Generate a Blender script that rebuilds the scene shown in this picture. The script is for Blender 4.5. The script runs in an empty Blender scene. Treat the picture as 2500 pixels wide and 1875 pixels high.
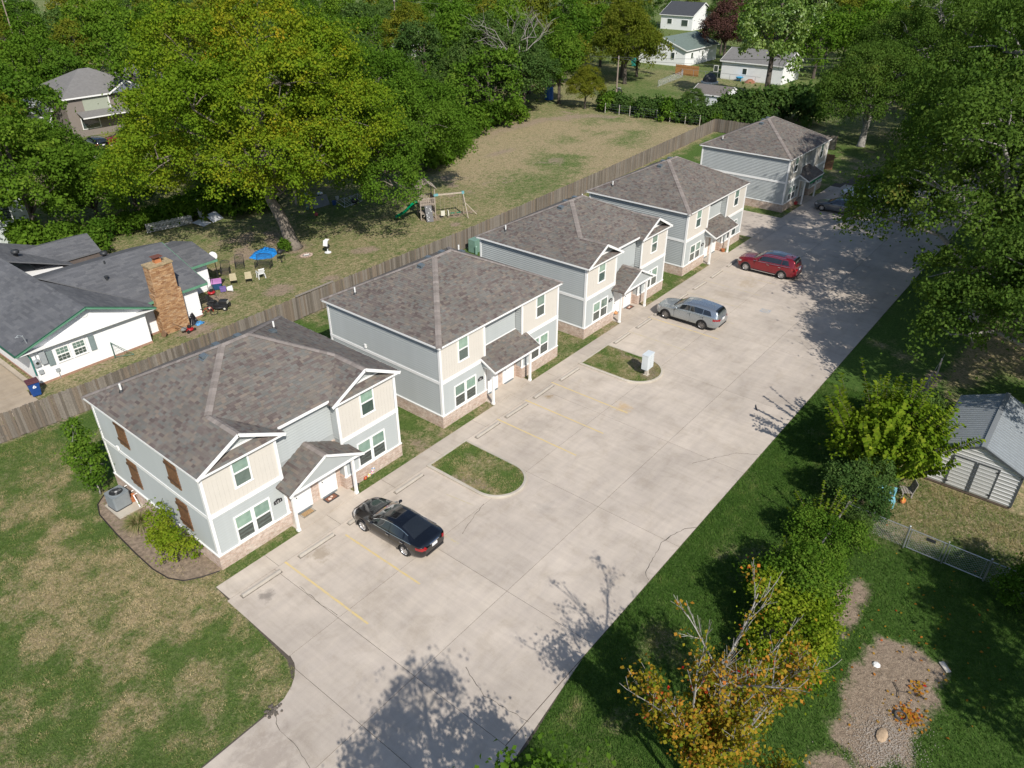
import bpy, bmesh, math, random
import numpy as np
from mathutils import Vector, Matrix
random.seed(7); RNG = np.random.default_rng(7)
SC = bpy.context.scene
COL = SC.collection
R = math.radians
# ------------------------------------------------------------------ camera, sky, sun, exposure
CAM = (1814.852, 0.683346, 0.545014, -0.00162, -10.780, -25.791, 24.755)
def look():
    f, yaw, pit, roll, x, y, z = CAM
    F = Vector((math.cos(yaw)*math.cos(pit), math.sin(yaw)*math.cos(pit), -math.sin(pit)))
    r = F.cross(Vector((0, 0, 1))).normalized(); u = r.cross(F)
    c, s = math.cos(roll), math.sin(roll)
    rr = c*r+s*u; uu = -s*r+c*u
    m = Matrix((rr, uu, -F)).transposed().to_4x4(); m.translation = (x, y, z)
    return m
cd = bpy.data.cameras.new('camera'); co = bpy.data.objects.new('camera', cd); COL.objects.link(co)
cd.sensor_width = 36; cd.lens = 36*CAM[0]/2500; cd.clip_end = 5000; cd.clip_start = .1
co.matrix_world = look(); SC.camera = co
SUN_EL = R(41); SUN_TO = Vector((-.49, -.872, 0)).normalized()*math.cos(SUN_EL)+Vector((0, 0, math.sin(SUN_EL)))
W = bpy.data.worlds.new('World'); SC.world = W; W.use_nodes = True
nt = W.node_tree; bg = nt.nodes['Background']
sky = nt.nodes.new('ShaderNodeTexSky'); sky.sky_type = 'NISHITA'; sky.sun_disc = False
sky.sun_elevation = SUN_EL; sky.sun_rotation = math.atan2(SUN_TO.x, SUN_TO.y); sky.air_density = 1.0; sky.dust_density = .8; sky.ozone_density = 1
nt.links.new(sky.outputs[0], bg.inputs[0]); bg.inputs[1].default_value = .098
sl = bpy.data.lights.new('sun', 'SUN'); sl.energy = 4.3; sl.angle = R(.55); sl.color = (1, .945, .86)
so = bpy.data.objects.new('sun', sl); COL.objects.link(so)
so.rotation_euler = SUN_TO.to_track_quat('Z', 'Y').to_euler(); so.location = (0, -30, 60)
SC.view_settings.view_transform = 'Standard'; SC.view_settings.look = 'None'; SC.view_settings.gamma = 1
SC.view_settings.exposure = .3
try:
    SC.cycles.max_bounces = 4; SC.cycles.diffuse_bounces = 3; SC.cycles.glossy_bounces = 2; SC.cycles.transparent_max_bounces = 6
except Exception: pass

# ------------------------------------------------------------------ mesh helpers
class MB:
    def __init__(s): s.v = []; s.f = []; s.t = []
    def add(s, vs, fs, tint=None):
        n = len(s.v); s.v += [tuple(p) for p in vs]; s.f += [tuple(i+n for i in f) for f in fs]
        if tint is not None: s.t += [tint]*len(fs)
        return s
    def box(s, a, b, tint=None):
        x0, y0, z0 = a; x1, y1, z1 = b
        return s.add([(x0,y0,z0),(x1,y0,z0),(x1,y1,z0),(x0,y1,z0),(x0,y0,z1),(x1,y0,z1),(x1,y1,z1),(x0,y1,z1)],
                     [(0,3,2,1),(4,5,6,7),(0,1,5,4),(1,2,6,5),(2,3,7,6),(3,0,4,7)], tint)
    def obox(s, c, size, rz=0, rx=0, ry=0):
        m = Matrix.Translation(c) @ Matrix.Rotation(rz,4,'Z') @ Matrix.Rotation(ry,4,'Y') @ Matrix.Rotation(rx,4,'X')
        h = [d/2 for d in size]
        vs = [m @ Vector((sx*h[0], sy*h[1], sz*h[2])) for sz in (-1,1) for sx,sy in ((-1,-1),(1,-1),(1,1),(-1,1))]
        return s.add(vs, [(0,3,2,1),(4,5,6,7),(0,1,5,4),(1,2,6,5),(2,3,7,6),(3,0,4,7)])
    def bar(s, p, q, w, h):                       # box beam from p to q
        p = Vector(p); q = Vector(q); d = (q-p).normalized()
        a = d.cross(Vector((0,0,1)))
        if a.length < .01: a = Vector((1,0,0))
        a.normalize(); b = a.cross(d)
        vs = [e+a*(sx*w/2)+b*(sy*h/2) for e in (p,q) for sx,sy in ((-1,-1),(1,-1),(1,1),(-1,1))]
        return s.add(vs, [(0,1,2,3),(7,6,5,4),(0,4,5,1),(1,5,6,2),(2,6,7,3),(3,7,4,0)])
    def path(s, pts, rs, n=7, cap=True):
        pts = [Vector(p) for p in pts]; k = len(pts)
        if not hasattr(rs, '__len__'): rs = [rs]*k
        base = len(s.v); prev = None
        for i, p in enumerate(pts):
            d = (pts[min(i+1,k-1)]-pts[max(i-1,0)])
            d = d.normalized() if d.length > 1e-6 else Vector((0,0,1))
            if prev is None:
                a = d.cross(Vector((0,0,1)))
                if a.length < .05: a = d.cross(Vector((1,0,0)))
            else: a = prev - d*prev.dot(d)
            a.normalize(); prev = a; b = d.cross(a)
            for j in range(n):
                t = 2*math.pi*j/n; q = p+a*(math.cos(t)*rs[i])+b*(math.sin(t)*rs[i]); s.v.append((q.x,q.y,q.z))
        for i in range(k-1):
            for j in range(n):
                j2 = (j+1) % n
                s.f.append((base+i*n+j, base+i*n+j2, base+(i+1)*n+j2, base+(i+1)*n+j))
        if cap:
            s.f.append(tuple(base+j for j in range(n))[::-1]); s.f.append(tuple(base+(k-1)*n+j for j in range(n)))
        return s
    def tube(s, p, q, r0, r1=None, n=8): return s.path([p,q],[r0, r0 if r1 is None else r1], n)
    def poly(s, pts, tint=None): return s.add(pts, [tuple(range(len(pts)))], tint)
    def extr(s, pts, vec):                        # polygon swept along vec
        n = len(pts); v = Vector(vec); P = [Vector(p) for p in pts]
        fs = [tuple(range(n))[::-1], tuple(range(n,2*n))]+[(i,(i+1)%n,n+(i+1)%n,n+i) for i in range(n)]
        return s.add(P+[p+v for p in P], fs)
    def prism(s, xy, z0, z1): return s.extr([(x,y,z0) for x,y in xy], (0,0,z1-z0))
    def lathe(s, prof, c=(0,0), n=16, cap=True):
        b = len(s.v)
        for r, z in prof:
            for j in range(n): t = 2*math.pi*j/n; s.v.append((c[0]+r*math.cos(t), c[1]+r*math.sin(t), z))
        for i in range(len(prof)-1):
            for j in range(n): j2=(j+1)%n; s.f.append((b+i*n+j,b+i*n+j2,b+(i+1)*n+j2,b+(i+1)*n+j))
        if cap:
            s.f.append(tuple(b+j for j in range(n))[::-1]); k=(len(prof)-1)*n; s.f.append(tuple(b+k+j for j in range(n)))
        return s
    def ball(s, c, r, nu=10, nv=7):
        if not hasattr(r,'__len__'): r=(r,r,r)
        b=len(s.v)
        for i in range(nv+1):
            p=math.pi*i/nv
            for j in range(nu):
                t=2*math.pi*j/nu; s.v.append((c[0]+r[0]*math.sin(p)*math.cos(t),c[1]+r[1]*math.sin(p)*math.sin(t),c[2]-r[2]*math.cos(p)))
        for i in range(nv):
            for j in range(nu): j2=(j+1)%nu; s.f.append((b+i*nu+j,b+i*nu+j2,b+(i+1)*nu+j2,b+(i+1)*nu+j))
        return s
    def mesh(s, name):
        me = bpy.data.meshes.new(name); me.from_pydata(s.v, [], s.f)
        if s.t and len(s.t)==len(s.f):
            a = me.attributes.new('tint','FLOAT','FACE'); a.data.foreach_set('value', np.array(s.t,dtype=np.float32))
        return me
def put(name, me, mat=None, parent=None, loc=None, rz=0, bevel=0, smooth=False):
    o = bpy.data.objects.new(name, me); COL.objects.link(o)
    if mat is not None and not me.materials: me.materials.append(mat)
    if parent is not None: o.parent = parent
    if loc is not None: o.location = loc
    if rz: o.rotation_euler = (0,0,rz)
    if smooth: me.shade_smooth()
    if bevel:
        b = o.modifiers.new('bevel','BEVEL'); b.width = bevel; b.segments = 2; b.limit_method = 'ANGLE'
    return o
def obj(name, mb, mat=None, parent=None, **k): return put(name, mb.mesh(name), mat, parent, **k)
def tag(o, label, cat, group=None):
    o['label'] = label; o['category'] = cat
    if group: o['group'] = group
    return o
def thing(name, label, cat, loc=(0,0,0), rz=0, group=None):
    o = bpy.data.objects.new(name, None); COL.objects.link(o); o.location = loc; o.rotation_euler = (0,0,rz); o.empty_display_size=.2
    return tag(o, label, cat, group)
def struct(o): o['kind'] = 'structure'; return o
def stuff(o): o['kind'] = 'stuff'; return o
def copytree(o, parent=None):
    c = o.copy(); COL.objects.link(c); c.parent = parent
    for ch in o.children: copytree(ch, c)
    return c

# ------------------------------------------------------------------ materials
MATS = {}
def nodes(name):
    m = bpy.data.materials.new(name); m.use_nodes = True; t = m.node_tree
    return m, t, t.nodes['Principled BSDF']
def N(t, typ, **k):
    n = t.nodes.new(typ)
    for a, b in k.items():
        if a in n.inputs: n.inputs[a].default_value = b
        else: setattr(n, a, b)
    return n
def coords(t, scale=(1,1,1), rot=(0,0,0), kind='Object'):
    tc = N(t,'ShaderNodeTexCoord'); mp = N(t,'ShaderNodeMapping'); mp.inputs['Scale'].default_value = scale; mp.inputs['Rotation'].default_value = rot
    t.links.new(tc.outputs[kind], mp.inputs[0]); return mp.outputs[0]
def noise(t, vec, scale, detail=4, rough=.6, dist=0):
    n = N(t,'ShaderNodeTexNoise', Scale=scale, Detail=detail, Roughness=rough, Distortion=dist); t.links.new(vec, n.inputs['Vector']); return n.outputs['Fac']
def ramp(t, fac, stops, interp='LINEAR'):
    n = N(t,'ShaderNodeValToRGB'); cr = n.color_ramp; cr.interpolation = interp
    while len(cr.elements) < len(stops): cr.elements.new(.5)
    for e, (p, c) in zip(cr.elements, stops):
        e.position = p; e.color = (*c, 1) if len(c)==3 else c
    t.links.new(fac, n.inputs[0]); return n.outputs[0]
def mix(t, fac, a, b, mode='MIX'):
    n = N(t,'ShaderNodeMix', data_type='RGBA', blend_type=mode)
    for i, v in ((0,fac),(6,a),(7,b)):
        if hasattr(v,'is_linked') or hasattr(v,'links'): t.links.new(v, n.inputs[i])
        else: n.inputs[i].default_value = v if i==0 else ((*v,1) if len(v)==3 else v)
    return n.outputs[2]
def math_(t, op, a, b=0.0, c=0.0, clamp=False):
    n = N(t,'ShaderNodeMath', operation=op, use_clamp=clamp)
    for i, v in enumerate((a,b,c)):
        if hasattr(v,'links'): t.links.new(v, n.inputs[i])
        else: n.inputs[i].default_value = v
    return n.outputs[0]
def bump(t, b, h, strength=.3, dist=.02):
    n = N(t,'ShaderNodeBump', Strength=strength, Distance=dist); t.links.new(h, n.inputs['Height']); t.links.new(n.outputs[0], b.inputs['Normal'])
def mul(c, k): return tuple(min(1,max(0,x*k)) for x in c)
def M(name, col, rough=.6, metal=0, var=.12, scale=3, bmp=0, bs=40, spec=.5, coat=0):
    if name in MATS: return MATS[name]
    m, t, b = nodes(name)
    v = coords(t)
    f = noise(t, v, scale, 5, .65)
    c = ramp(t, f, [(.28, mul(col,1-var)), (.72, mul(col,1+var))])
    t.links.new(c, b.inputs['Base Color']); b.inputs['Roughness'].default_value = rough; b.inputs['Metallic'].default_value = metal
    b.inputs['Specular IOR Level'].default_value = spec; b.inputs['Coat Weight'].default_value = coat; b.inputs['Coat Roughness'].default_value=.05
    if bmp: bump(t, b, noise(t, v, bs, 3), bmp, .01)
    MATS[name] = m; return m
def tintmat(name, stops, rough=.9, fine=.25, fscale=60, interp='LINEAR', bmp=.3):
    if name in MATS: return MATS[name]
    m, t, b = nodes(name)
    a = N(t,'ShaderNodeAttribute', attribute_name='tint'); v = coords(t)
    c = ramp(t, a.outputs['Fac'], stops, interp)
    f = noise(t, v, fscale, 4, .7)
    g = noise(t, v, .5, 3)
    c = mix(t, 1.0, c, ramp(t, f, [(.25,(1-fine,)*3),(.75,(1+fine*.6,)*3)]), 'MULTIPLY')
    c = mix(t, 1.0, c, ramp(t, g, [(.3,(.86,)*3),(.7,(1.08,)*3)]), 'MULTIPLY')
    t.links.new(c, b.inputs['Base Color']); b.inputs['Roughness'].default_value = rough; b.inputs['Specular IOR Level'].default_value=.2
    if bmp: bump(t, b, f, bmp, .006)
    MATS[name] = m; return m
def leafmat(name, stops, trans=.32, rough=.5, spec=.35, ovar=.16):
    if name in MATS: return MATS[name]
    m, t, b = nodes(name)
    a = N(t,'ShaderNodeAttribute', attribute_name='tint')
    c = ramp(t, a.outputs['Fac'], stops)
    oi = N(t,'ShaderNodeObjectInfo')
    c = mix(t, 1.0, c, ramp(t, oi.outputs['Random'], [(0,(1-ovar,1-ovar*.7,1-ovar)),(1,(1+ovar,1+ovar*.6,1))]), 'MULTIPLY')
    t.nodes.remove(b); b = N(t,'ShaderNodeBsdfDiffuse'); t.links.new(c, b.inputs['Color'])
    if spec > .38:
        gl = N(t,'ShaderNodeBsdfGlossy', Roughness=rough); gl.inputs['Color'].default_value=(.8,.85,.8,1); mg = N(t,'ShaderNodeMixShader'); mg.inputs[0].default_value=.05; t.links.new(b.outputs[0], mg.inputs[1]); t.links.new(gl.outputs[0], mg.inputs[2]); b = mg
    tr = N(t,'ShaderNodeBsdfTranslucent'); t.links.new(mix(t,1.0,c,(1.5,1.5,.55),'MULTIPLY'), tr.inputs[0])
    ms = N(t,'ShaderNodeMixShader'); ms.inputs[0].default_value = trans
    t.links.new(b.outputs[0], ms.inputs[1]); t.links.new(tr.outputs[0], ms.inputs[2])
    t.links.new(ms.outputs[0], t.nodes['Material Output'].inputs[0])
    MATS[name] = m; return m

def vnoise(x, y, s, seed=0):
    r = np.random.default_rng(seed); T = r.random((256,256))
    X = x/s+1000.3; Y = y/s+1000.7; i = np.floor(X).astype(int); j = np.floor(Y).astype(int); a = X-i; b = Y-j
    a = a*a*(3-2*a); b = b*b*(3-2*b); g = lambda p,q: T[p%256,q%256]
    return (g(i,j)*(1-a)+g(i+1,j)*a)*(1-b)+(g(i,j+1)*(1-a)+g(i+1,j+1)*a)*b
def fbm(x, y, s, seed=0, o=4):
    v=0; w=1; tw=0
    for k in range(o): v = v+w*vnoise(x,y,s/2**k,seed+k); tw+=w; w*=.55
    return v/tw
def sst(a,b,x): t=np.clip((x-a)/(b-a),0,1); return t*t*(3-2*t)
def inpoly(x, y, P):
    r = np.zeros(x.shape,bool); n=len(P)
    for i in range(n):
        (x0,y0),(x1,y1)=P[i],P[(i+1)%n]
        c=((y0>y)!=(y1>y)) & (x < (x1-x0)*(y-y0)/(y1-y0+1e-12)+x0); r ^= c
    return r
def pdist(x, y, P):                                # signed distance to polygon (negative inside)
    d=np.full(x.shape,1e9); n=len(P)
    for i in range(n):
        (x0,y0),(x1,y1)=P[i],P[(i+1)%n]; dx,dy=x1-x0,y1-y0
        t=np.clip(((x-x0)*dx+(y-y0)*dy)/(dx*dx+dy*dy+1e-12),0,1)
        d=np.minimum(d,np.hypot(x-x0-t*dx,y-y0-t*dy))
    return np.where(inpoly(x,y,P),-d,d)
# ------------------------------------------------------------------ ground
FIELD=[(50,24),(53.7,37.6),(62.6,42.9),(74,47.6),(85.8,47.3),(93.7,42.5),(95,36.9),(95.2,26),(95.8,24.9),(93,21.6),(48,19)]
DIRT=[[(15.03,-24.05),(14.93,-25.69),(14.94,-26.79),(13.33,-26.93),(12.26,-26.91),(11.18,-26.82),(10.07,-27.02),(8.93,-25.91),(8.9,-25.04),(8.92,-24.44),(9.65,-24.28),(10.31,-24.68),(10.68,-24.37),(11.54,-24.18),(12.03,-24.42),(12.82,-24.17),(13.49,-24.31)],
 [(17.45,-22.54),(17.57,-23.07),(15.97,-23.34),(13.94,-23.24),(14.85,-22.29),(16.01,-22.23)],[(8.23,-24.36),(8.37,-25.3),(7.0,-25.3),(7.2,-24.3)]]
BED=[(-.8,9.48),(-1.5,8.87),(-1.81,8.01),(-1.96,5.98),(-2.04,3.98),(-2.05,2.42),(-1.9,1.35),(-1.54,.66),(-.9,.24),(-.2,-.05),(0,.02),(0,9.4)]
HOUSES=[0,14.55,28.97,43.58,65.13]; HW=11.13; HD=9.6
FENCE=[(-40,18.35),(-2.4,18.45),(3,18.0),(16.6,18.25),(19,18.35),(37,18.5),(60,19.6),(94.6,21.9)]
def fence_y(x): return np.interp(x,[p[0] for p in FENCE],[p[1] for p in FENCE])
def masks(x,y):
    n1=fbm(x,y,7,1); n2=fbm(x,y,1.6,11); n3=fbm(x,y,.7,21,3)
    p=.55*n1+.45*n2
    dry=.45+.9*(p-.5); bare=np.zeros_like(x); lush=np.full_like(x,.3)
    fy=fence_y(x)
    A=(x<0)&(y<fy)&(y>-9)
    dA=(.12+.80*sst(.41,.60,.36*n1+.36*n2+.28*n3))*(.25+.75*sst(17,10,y))*(.5+.5*sst(-17,-3,x+.6*y))*.85
    dry=np.where(A,dA,dry); lush=np.where(A,.35*sst(.5,.35,n1),lush)
    B=(x>=0)&(x<100)&(y<fy)&(y>-1)
    dry=np.where(B,.42*sst(.45,.7,n2)+.2*sst(3,-.6,y),dry); lush=np.where(B,.5*sst(6,14,y)+.2,lush)
    bare=np.where(B,.55*sst(.55,.75,n2)*sst(2.5,0,y),bare)
    Y=(y>=fy)&(x<100)&(y<60)
    dry=np.where(Y,.42+.95*(p-.5)+.15*sst(34,24,y),dry); lush=np.where(Y,.2,lush)
    bare=np.where(Y,.8*sst(.58,.72,n1)*sst(.4,.6,n2),bare)
    for cx,cy,r in ((20.6,24.0,1.3),(24.7,22.6,1.0),(26.6,28.5,.7),(27.1,30.9,1.6),(12.5,22.9,1.5),(16.5,26.5,1.4),(41,26.9,1.4),(41.2,23.7,.6),(43.5,25.8,1.0),(31,25.4,1.2)):
        bare=np.maximum(bare,.85*sst(r*1.3,r*.3,np.hypot((x-cx)*.8,y-cy)+1.2*(n2-.5)))
    d=pdist(x,y,FIELD); F=sst(1.5,-1.5,d+4*(n2-.5))
    q=(y-21)-(x-55)*.33
    dF=.98-.62*sst(.40,.58,n1)*sst(10,3,abs(q-3))-.15*sst(.5,.7,n2)
    dry=dry*(1-F)+dF*F; bare=bare*(1-F)+F*(.6*sst(.6,.75,n1)*sst(.4,.6,n2)+.75*sst(1.6,0,np.hypot((x-66)/4,y-38.5)))
    bare=np.maximum(bare,.7*sst(3,0,abs(d+1))*sst(60,80,x)*(y>38))
    Rg=(y<-15.2)
    dry=np.where(Rg,.5*sst(.52,.72,n2*.6+n1*.4)*sst(-24,-17,y)+.75*sst(19.5,22,x)*sst(-21,-22,y)*sst(.35,.6,n1),dry)
    lush=np.where(Rg,1.0,lush); bare=np.where(Rg,0,bare)
    for P in DIRT: bare=np.maximum(bare,sst(.35,-.15,pdist(x,y,P)+.9*(n3-.5)+.5*(n2-.5)))
    bare=np.maximum(bare,.9*sst(.8,.2,abs(y+20.9))*sst(.35,.6,n2)*(x>4)*(x<40))
    far=(x>97); dry=np.where(far,.25+.9*(n1-.4)*(x<140),dry)
    bare=np.maximum(bare,.55*sst(.7,.1,abs(y-fy-.1))*(x<97)*sst(.35,.6,n2))
    return np.clip(dry,0,1),np.clip(bare,0,1),np.clip(lush,0,1)
def spaced(segs):
    o=[]
    for a,b,s in segs: o+=list(np.arange(a,b,s))
    return np.array(o+[segs[-1][1]])
gx=spaced([(-1500,-60,240),(-60,-14,4),(-14,50,.4),(50,100,.9),(100,160,3),(160,400,20),(400,2000,200)])
gy=spaced([(-1500,-60,240),(-60,-30,3),(-30,48,.45),(48,110,2.5),(110,400,20),(400,2000,200)])
GX,GY=np.meshgrid(gx,gy,indexing='ij'); nx,ny=GX.shape
gz=-.035+.03*(fbm(GX,GY,5,77)-.5)*((GX>-60)&(GX<200)&(GY<110)&(GY>-60))
V=np.stack([GX.ravel(),GY.ravel(),gz.ravel()],1)
ii=np.arange(nx*ny).reshape(nx,ny); Fq=np.stack([ii[:-1,:-1],ii[1:,:-1],ii[1:,1:],ii[:-1,1:]],-1).reshape(-1,4)
def fastmesh(name,V,F,tint=None):
    me=bpy.data.meshes.new(name); V=np.ascontiguousarray(V,np.float32); F=np.ascontiguousarray(F,np.int32); k=F.shape[1]
    me.vertices.add(len(V)); me.vertices.foreach_set('co',V.ravel()); me.loops.add(F.size); me.loops.foreach_set('vertex_index',F.ravel())
    me.polygons.add(len(F)); me.polygons.foreach_set('loop_start',np.arange(0,F.size,k,dtype=np.int32))
    me.update(calc_edges=True)
    if tint is not None:
        a=me.attributes.new('tint','FLOAT','FACE'); a.data.foreach_set('value',np.ascontiguousarray(tint,np.float32))
    return me
me=fastmesh('ground',V,Fq)
dr,ba,lu=masks(GX.ravel(),GY.ravel())
at=me.color_attributes.new('mask','FLOAT_COLOR','POINT'); at.data.foreach_set('color',np.stack([dr,ba,lu,np.ones_like(dr)],1).astype(np.float32).ravel())
def ground_mat():
    m,t,b=nodes('ground'); v=coords(t)
    a=N(t,'ShaderNodeVertexColor',layer_name='mask'); s=N(t,'ShaderNodeSeparateColor'); t.links.new(a.outputs[0],s.inputs[0])
    n1=noise(t,v,1.5,9,.75,.4); n2=noise(t,v,6,6,.8,.6); n3=noise(t,v,26,4,.75)
    n2=ramp(t,n2,[(.34,(0,0,0)),(.66,(1,1,1))])
    g=mix(t,n2,(.066,.115,.026),(.145,.21,.058))
    l=mix(t,n2,(.045,.092,.018),(.11,.19,.04))
    g=mix(t,s.outputs[2],g,l)
    tan=mix(t,n2,(.24,.185,.10),(.50,.405,.25))
    w=math_(t,'ADD',math_(t,'MULTIPLY',math_(t,'SUBTRACT',n1,.5),2.6),math_(t,'MULTIPLY',math_(t,'SUBTRACT',n2,.5),.8))
    fd=math_(t,'ADD',s.outputs[0],w,clamp=True)
    fd=math_(t,'MULTIPLY',fd,math_(t,'MULTIPLY',s.outputs[0],2.4,clamp=True))
    c=mix(t,fd,g,tan)
    soil=mix(t,n2,(.22,.165,.12),(.44,.345,.255))
    fb=math_(t,'ADD',math_(t,'MULTIPLY',s.outputs[1],1.9),math_(t,'ADD',w,-.5),clamp=True)
    c=mix(t,math_(t,'MULTIPLY',fb,math_(t,'MULTIPLY',s.outputs[1],3,clamp=True)),c,soil)
    c=mix(t,1.0,c,ramp(t,n3,[(.3,(.6,.6,.6)),(.7,(1.35,1.35,1.35))]),'MULTIPLY')
    t.links.new(c,b.inputs['Base Color']); b.inputs['Roughness'].default_value=1; b.inputs['Specular IOR Level'].default_value=.1
    bump(t,b,math_(t,'ADD',n2,n3),.75,.06)
    return m
GM=ground_mat(); me.materials.append(GM); struct(put('ground',me))
# ------------------------------------------------------------------ concrete
STAINS=[(3.35,-2.75,.75,.5,(.22,.17,.11)),(.25,-2.9,.45,.55,(.10,.09,.08)),(21.15,-2.75,.32,.8,(.25,.17,.07)),(23.0,-7.0,.75,.5,(.48,.30,.10)),(6.6,-4.5,1.1,.35,(.16,.13,.10)),
 (18.3,-4.3,1.5,.28,(.24,.21,.18)),(3.0,-6.8,1.5,.3,(.3,.25,.2)),(2.6,-9.6,1.0,.2,(.3,.25,.2)),(-4.2,-9.3,1.6,.4,(.22,.18,.15)),(-6.0,-10.6,1.8,.35,(.24,.2,.17)),(33.6,-4.6,1.2,.3,(.25,.21,.17)),(45.5,-5,1.2,.35,(.3,.22,.12)),(49,-5.5,1.3,.3,(.25,.2,.15)),(30.9,-4.2,.9,.25,(.3,.26,.2)),(9.3,-4.5,1.0,.25,(.27,.22,.18)),(12.5,-9.0,.8,.3,(.3,.27,.24)),(24.2,-4,1.1,.22,(.3,.25,.2)),(42.3,-4.5,1.2,.28,(.3,.24,.16)),(11.5,-15.2,.6,.4,(.2,.17,.14))]
def concrete(name,base=(.49,.43,.372),stains=(),rv=.05):
    m,t,b=nodes(name); v=coords(t)
    n0=noise(t,v,.22,5,.6); n1=noise(t,v,.8,8,.7,.6); n2=noise(t,coords(t,(4,.35,1)),.9,5,.65); n3=noise(t,v,30,3,.7); n4=noise(t,coords(t,(.5,3,1),(0,0,.2)),.7,5,.6)
    c=mix(t,ramp(t,n0,[(.3,(0,0,0)),(.7,(1,1,1))]),mul(base,.84),mul(base,1.12))
    c=mix(t,1.0,c,ramp(t,n1,[(.25,(.84,.82,.79)),(.5,(1,1,1)),(.75,(1.07,1.065,1.06))]),'MULTIPLY')
    c=mix(t,1.0,c,ramp(t,n2,[(.3,(.93,.925,.92)),(.65,(1.03,1.03,1.03))]),'MULTIPLY')
    c=mix(t,1.0,c,ramp(t,n4,[(.3,(.93,.93,.94)),(.6,(1.03,1.03,1.02))]),'MULTIPLY')
    c=mix(t,1.0,c,ramp(t,n3,[(.3,(.93,)*3),(.7,(1.05,)*3)]),'MULTIPLY')
    if stains:
        ns=noise(t,v,2.2,6,.75)
        for (x,y,r,st,cc) in stains:
            d=N(t,'ShaderNodeVectorMath',operation='DISTANCE'); t.links.new(v,d.inputs[0]); d.inputs[1].default_value=(x,y,0)
            q=math_(t,'ADD',d.outputs['Value'],math_(t,'MULTIPLY',math_(t,'SUBTRACT',ns,.5),r*3.0))
            mr=N(t,'ShaderNodeMapRange',interpolation_type='SMOOTHSTEP'); t.links.new(q,mr.inputs[0]); mr.inputs[1].default_value=r; mr.inputs[2].default_value=r*.1; mr.inputs[3].default_value=0; mr.inputs[4].default_value=st
            c=mix(t,mr.outputs[0],c,cc)
    oi=N(t,'ShaderNodeObjectInfo'); c=mix(t,1.0,c,ramp(t,oi.outputs['Random'],[(0,(1-rv,1-rv,1-rv)),(1,(1+rv,1+rv,1+rv*.8))]),'MULTIPLY')
    t.links.new(c,b.inputs['Base Color']); b.inputs['Roughness'].default_value=.85; b.inputs['Specular IOR Level'].default_value=.25
    bump(t,b,n3,.2,.01); return m
CONC=concrete('lot_concrete',stains=STAINS); CWALK=concrete('walk_concrete',(.46,.405,.35)); CCURB=concrete('curb_concrete',(.46,.42,.36))
SOILM=M('joint_soil',(.085,.07,.055),.95,var=.3,scale=6)
G=.009
lotbase=MB()
for P in ([(-.84,-.76),(-1.2,-6.4),(-1.9,-7.8),(-30,-7.85),(-30,-16.2),(2,-16.1),(6,-15.5),(86,-15.5),(86,-2),(79.3,-1.4),(79,-.76)],): lotbase.prism([(x,y) for x,y in P][::-1],-.3,-.012)
lot=struct(obj('parking_lot',lotbase,SOILM))
def panel(P,par=lot,mat=CONC,name='concrete_panel',z=0.0,g=G):
    cx=sum(p[0] for p in P)/len(P); cy=sum(p[1] for p in P)/len(P)
    Q=[(x+(g if x<cx-.02 else -g if x>cx+.02 else 0),y+(g if y<cy-.02 else -g if y>cy+.02 else 0)) for x,y in P]
    a=sum(Q[i][0]*Q[(i+1)%len(Q)][1]-Q[(i+1)%len(Q)][0]*Q[i][1] for i in range(len(Q)))
    if a<0: Q=Q[::-1]
    b=MB(); n=len(Q); b.add([(x,y,z) for x,y in Q]+[(x,y,-.2) for x,y in Q],[tuple(range(n))]+[(i,i+n,(i+1)%n+n,(i+1)%n) for i in range(n)])
    return obj(name,b,mat,par)
UC=[1.45,7.1,14.35,21.55,28.8,36.05,43.3,50.5,57.7,65,72.3,79.4,86]
for v0,v1 in ((-6.33,-1.85),(-10.92,-6.33),(-15.5,-10.92)):
    for i in range(len(UC)-1):
        if UC[i]>=79 and v1>-2: continue
        panel([(UC[i],v0),(UC[i+1],v0),(UC[i+1],v1),(UC[i],v1)])
arc=[(-1.02,-6.33),(-1.13,-6.75),(-1.27,-7.0)]; arc2=[(-1.27,-7.0),(-1.5,-7.28),(-1.85,-7.55),(-2.35,-7.78),(-3.0,-7.86)]
panel([(-.98,-1.85),(1.45,-1.85),(1.45,-6.33),(-1.06,-6.33)])
panel([(1.45,-6.33),(1.45,-10.92),(-1.25,-10.92)]+arc[::-1])
panel([(-1.25,-10.92),(-8.4,-10.92),(-8.4,-7.86)]+arc2[::-1])
panel([(-8.4,-10.92),(-15.6,-10.92),(-15.6,-7.86),(-8.4,-7.86)]); panel([(-15.6,-10.92),(-30,-10.92),(-30,-7.86),(-15.6,-7.86)])
panel([(1.45,-10.92),(1.45,-16.05),(-1.25,-16.15),(-1.25,-10.92)]); panel([(-1.25,-10.92),(-1.25,-16.15),(-8.4,-16.3),(-8.4,-10.92)]); panel([(-8.4,-10.92),(-8.4,-16.3),(-30,-16.3),(-30,-10.92)])
panel([(1.45,-15.52),(6.2,-15.52),(1.45,-16.05)],g=.004)
# side apron between the two far houses, far turn-around
for a,b in ((-.75,4),(4,9.5),(9.5,14)): panel([(56.1,a),(63.3,a),(63.3,b),(56.1,b)])
panel([(86,-7.6),(86,-15.5),(92,-15.5),(90,-9.5),(88,-8.0)])
walk=struct(obj('sidewalk',MB().box((-.8,-1.84,-.3),(79.3,-.77,-.013)),SOILM))
x=-.84
for w in [2.54]+[3.62]*21:
    panel([(x,-1.85),(x+w,-1.85),(x+w,-.75),(x,-.75)],walk,CWALK,'walk_panel'); x+=w
for h in HOUSES:
    o=obj('porch_slab',MB().box((h+3.74,-.745,-.2),(h+7.36,.5,.03)),CWALK); struct(o)
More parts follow.
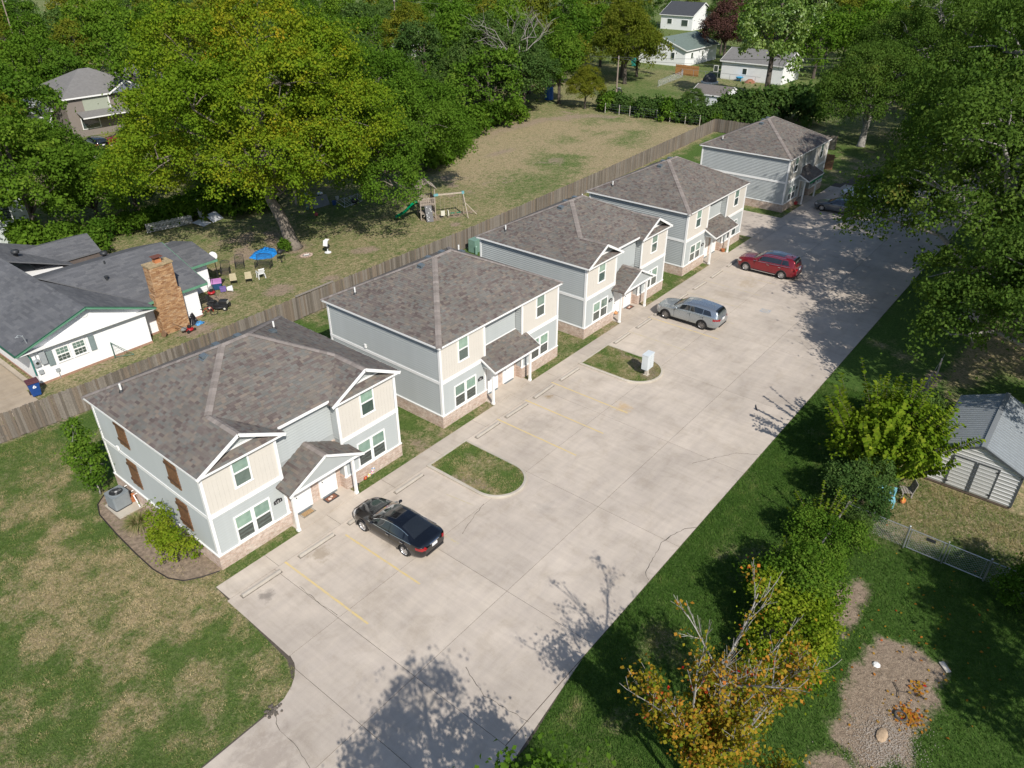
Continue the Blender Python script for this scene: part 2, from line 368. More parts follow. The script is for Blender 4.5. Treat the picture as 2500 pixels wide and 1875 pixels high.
# cracks
CRK=M('crack_dark',(.06,.055,.045),.95,var=.4,scale=8)
def crack(pts,w,par=lot,seed=0,z=.004,mat=CRK,name='crack'):
    r=random.Random(seed); P=[Vector((*p,0)) for p in pts]; Q=[]
    for a,b in zip(P,P[1:]):
        n=max(2,int((b-a).length/.18))
        for i in range(n): Q.append(a.lerp(b,i/n)+Vector((r.uniform(-1,1),r.uniform(-1,1),0))*.035)
    Q.append(P[-1]); mb=MB(); vs=[]
    for i,p in enumerate(Q):
        d=(Q[min(i+1,len(Q)-1)]-Q[max(i-1,0)]).normalized(); nrm=Vector((-d.y,d.x,0)); ww=w*r.uniform(.3,1.2)
        vs+=[(p+nrm*ww)+Vector((0,0,z)),(p-nrm*ww)+Vector((0,0,z))]
    mb.add(vs,[(2*i,2*i+1,2*i+3,2*i+2) for i in range(len(Q)-1)]); return obj(name,mb,mat,par)
crack([(14.12,-14.71),(14.99,-14.86),(15.67,-15.13),(16.08,-15.48)],.022,seed=1); crack([(13.31,-14.84),(12.08,-15.04),(11.72,-15.22),(11.6,-15.45)],.016,seed=2); crack([(14.12,-14.71),(13.31,-14.84)],.014,seed=8)
crack([(-2.9,-7.9),(-3.3,-8.8),(-3.25,-9.6),(-3.5,-10.9)],.01,seed=3); crack([(8.6,-6.9),(9.6,-6.6),(10.9,-6.3)],.011,seed=4); crack([(1.52,-3.6),(1.46,-5.0),(1.52,-6.2)],.009,seed=5)
crack([(3.0,-12.2),(2.5,-13.6),(2.7,-15.6)],.012,seed=6); crack([(20.6,-12.9),(23,-14.4),(23.6,-15.4)],.012,seed=7)
# weeds in the joints
# yellow stall lines
def paint_mat(name,col,wear=.5):
    m,t,b=nodes(name); v=coords(t); n=noise(t,v,3.2,7,.75); n2=noise(t,v,22,3,.7)
    f=ramp(t,math_(t,'ADD',math_(t,'MULTIPLY',n,.75),math_(t,'MULTIPLY',n2,.25)),[(wear-.12,(0,0,0)),(wear+.12,(1,1,1))])
    t.links.new(mix(t,f,(.45,.40,.33),col),b.inputs['Base Color']); b.inputs['Roughness'].default_value=.8; return m
YEL=paint_mat('stall_yellow',(.60,.46,.20),.44); YEL2=paint_mat('stall_yellow_faint',(.50,.40,.20),.55)
for i,(u,v0,v1) in enumerate([(2.03,-1.86,-7.56),(4.98,-2.6,-7.66),(17.2,-1.86,-7.6),(19.92,-1.86,-7.6),(22.66,-1.86,-7.56),(31.95,-1.92,-6.6),(34.92,-1.86,-7.6),(37.9,-1.9,-7.4),(40.8,-1.86,-6.5),(43.9,-1.9,-7),(46.75,-1.95,-7),(7.95,-1.9,-7.3)]):
    mb=MB(); n=12
    vs=[]; 
    for k in range(n+1):
        y=v0+(v1-v0)*k/n; vs+=[(u-.05+.006*math.sin(k*1.7+i),y,.0045),(u+.05+.006*math.cos(k*2.3+i),y,.0045)]
    mb.add(vs,[(2*k,2*k+2,2*k+3,2*k+1) for k in range(n)]); obj('parking_line',mb,YEL if i in (0,1,2,3,4,6) else YEL2,lot)
BLU=paint_mat('symbol_blue',(.30,.345,.42),.52); WHF=paint_mat('symbol_white',(.55,.54,.53),.55)
mb=MB(); mb.poly([(41.1,-8.65,.0045),(41.8,-8.65,.0045),(41.8,-7.9,.0045),(41.1,-7.9,.0045)]); obj('faded_symbol',mb,BLU,lot)
mb=MB(); c=(41.4,-8.3)
for k in range(9): 
    a0=-2.6+k*.5; a1=a0+.42; mb.poly([(c[0]+r*math.cos(a),c[1]+r*math.sin(a),.009) for r,a in ((.2,a0),(.27,a0),(.27,a1),(.2,a1))])
mb.box((41.42,-8.25,.0085),(41.5,-7.9,.0095)); obj('symbol_figure',mb,WHF,lot)
# painted crossing tick near first island
mb=MB(); mb.poly([(10.2,-4.3,.0045),(10.26,-4.3,.0045),(10.5,-6.0,.0045),(10.44,-6.0,.0045)]); obj('faint_line',mb,YEL2,lot)
# ------------------------------------------------------------------ islands
def island(u0,u1,vend,label):
    r=(u1-u0)/2; cx=(u0+u1)/2
    def ol(ins):
        a=[(u0+ins,-1.9-ins),]; P=[(u0+ins,-1.87-ins)]
        cyy=vend+r
        for k in range(0,25): th=math.pi+math.pi*k/24; P.append((cx+(r-ins)*math.cos(th),cyy+(r-ins)*math.sin(th)))
        P.append((u1-ins,-1.87-ins)); return P
    O=ol(0); I=ol(.15); n=len(O); mb=MB()
    I2=ol(.03)
    mb.add([(x,y,-.1) for x,y in O]+[(x,y,.09) for x,y in O]+[(x,y,.115) for x,y in I2]+[(x,y,.115) for x,y in I]+[(x,y,-.05) for x,y in I],
           [(k*n+i,k*n+(i+1)%n,(k+1)*n+(i+1)%n,(k+1)*n+i) for k in range(4) for i in range(n)])
    o=struct(obj('island_kerb',mb,CCURB)); 
    g=MB(); J=[p for p in I]; g.poly([(x,y,.07) for x,y in J]); me=g.mesh('island_lawn')
    bm=bmesh.new(); bm.from_mesh(me); bmesh.ops.triangulate(bm,faces=bm.faces[:]); bmesh.ops.subdivide_edges(bm,edges=bm.edges[:],cuts=5,use_grid_fill=True); bm.to_mesh(me); bm.free()
    a=me.color_attributes.new('mask','FLOAT_COLOR','POINT'); co_=np.array([v.co[:] for v in me.vertices]); n2=fbm(co_[:,0],co_[:,1],1.1,5)
    dd=sst(.42,.62,n2)*.75; bb=.8*sst(.62,.72,n2)
    if u0>20: bb=np.maximum(bb,.9*sst(.9,.3,np.hypot(co_[:,0]-27.26,co_[:,1]+6.3)))
    a.data.foreach_set('color',np.stack([dd,bb,np.full_like(dd,.2),np.ones_like(dd)],1).astype(np.float32).ravel())
    struct(put('island_lawn',me,GM)); return I
ISL=[island(11.25,14.4,-7.12,''),island(25.68,29.2,-7.05,'')]
# ------------------------------------------------------------------ wheel stops
STOPM=concrete('stop_concrete',(.42,.385,.34))
def wheelstop():
    mb=MB(); mb.extr([(-.98,-.085,0),(-.98,.085,0),(-.98,.06,.105),(-.98,.04,.12),(-.98,-.04,.12),(-.98,-.06,.105)],(1.96,0,0)); return mb.mesh('wheel_stop')
WSM=wheelstop(); WSM.materials.append(STOPM)
WSD=MB().add([(-1.03,-.14,.0035),(1.03,-.14,.0035),(1.03,.13,.0035),(-1.03,.13,.0035)],[(0,1,2,3)]).mesh('base_border'); WSD.materials.append(M('border_dark',(.20,.175,.145),.95,var=.45,scale=5))  # thin mottled darker sheet, a narrow border around the foot of each stop
WS=[(.56,'nearest the lawn corner, beside the dark spotted stain'),(3.63,'in front of the first porch, beside the brown stain'),(6.55,'under the nose of the black sedan'),(9.62,'between the black sedan and the first grass island'),
 (15.95,'just beyond the first grass island'),(18.63,'second from the first grass island, towards the second'),(21.4,'with the small tan stain beside it'),(24.17,'just before the island with the mailbox'),
 (30.7,'just beyond the island with the mailbox'),(33.75,'one stall before the silver SUV'),(36.4,'under the nose of the silver SUV'),(39.5,'just behind the silver SUV'),(42.6,'second beyond the silver SUV'),(45.7,'one stall before the red SUV'),(48.8,'under the nose of the red SUV')]
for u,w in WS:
    o=put('wheel_stop',WSM,None,None,(u,-2.15+random.uniform(-.04,.04),0.001),random.uniform(-.02,.02)); put('base_border',WSD,None,o); tag(o,'weathered concrete wheel stop '+w,'wheel stop','wheel stops along the sidewalk')
# ------------------------------------------------------------------ planting bed by first house
bm_=MB(); bm_.poly([(x,y,-.004) for x,y in BED][::-1]); 
struct(obj('planting_bed',bm_,M('bed_soil',(.215,.165,.12),1,var=.5,scale=5,bmp=.9,bs=25)))
mb=MB(); P=[Vector((x,y,.03)) for x,y in BED[:10]]; mb.path(P,.028,6); tag(obj('garden_edging',mb,M('edging_black',(.025,.02,.018),.7)),'low dark edging strip curving around the soil bed beside the nearest duplex','edging')
# ------------------------------------------------------------------ grass blades
def blades(name,n,rect,seed,zf=-.02,h=(.035,.085),keep=None):
    r=np.random.default_rng(seed); x=r.uniform(rect[0],rect[1],n); y=r.uniform(rect[2],rect[3],n)
    k=keep(x,y); x=x[k]; y=y[k]
    d,b,l=masks(x,y); n2=fbm(x,y,.5,31,2)
    k=r.random(len(x))>b*1.05; x,y,d,l,n2=x[k],y[k],d[k],l[k],n2[k]; n=len(x)
    hh=r.uniform(h[0],h[1],n)*(.7+.6*n2); w=.010+.006*r.random(n); a=r.uniform(0,6.283,n); ln=r.normal(0,.6,(n,2))*hh[:,None]
    z=np.full(n,zf); dx=np.cos(a)*w; dy=np.sin(a)*w
    Vv=np.stack([np.stack([x-dx,y-dy,z],1),np.stack([x+dx,y+dy,z],1),np.stack([x+ln[:,0],y+ln[:,1],z+hh],1)],1).reshape(-1,3)
    dd=np.clip(d+(n2-.5)*1.2+r.normal(0,.16,n),0,1)
    tint=np.where(l>.7,.0,.28)+dd*.68+r.uniform(0,.04,n)
    o=put(name,fastmesh(name,Vv,np.arange(3*n).reshape(-1,3),np.clip(tint,0,1)),BLM); stuff(o); return o
BLM=leafmat('grass_blade',[(0,(.045,.10,.018)),(.2,(.085,.165,.03)),(.3,(.10,.165,.04)),(.5,(.165,.21,.06)),(.7,(.32,.27,.14)),(1,(.50,.41,.25))],trans=.2,rough=.8,spec=.15,ovar=0)
def kL(x,y): return (~inpoly(x,y,BED)|((np.sin(x*311.7+y*97.3)>.55)&(fbm(x,y,.6,91)>.5))) & ~((x>-1.3)&(y<-.7)&(y>-7.2)&(x>-.98-.05*(-y-1))) & ~((y<-7.75)) & ~inpoly(x,y,[(0,-.74),(0,-8),(-3.2,-7.86),(-2.35,-7.78),(-1.85,-7.55),(-1.5,-7.28),(-1.27,-7.0),(-1.1,-6.4),(-.98,-1.85),(-.84,-.74)])
tag(blades('lawn_grass',150000,(-13,0.0,-7.8,18.2),1,keep=kL),'patchy dry front lawn grass left of the nearest duplex','grass')
tag(blades('verge_grass',120000,(0,34,-21,-15.55),2,h=(.05,.12),keep=lambda x,y:y<np.interp(x,[0,2,6.2],[-16.1,-16.1,-15.56])),'lush green verge grass along the right edge of the parking lot','grass')
tag(blades('yard_grass',90000,(5,27,-30,-21),3,h=(.05,.12),keep=lambda x,y:x>0),'green yard grass around the bare dirt patch','grass')
def kH(x,y):
    k=np.ones_like(x,bool)
    for h in HOUSES: k&=~((x>h-.1)&(x<h+HW+.1)&(y>-.1)&(y<HD+.1))&~((x>h+3.7)&(x<h+7.4)&(y<.5))
    return k
tag(blades('strip_grass',70000,(0,56,-.74,17.8),4,keep=kH),'grass between the duplexes and along their front strips','grass')
for i,I in enumerate(ISL):
    xs=[p[0] for p in I]; ys=[p[1] for p in I]
    tag(blades('island_grass',9000,(min(xs),max(xs),min(ys),max(ys)),40+i,zf=.06,keep=lambda x,y:inpoly(x,y,I)),'patchy grass on the kerbed island '+('nearest the black sedan' if i==0 else 'with the mailbox'),'grass')
# ------------------------------------------------------------------ duplex houses
WHITE=M('trim_white',(.80,.80,.79),.45,var=.04,scale=2); SIDE=M('siding_grey',(.385,.41,.41),.5,var=.05,scale=1.5); BEIGE=M('siding_beige',(.60,.565,.51),.6,var=.04,scale=2)
DOORW=M('door_white',(.82,.82,.81),.35,var=.02)
SHST=[(0,(.112,.090,.084)),(.18,(.148,.122,.113)),(.36,(.168,.147,.132)),(.5,(.14,.139,.13)),(.64,(.19,.162,.136)),(.8,(.158,.157,.148)),(1,(.212,.175,.146))]
SHIN=tintmat('shingle_mix',SHST,fine=.3,fscale=90)
CAPM=tintmat('shingle_cap',[(0,(.20,.175,.16)),(1,(.29,.255,.235))],fine=.25,fscale=80)
def brick_mat(name,c1,c2,mort,sc=1.0,rough=.9):
    m,t,b=nodes(name); g=N(t,'ShaderNodeNewGeometry'); s=N(t,'ShaderNodeSeparateXYZ'); t.links.new(g.outputs['Position'],s.inputs[0])
    nn=N(t,'ShaderNodeSeparateXYZ'); t.links.new(g.outputs['True Normal'],nn.inputs[0])
    h=mix(t,math_(t,'GREATER_THAN',math_(t,'ABSOLUTE',nn.outputs[0]),.5),s.outputs[0],s.outputs[1])
    cx=N(t,'ShaderNodeCombineXYZ'); t.links.new(h,cx.inputs[0]); t.links.new(s.outputs[2],cx.inputs[1])
    br=N(t,'ShaderNodeTexBrick'); t.links.new(cx.outputs[0],br.inputs['Vector']); br.inputs['Scale'].default_value=1/sc
    br.inputs['Brick Width'].default_value=.215; br.inputs['Row Height'].default_value=.075; br.inputs['Mortar Size'].default_value=.007; br.inputs['Bias'].default_value=-.1
    br.inputs['Color1'].default_value=(*c1,1); br.inputs['Color2'].default_value=(*c2,1); br.inputs['Mortar'].default_value=(*mort,1)
    v=coords(t); c=mix(t,1.0,br.outputs[0],ramp(t,noise(t,v,7,5,.7),[(.25,(.7,.66,.62)),(.75,(1.25,1.25,1.25))]),'MULTIPLY')
    c=mix(t,1.0,c,ramp(t,noise(t,v,.9,3),[(.3,(.88,.85,.82)),(.7,(1.06,1.06,1.06))]),'MULTIPLY')
    t.links.new(c,b.inputs['Base Color']); b.inputs['Roughness'].default_value=rough
    bump(t,b,math_(t,'SUBTRACT',1.0,br.outputs['Fac']),.6,.012); return m
BRICK=brick_mat('brick_pink',(.47,.34,.28),(.60,.51,.45),(.56,.52,.48))
def pane_mat(name,c,var,blind=True,rough=.08):
    m,t,b=nodes(name); v=coords(t,(1,1,1))
    w=N(t,'ShaderNodeTexWave',wave_type='BANDS',bands_direction='Z'); w.inputs['Scale'].default_value=9 if blind else 1.5; w.inputs['Distortion'].default_value=.4 if blind else 5; t.links.new(v,w.inputs[0])
    n=noise(t,v,2.5,4); c1=mix(t,w.outputs['Fac'],mul(c,1-var),mul(c,1+var*.6)); c1=mix(t,1.0,c1,ramp(t,n,[(.3,(.7,.75,.74)),(.7,(1.15,1.12,1.1))]),'MULTIPLY'); oi=N(t,'ShaderNodeObjectInfo'); c1=mix(t,1.0,c1,ramp(t,oi.outputs['Random'],[(0,(.62,.60,.6)),(.5,(1,1,1)),(1,(1.35,1.32,1.25))]),'MULTIPLY')
    t.links.new(c1,b.inputs['Base Color']); b.inputs['Roughness'].default_value=rough; b.inputs['Specular IOR Level'].default_value=.6; b.inputs['Coat Weight'].default_value=1; b.inputs['Coat Roughness'].default_value=.03; return m
PUP=pane_mat('pane_blind_green',(.22,.33,.28),.16); PLO=pane_mat('pane_dark',(.055,.075,.072),.45,False); PGRY=pane_mat('pane_grey',(.085,.125,.115),.35)
DARK=M('dark_metal',(.03,.032,.035),.5); VENTM=M('roof_vent',(.16,.19,.21),.45,.4); PVC=M('pvc_white',(.75,.75,.73),.5)
CACHE={}
def cached(key,fn):
    if key not in CACHE: CACHE[key]=fn()
    return CACHE[key]
def board(L,h,x=False,t0=.048,t1=.006):        # lap board along +X, face towards -Y; origin at lower left on the wall plane
    def f():
        mb=MB(); mb.extr([(0,0,0),(0,-t0,0),(0,-t0,.02),(0,-t1,h-.002),(0,0,h-.002)],(L,0,0)); me=mb.mesh('siding_board'); me.materials.append(SIDE); return me
    return cached(('lap',round(L,2),round(h,3)),f)
def lap_wall(par,org,rz,L,z0,z1,step=.15,L_fn=None):
    n=max(1,round((z1-z0)/step)); h=(z1-z0)/n
    for i in range(n):
        o=put('siding_board',board(L,h),None,par,(org[0],org[1],z0+i*h),rz)
def scan(poly,y):
    xs=[]; n=len(poly)
    for i in range(n):
        (x0,y0),(x1,y1)=poly[i],poly[(i+1)%n]
        if (y0>y)!=(y1>y): xs.append(x0+(y-y0)*(x1-x0)/(y1-y0))
    xs.sort(); return [(xs[i],xs[i+1]) for i in range(0,len(xs)-1,2)]
def shingles(plan,zf,eave,seed,expo=.145,lift=.012,mean=.21):
    """plan: polygon in plan; zf(x,y)->z plane; eave: unit plan vector along the eave (course direction); returns list of (verts,tint)"""
    r=random.Random(seed); e=Vector((*eave,0)); up2=Vector((-e.y,e.x,0))
    P0=Vector((*plan[0],zf(*plan[0])))
    gu=Vector((up2.x,up2.y,zf(plan[0][0]+up2.x,plan[0][1]+up2.y)-zf(*plan[0])))
    if gu.z<0: up2=-up2; gu=Vector((up2.x,up2.y,-gu.z))
    sl=gu.length; gn=gu/sl; nrm=e.cross(gn); 
    if nrm.z<0: nrm=-nrm
    Q=[]
    for p in plan:
        d=Vector((*p,zf(*p)))-P0; Q.append((d.dot(e),d.dot(gn)))
    y0=min(q[1] for q in Q); y1=max(q[1] for q in Q); out=[]; k=0; y=y0
    while y<y1-.01:
        ya=y; yb=min(y+expo,y1); ia=scan(Q,ya+1e-4); ib=scan(Q,yb-1e-4); im=scan(Q,(ya+yb)/2)
        if len(ia)!=len(ib): ia=ib=im
        for (a0,b0),(a1,b1) in zip(ia,ib):
            x=min(a0,a1)-r.uniform(0,.3); X1=max(b0,b1)
            while x<X1:
                w=mean*r.choice((.6,.8,1,1,1.3,1.7)); xl,xr=x,x+w
                c=[(max(xl,a0),ya),(min(xr,b0),ya),(min(xr,b1),yb),(max(xl,a1),yb)]
                if c[1][0]-c[0][0]>.015 or c[2][0]-c[3][0]>.015:
                    if c[1][0]<c[0][0]: c[1]=c[0]=((c[0][0]+c[1][0])/2,ya)
                    if c[2][0]<c[3][0]: c[2]=c[3]=((c[2][0]+c[3][0])/2,yb)
                    l=lift*r.uniform(.7,1.6)
                    T=[P0+e*c[0][0]+gn*c[0][1]+nrm*l,P0+e*c[1][0]+gn*c[1][1]+nrm*l,P0+e*c[2][0]+gn*(c[2][1]+.01)+nrm*.002,P0+e*c[3][0]+gn*(c[3][1]+.01)+nrm*.002]
                    B=[P0+e*c[0][0]+gn*c[0][1]-nrm*.004,P0+e*c[1][0]+gn*c[1][1]-nrm*.004]
                    out.append((T+B,r.random()))
                x+=w
        y+=expo
    return out
SF=[(0,1,2,3),(4,5,1,0),(4,0,3),(5,2,1)]
def shmesh(lst,name='shingles'):
    mb=MB()
    for v,t in lst: mb.add(v,SF,t)
    me=mb.mesh(name)
    return me
def caps(line,seed,w=.17):                        # ridge / hip cap run
    r=random.Random(seed); mb=MB(); a=Vector(line[0]); b=Vector(line[1]); d=(b-a); L=d.length; d/=L; s=d.cross(Vector((0,0,1))).normalized(); up=s.cross(d)
    n=int(L/.2)+1
    for i in range(n):
        p=a+d*(L*i/n); q=a+d*min(L,L*(i+1)/n+.05); dz=up*(.03+.004*(i%2)); t=r.random()*(.6 if (i//9)%2 else 1)
        drop=Vector((0,0,-line[2] if len(line)>2 else -.06))
        mb.add([p+s*w+drop+dz,p+dz,p-s*w+drop+dz,q+s*w+drop+dz*.7,q+dz*.7,q-s*w+drop+dz*.7,p+s*w+drop,p,p-s*w+drop],[(0,3,4,1),(1,4,5,2),(6,0,1,7),(7,1,2,8)],t)
    return mb
EZ=5.42; PIT=.5
def zL(x,y): return EZ+PIT*(x+.2)
def zR(x,y): return EZ+PIT*(HW+.2-x)
def zF(x,y): return EZ+PIT*(y+.2)
def zB(x,y): return EZ+PIT*(9.9-y)
def zGL(x,y): return EZ+PIT*2.2-PIT*(x-2.0)       # inner slope of left bay gable
def zGR(x,y): return EZ+PIT*2.2-PIT*(HW-2.0-x)
RU0,RU1,RV=4.85,HW-4.85,4.85; RZ=zF(0,RV)
def planes(style):
    if style=='hip':
        L=[([(-.2,-.2),(RU0,RV),(-.2,9.9)],zL,(0,1)),([(-.2,-.2),(HW+.2,-.2),(RU1,RV),(RU0,RV)],zF,(1,0)),([(HW+.2,-.2),(HW+.2,9.9),(RU1,RV)],zR,(0,1)),([(-.2,9.9),(HW+.2,9.9),(RU1,RV),(RU0,RV)],zB,(1,0))]
    else:
        q=-.3
        L=[([(-.2,q),(2,q),(2,2),(RU0,RV),(-.2,9.9)],zL,(0,1)),([(2,q),(4.2,q),(4.2,.1),(3.9,.1),(2,2)],zGL,(0,1)),
           ([(3.9,.1),(HW-3.9,.1),(HW-2,2),(RU1,RV),(RU0,RV),(2,2)],zF,(1,0)),
           ([(HW-4.2,q),(HW-2,q),(HW-2,2),(HW-3.9,.1),(HW-4.2,.1)],zGR,(0,1)),([(HW-2,q),(HW+.2,q),(HW+.2,9.9),(RU1,RV),(HW-2,2)],zR,(0,1)),
           ([(-.2,9.9),(HW+.2,9.9),(RU1,RV),(RU0,RV)],zB,(1,0))]
        for a,b,u0 in ((-.17,4.17,0),(HW-4.17,HW+.17,1)):
            L.append(([(a,-.3),(b,-.3),(b-.5,.16),(a+.5,.16)],lambda x,y:5.39+.5*(y+.3),(1,0)))
    return L
PA_U=5.55
def porch_planes(style):
    if style=='hip': return [([(3.35,-1.15),(7.75,-1.15),(7.75,-.02),(7.3,-.02),(7.3,.5),(3.8,.5),(3.8,-.02),(3.35,-.02)],lambda x,y:2.62+.5*(y+1.15),(1,0))]
    zl=lambda x,y:2.62+.515*(x-3.35); zr=lambda x,y:2.62+.515*(7.75-x)
    return [([(3.35,-1.15),(PA_U,-1.15),(PA_U,.5),(3.8,.5),(3.8,-.02),(3.35,-.02)],zl,(0,1)),([(PA_U,-1.15),(7.75,-1.15),(7.75,-.02),(7.3,-.02),(7.3,.5),(PA_U,.5)],zr,(0,1))]
def slabs(pl,th=.07):
    mb=MB()
    for P,z,e in pl: mb.extr([(x,y,z(x,y)-th) for x,y in P] if sum(P[i][0]*P[(i+1)%len(P)][1]-P[(i+1)%len(P)][0]*P[i][1] for i in range(len(P)))>0 else [(x,y,z(x,y)-th) for x,y in P][::-1],(0,0,th-.004))
    return mb
def window(par,u0,u1,z0,z1,rz=0,y=0,double=False,low=PLO,up=PUP):
    """window unit on a wall facing -Y at plane y"""
    def fr():
        mb=MB(); w=u1-u0; h=z1-z0; t=.06
        for a,b in (((0,0),(w,t)),((0,h-t),(w,h))): mb.box((a[0],-.055,a[1]),(b[0],0,b[1]))
        for a,b in ((0,t),(w-t,w)): mb.box((a,-.0551,t),(b,0,h-t))
        if double: mb.box((w/2-.07,-.0552,t),(w/2+.07,0,h-t))
        mb.box((-.03,-.075,-.03),(w+.03,0,-.001))
        me=mb.mesh('window'); me.materials.append(WHITE); return me
    f=put('window',cached(('win',round(u1-u0,2),round(z1-z0,2),double),fr),None,par,(u0,y,z0),rz)
    cols=[(.06,(u1-u0)/2-.07),((u1-u0)/2+.07,u1-u0-.06)] if double else [(.06,u1-u0-.06)]
    h=z1-z0; mid=h*.5
    for a,b in cols:
        obj('sash_rail',MB().box((a+.001,-.05,mid-.03),(b-.001,-.002,mid+.03)),WHITE,f)
        for nm,c,d,m in (('upper_pane',mid+.03,h-.06,up),('lower_pane',.06,mid-.03,low)):
            q=MB(); q.box((a+.002,-.036,c),(b-.002,-.03,d)); obj(nm,q,m,f)
            s=MB(); 
            s.box((a,-.046,c),(a+.025,-.001,d)); s.box((b-.025,-.046,c),(b,-.001,d)); s.box((a+.025,-.0461,d-.025),(b-.025,-.001,d)); obj('sash',s,WHITE,f)
    return f
def door(par,u0,u1,z0,z1,y):
    f=obj('door',MB().box((u0,y-.06,z0),(u1,y,z1)),DOORW,par,bevel=.006); w=u1-u0
    fm=MB(); fm.box((u0-.1,y-.075,z0),(u0-.002,y,z1+.1)); fm.box((u1+.002,y-.075,z0),(u1+.1,y,z1+.1)); fm.box((u0,y-.0751,z1+.002),(u1,y,z1+.1)); obj('door_frame',fm,WHITE,f)
    for a,b,c,d in ((.12,.45,.2,.85),(.55,.88,.2,.85),(.12,.45,1.0,1.85),(.55,.88,1.0,1.85)):
        obj('door_panel',MB().box((u0+w*a,y-.072,z0+c),(u0+w*b,y-.06,z0+d)),DOORW,f,bevel=.01)
    obj('door_knob',MB().ball((u0+.09,y-.11,z0+.95),.035),DARK,f); obj('threshold',MB().box((u0,y-.16,z0-.03),(u1,y-.061,z0-.002)),VENTM,f)
def build_house(k,style,label,spots=None):
    h=thing('duplex_house',label,'house',(HOUSES[k],0,0),0,'grey duplexes along the parking lot')
    i=.03
    wl=obj('wall',MB().prism([(i,i),(3.78-i,i),(3.78-i,.5+i),(7.32+i,.5+i),(7.32+i,i),(HW-i,i),(HW-i,HD-i),(i,HD-i)],-.1,5.46),SIDE,h)
    # brick base
    bb=MB(); p=.06
    bb.box((-p,-p,-.2),(3.78+p,.2,.76)); bb.box((7.32-p,-p,-.2),(HW+p,.2,.76)); bb.box((-p+.001,.2,-.2),(.15,HD+p,.76)); bb.box((HW-.15,.2,-.2),(HW+p-.001,HD+p,.76)); bb.box((.15,HD-.1,-.2),(HW-.15,HD+p-.001,.76))
    bb.box((3.79,.44,.0),(7.31,.52,2.95)); bb.box((3.72,.2,0),(3.84,.45,.76)); bb.box((7.26,.2,0),(7.38,.45,.76))
    obj('brick_base',bb,BRICK,h)
    q=.085
    for a,b in (((-q,-q,.76),(3.78+q,.02,.82)),((7.32-q,-q,.76),(HW+q,.02,.82)),((-q+.001,.02,.76),(.02,HD+q,.82)),((HW-.02,.02,.76),(HW+q-.001,HD+q,.82))): obj('ledge_trim',MB().box(a,b),WHITE,h)
    q=.05
    for a,b in (((-q,-q,2.88),(3.78+q,.02,3.08)),((7.32-q,-q,2.88),(HW+q,.02,3.08)),((-q+.001,.02,2.89),(.02,HD+q,3.08)),((HW-.02,.02,2.89),(HW+q-.001,HD+q,3.08))): obj('band_trim',MB().box(a,b),WHITE,h)
    q=.042
    for (x0,x1,y0,y1) in ((-q,.1,-q,.02),(3.68,3.78+q,-q,.02),(7.32-q,7.42,-q,.02),(HW-.1,HW+q,-q,.02),(-q+.0005,.02,.02,.12),(HW-.02,HW+q-.0005,.02,.12),(-q,.02,HD-.1,HD+q),(HW-.02,HW+q,HD-.1,HD+q)):
        for z0,z1 in ((.82,2.88),(3.08,5.40)): obj('corner_board',MB().box((x0,y0,z0),(x1,y1,z1)),WHITE,h)
    for a,b in ((.1,3.68),(7.42,HW-.1)): obj('frieze_trim',MB().box((a,-.035,5.30),(b,.02,5.40)),WHITE,h)
    obj('frieze_trim',MB().box((-.035,.12,5.32),(.02,HD-.1,5.41)),WHITE,h)
    # siding boards: left side, right side, bay fronts, recess
    for z0,z1 in ((.82,2.88),(3.08,5.32)):
        lap_wall(wl,(i,HD-.1),-math.pi/2,HD-.22,z0,z1)
        lap_wall(wl,(HW-i,.12),math.pi/2,HD-.22,z0,z1,.3)
    for u in (.1,7.42): lap_wall(wl,(u,i),0,3.58,.82,2.88)
    lap_wall(wl,(3.82,.5+i),0,3.46,3.3,5.55 if style=='gable' else 5.40)
    for u in (3.78-i,): lap_wall(wl,(u,.02),math.pi/2,.47,3.08,5.4,.3)
    lap_wall(wl,(7.32+i,.49),-math.pi/2,.47,3.08,5.4,.15)
    # vertical boards on the upper bays
    def vb():
        me=MB().box((.0015,-.022,0),(.21-.0015,0,2.23)).mesh('vertical_board'); me.materials.append(BEIGE); return me
    vbm=cached('vb',vb)
    for u in (.1,7.42):
        for j in range(17): put('vertical_board',vbm,None,wl,(u+.2105*j,i-.006,3.075))
    # windows, doors
    for u0,u1 in ((1.46,2.37),(8.76,9.68)): window(h,u0,u1,3.74,5.26,y=i-.02,low=PGRY)
    for u0,u1 in ((1.02,2.92),(8.23,10.13)): window(h,u0,u1,.86,2.33,y=i-.02,double=True)
    for u0 in (4.42,6.0): door(h,u0,u0+.88,.06,2.12,.44)
    # address plaque
    pq=MB(); P=[(3.09,1.70),(3.54,1.70),(3.54,1.87),(3.50,1.90),(3.44,1.90),(3.37,1.95),(3.26,1.95),(3.19,1.90),(3.13,1.90),(3.09,1.87)]
    pq.extr([(x,-.02,z) for x,z in P],(0,-.03,0)); pl=obj('address_plaque',pq,M('plaque_black',(.02,.02,.023),.4),h)
    if k==0:
        cu=bpy.data.curves.new('num','FONT'); cu.body='101'; cu.size=.18; cu.extrude=.004; cu.align_x='CENTER'; cu.space_character=1.35
        to=bpy.data.objects.new('num',cu); COL.objects.link(to); dg=bpy.context.evaluated_depsgraph_get(); me=bpy.data.meshes.new_from_object(to.evaluated_get(dg)); bpy.data.objects.remove(to)
        me.transform(Matrix.Translation((3.315,-.055,1.735)) @ Matrix.Rotation(R(90),4,'X')); put('numerals',me,M('plaque_num',(.55,.55,.55),.5),pl)
    elif k<4:
        mb=MB()
        for x in (3.22,3.31,3.40)[:2 if k==1 else 3]: mb.box((x,-.056,1.745),(x+.03,-.05,1.865))
        obj('numerals',mb,M('plaque_num',(.55,.55,.55),.5),pl)
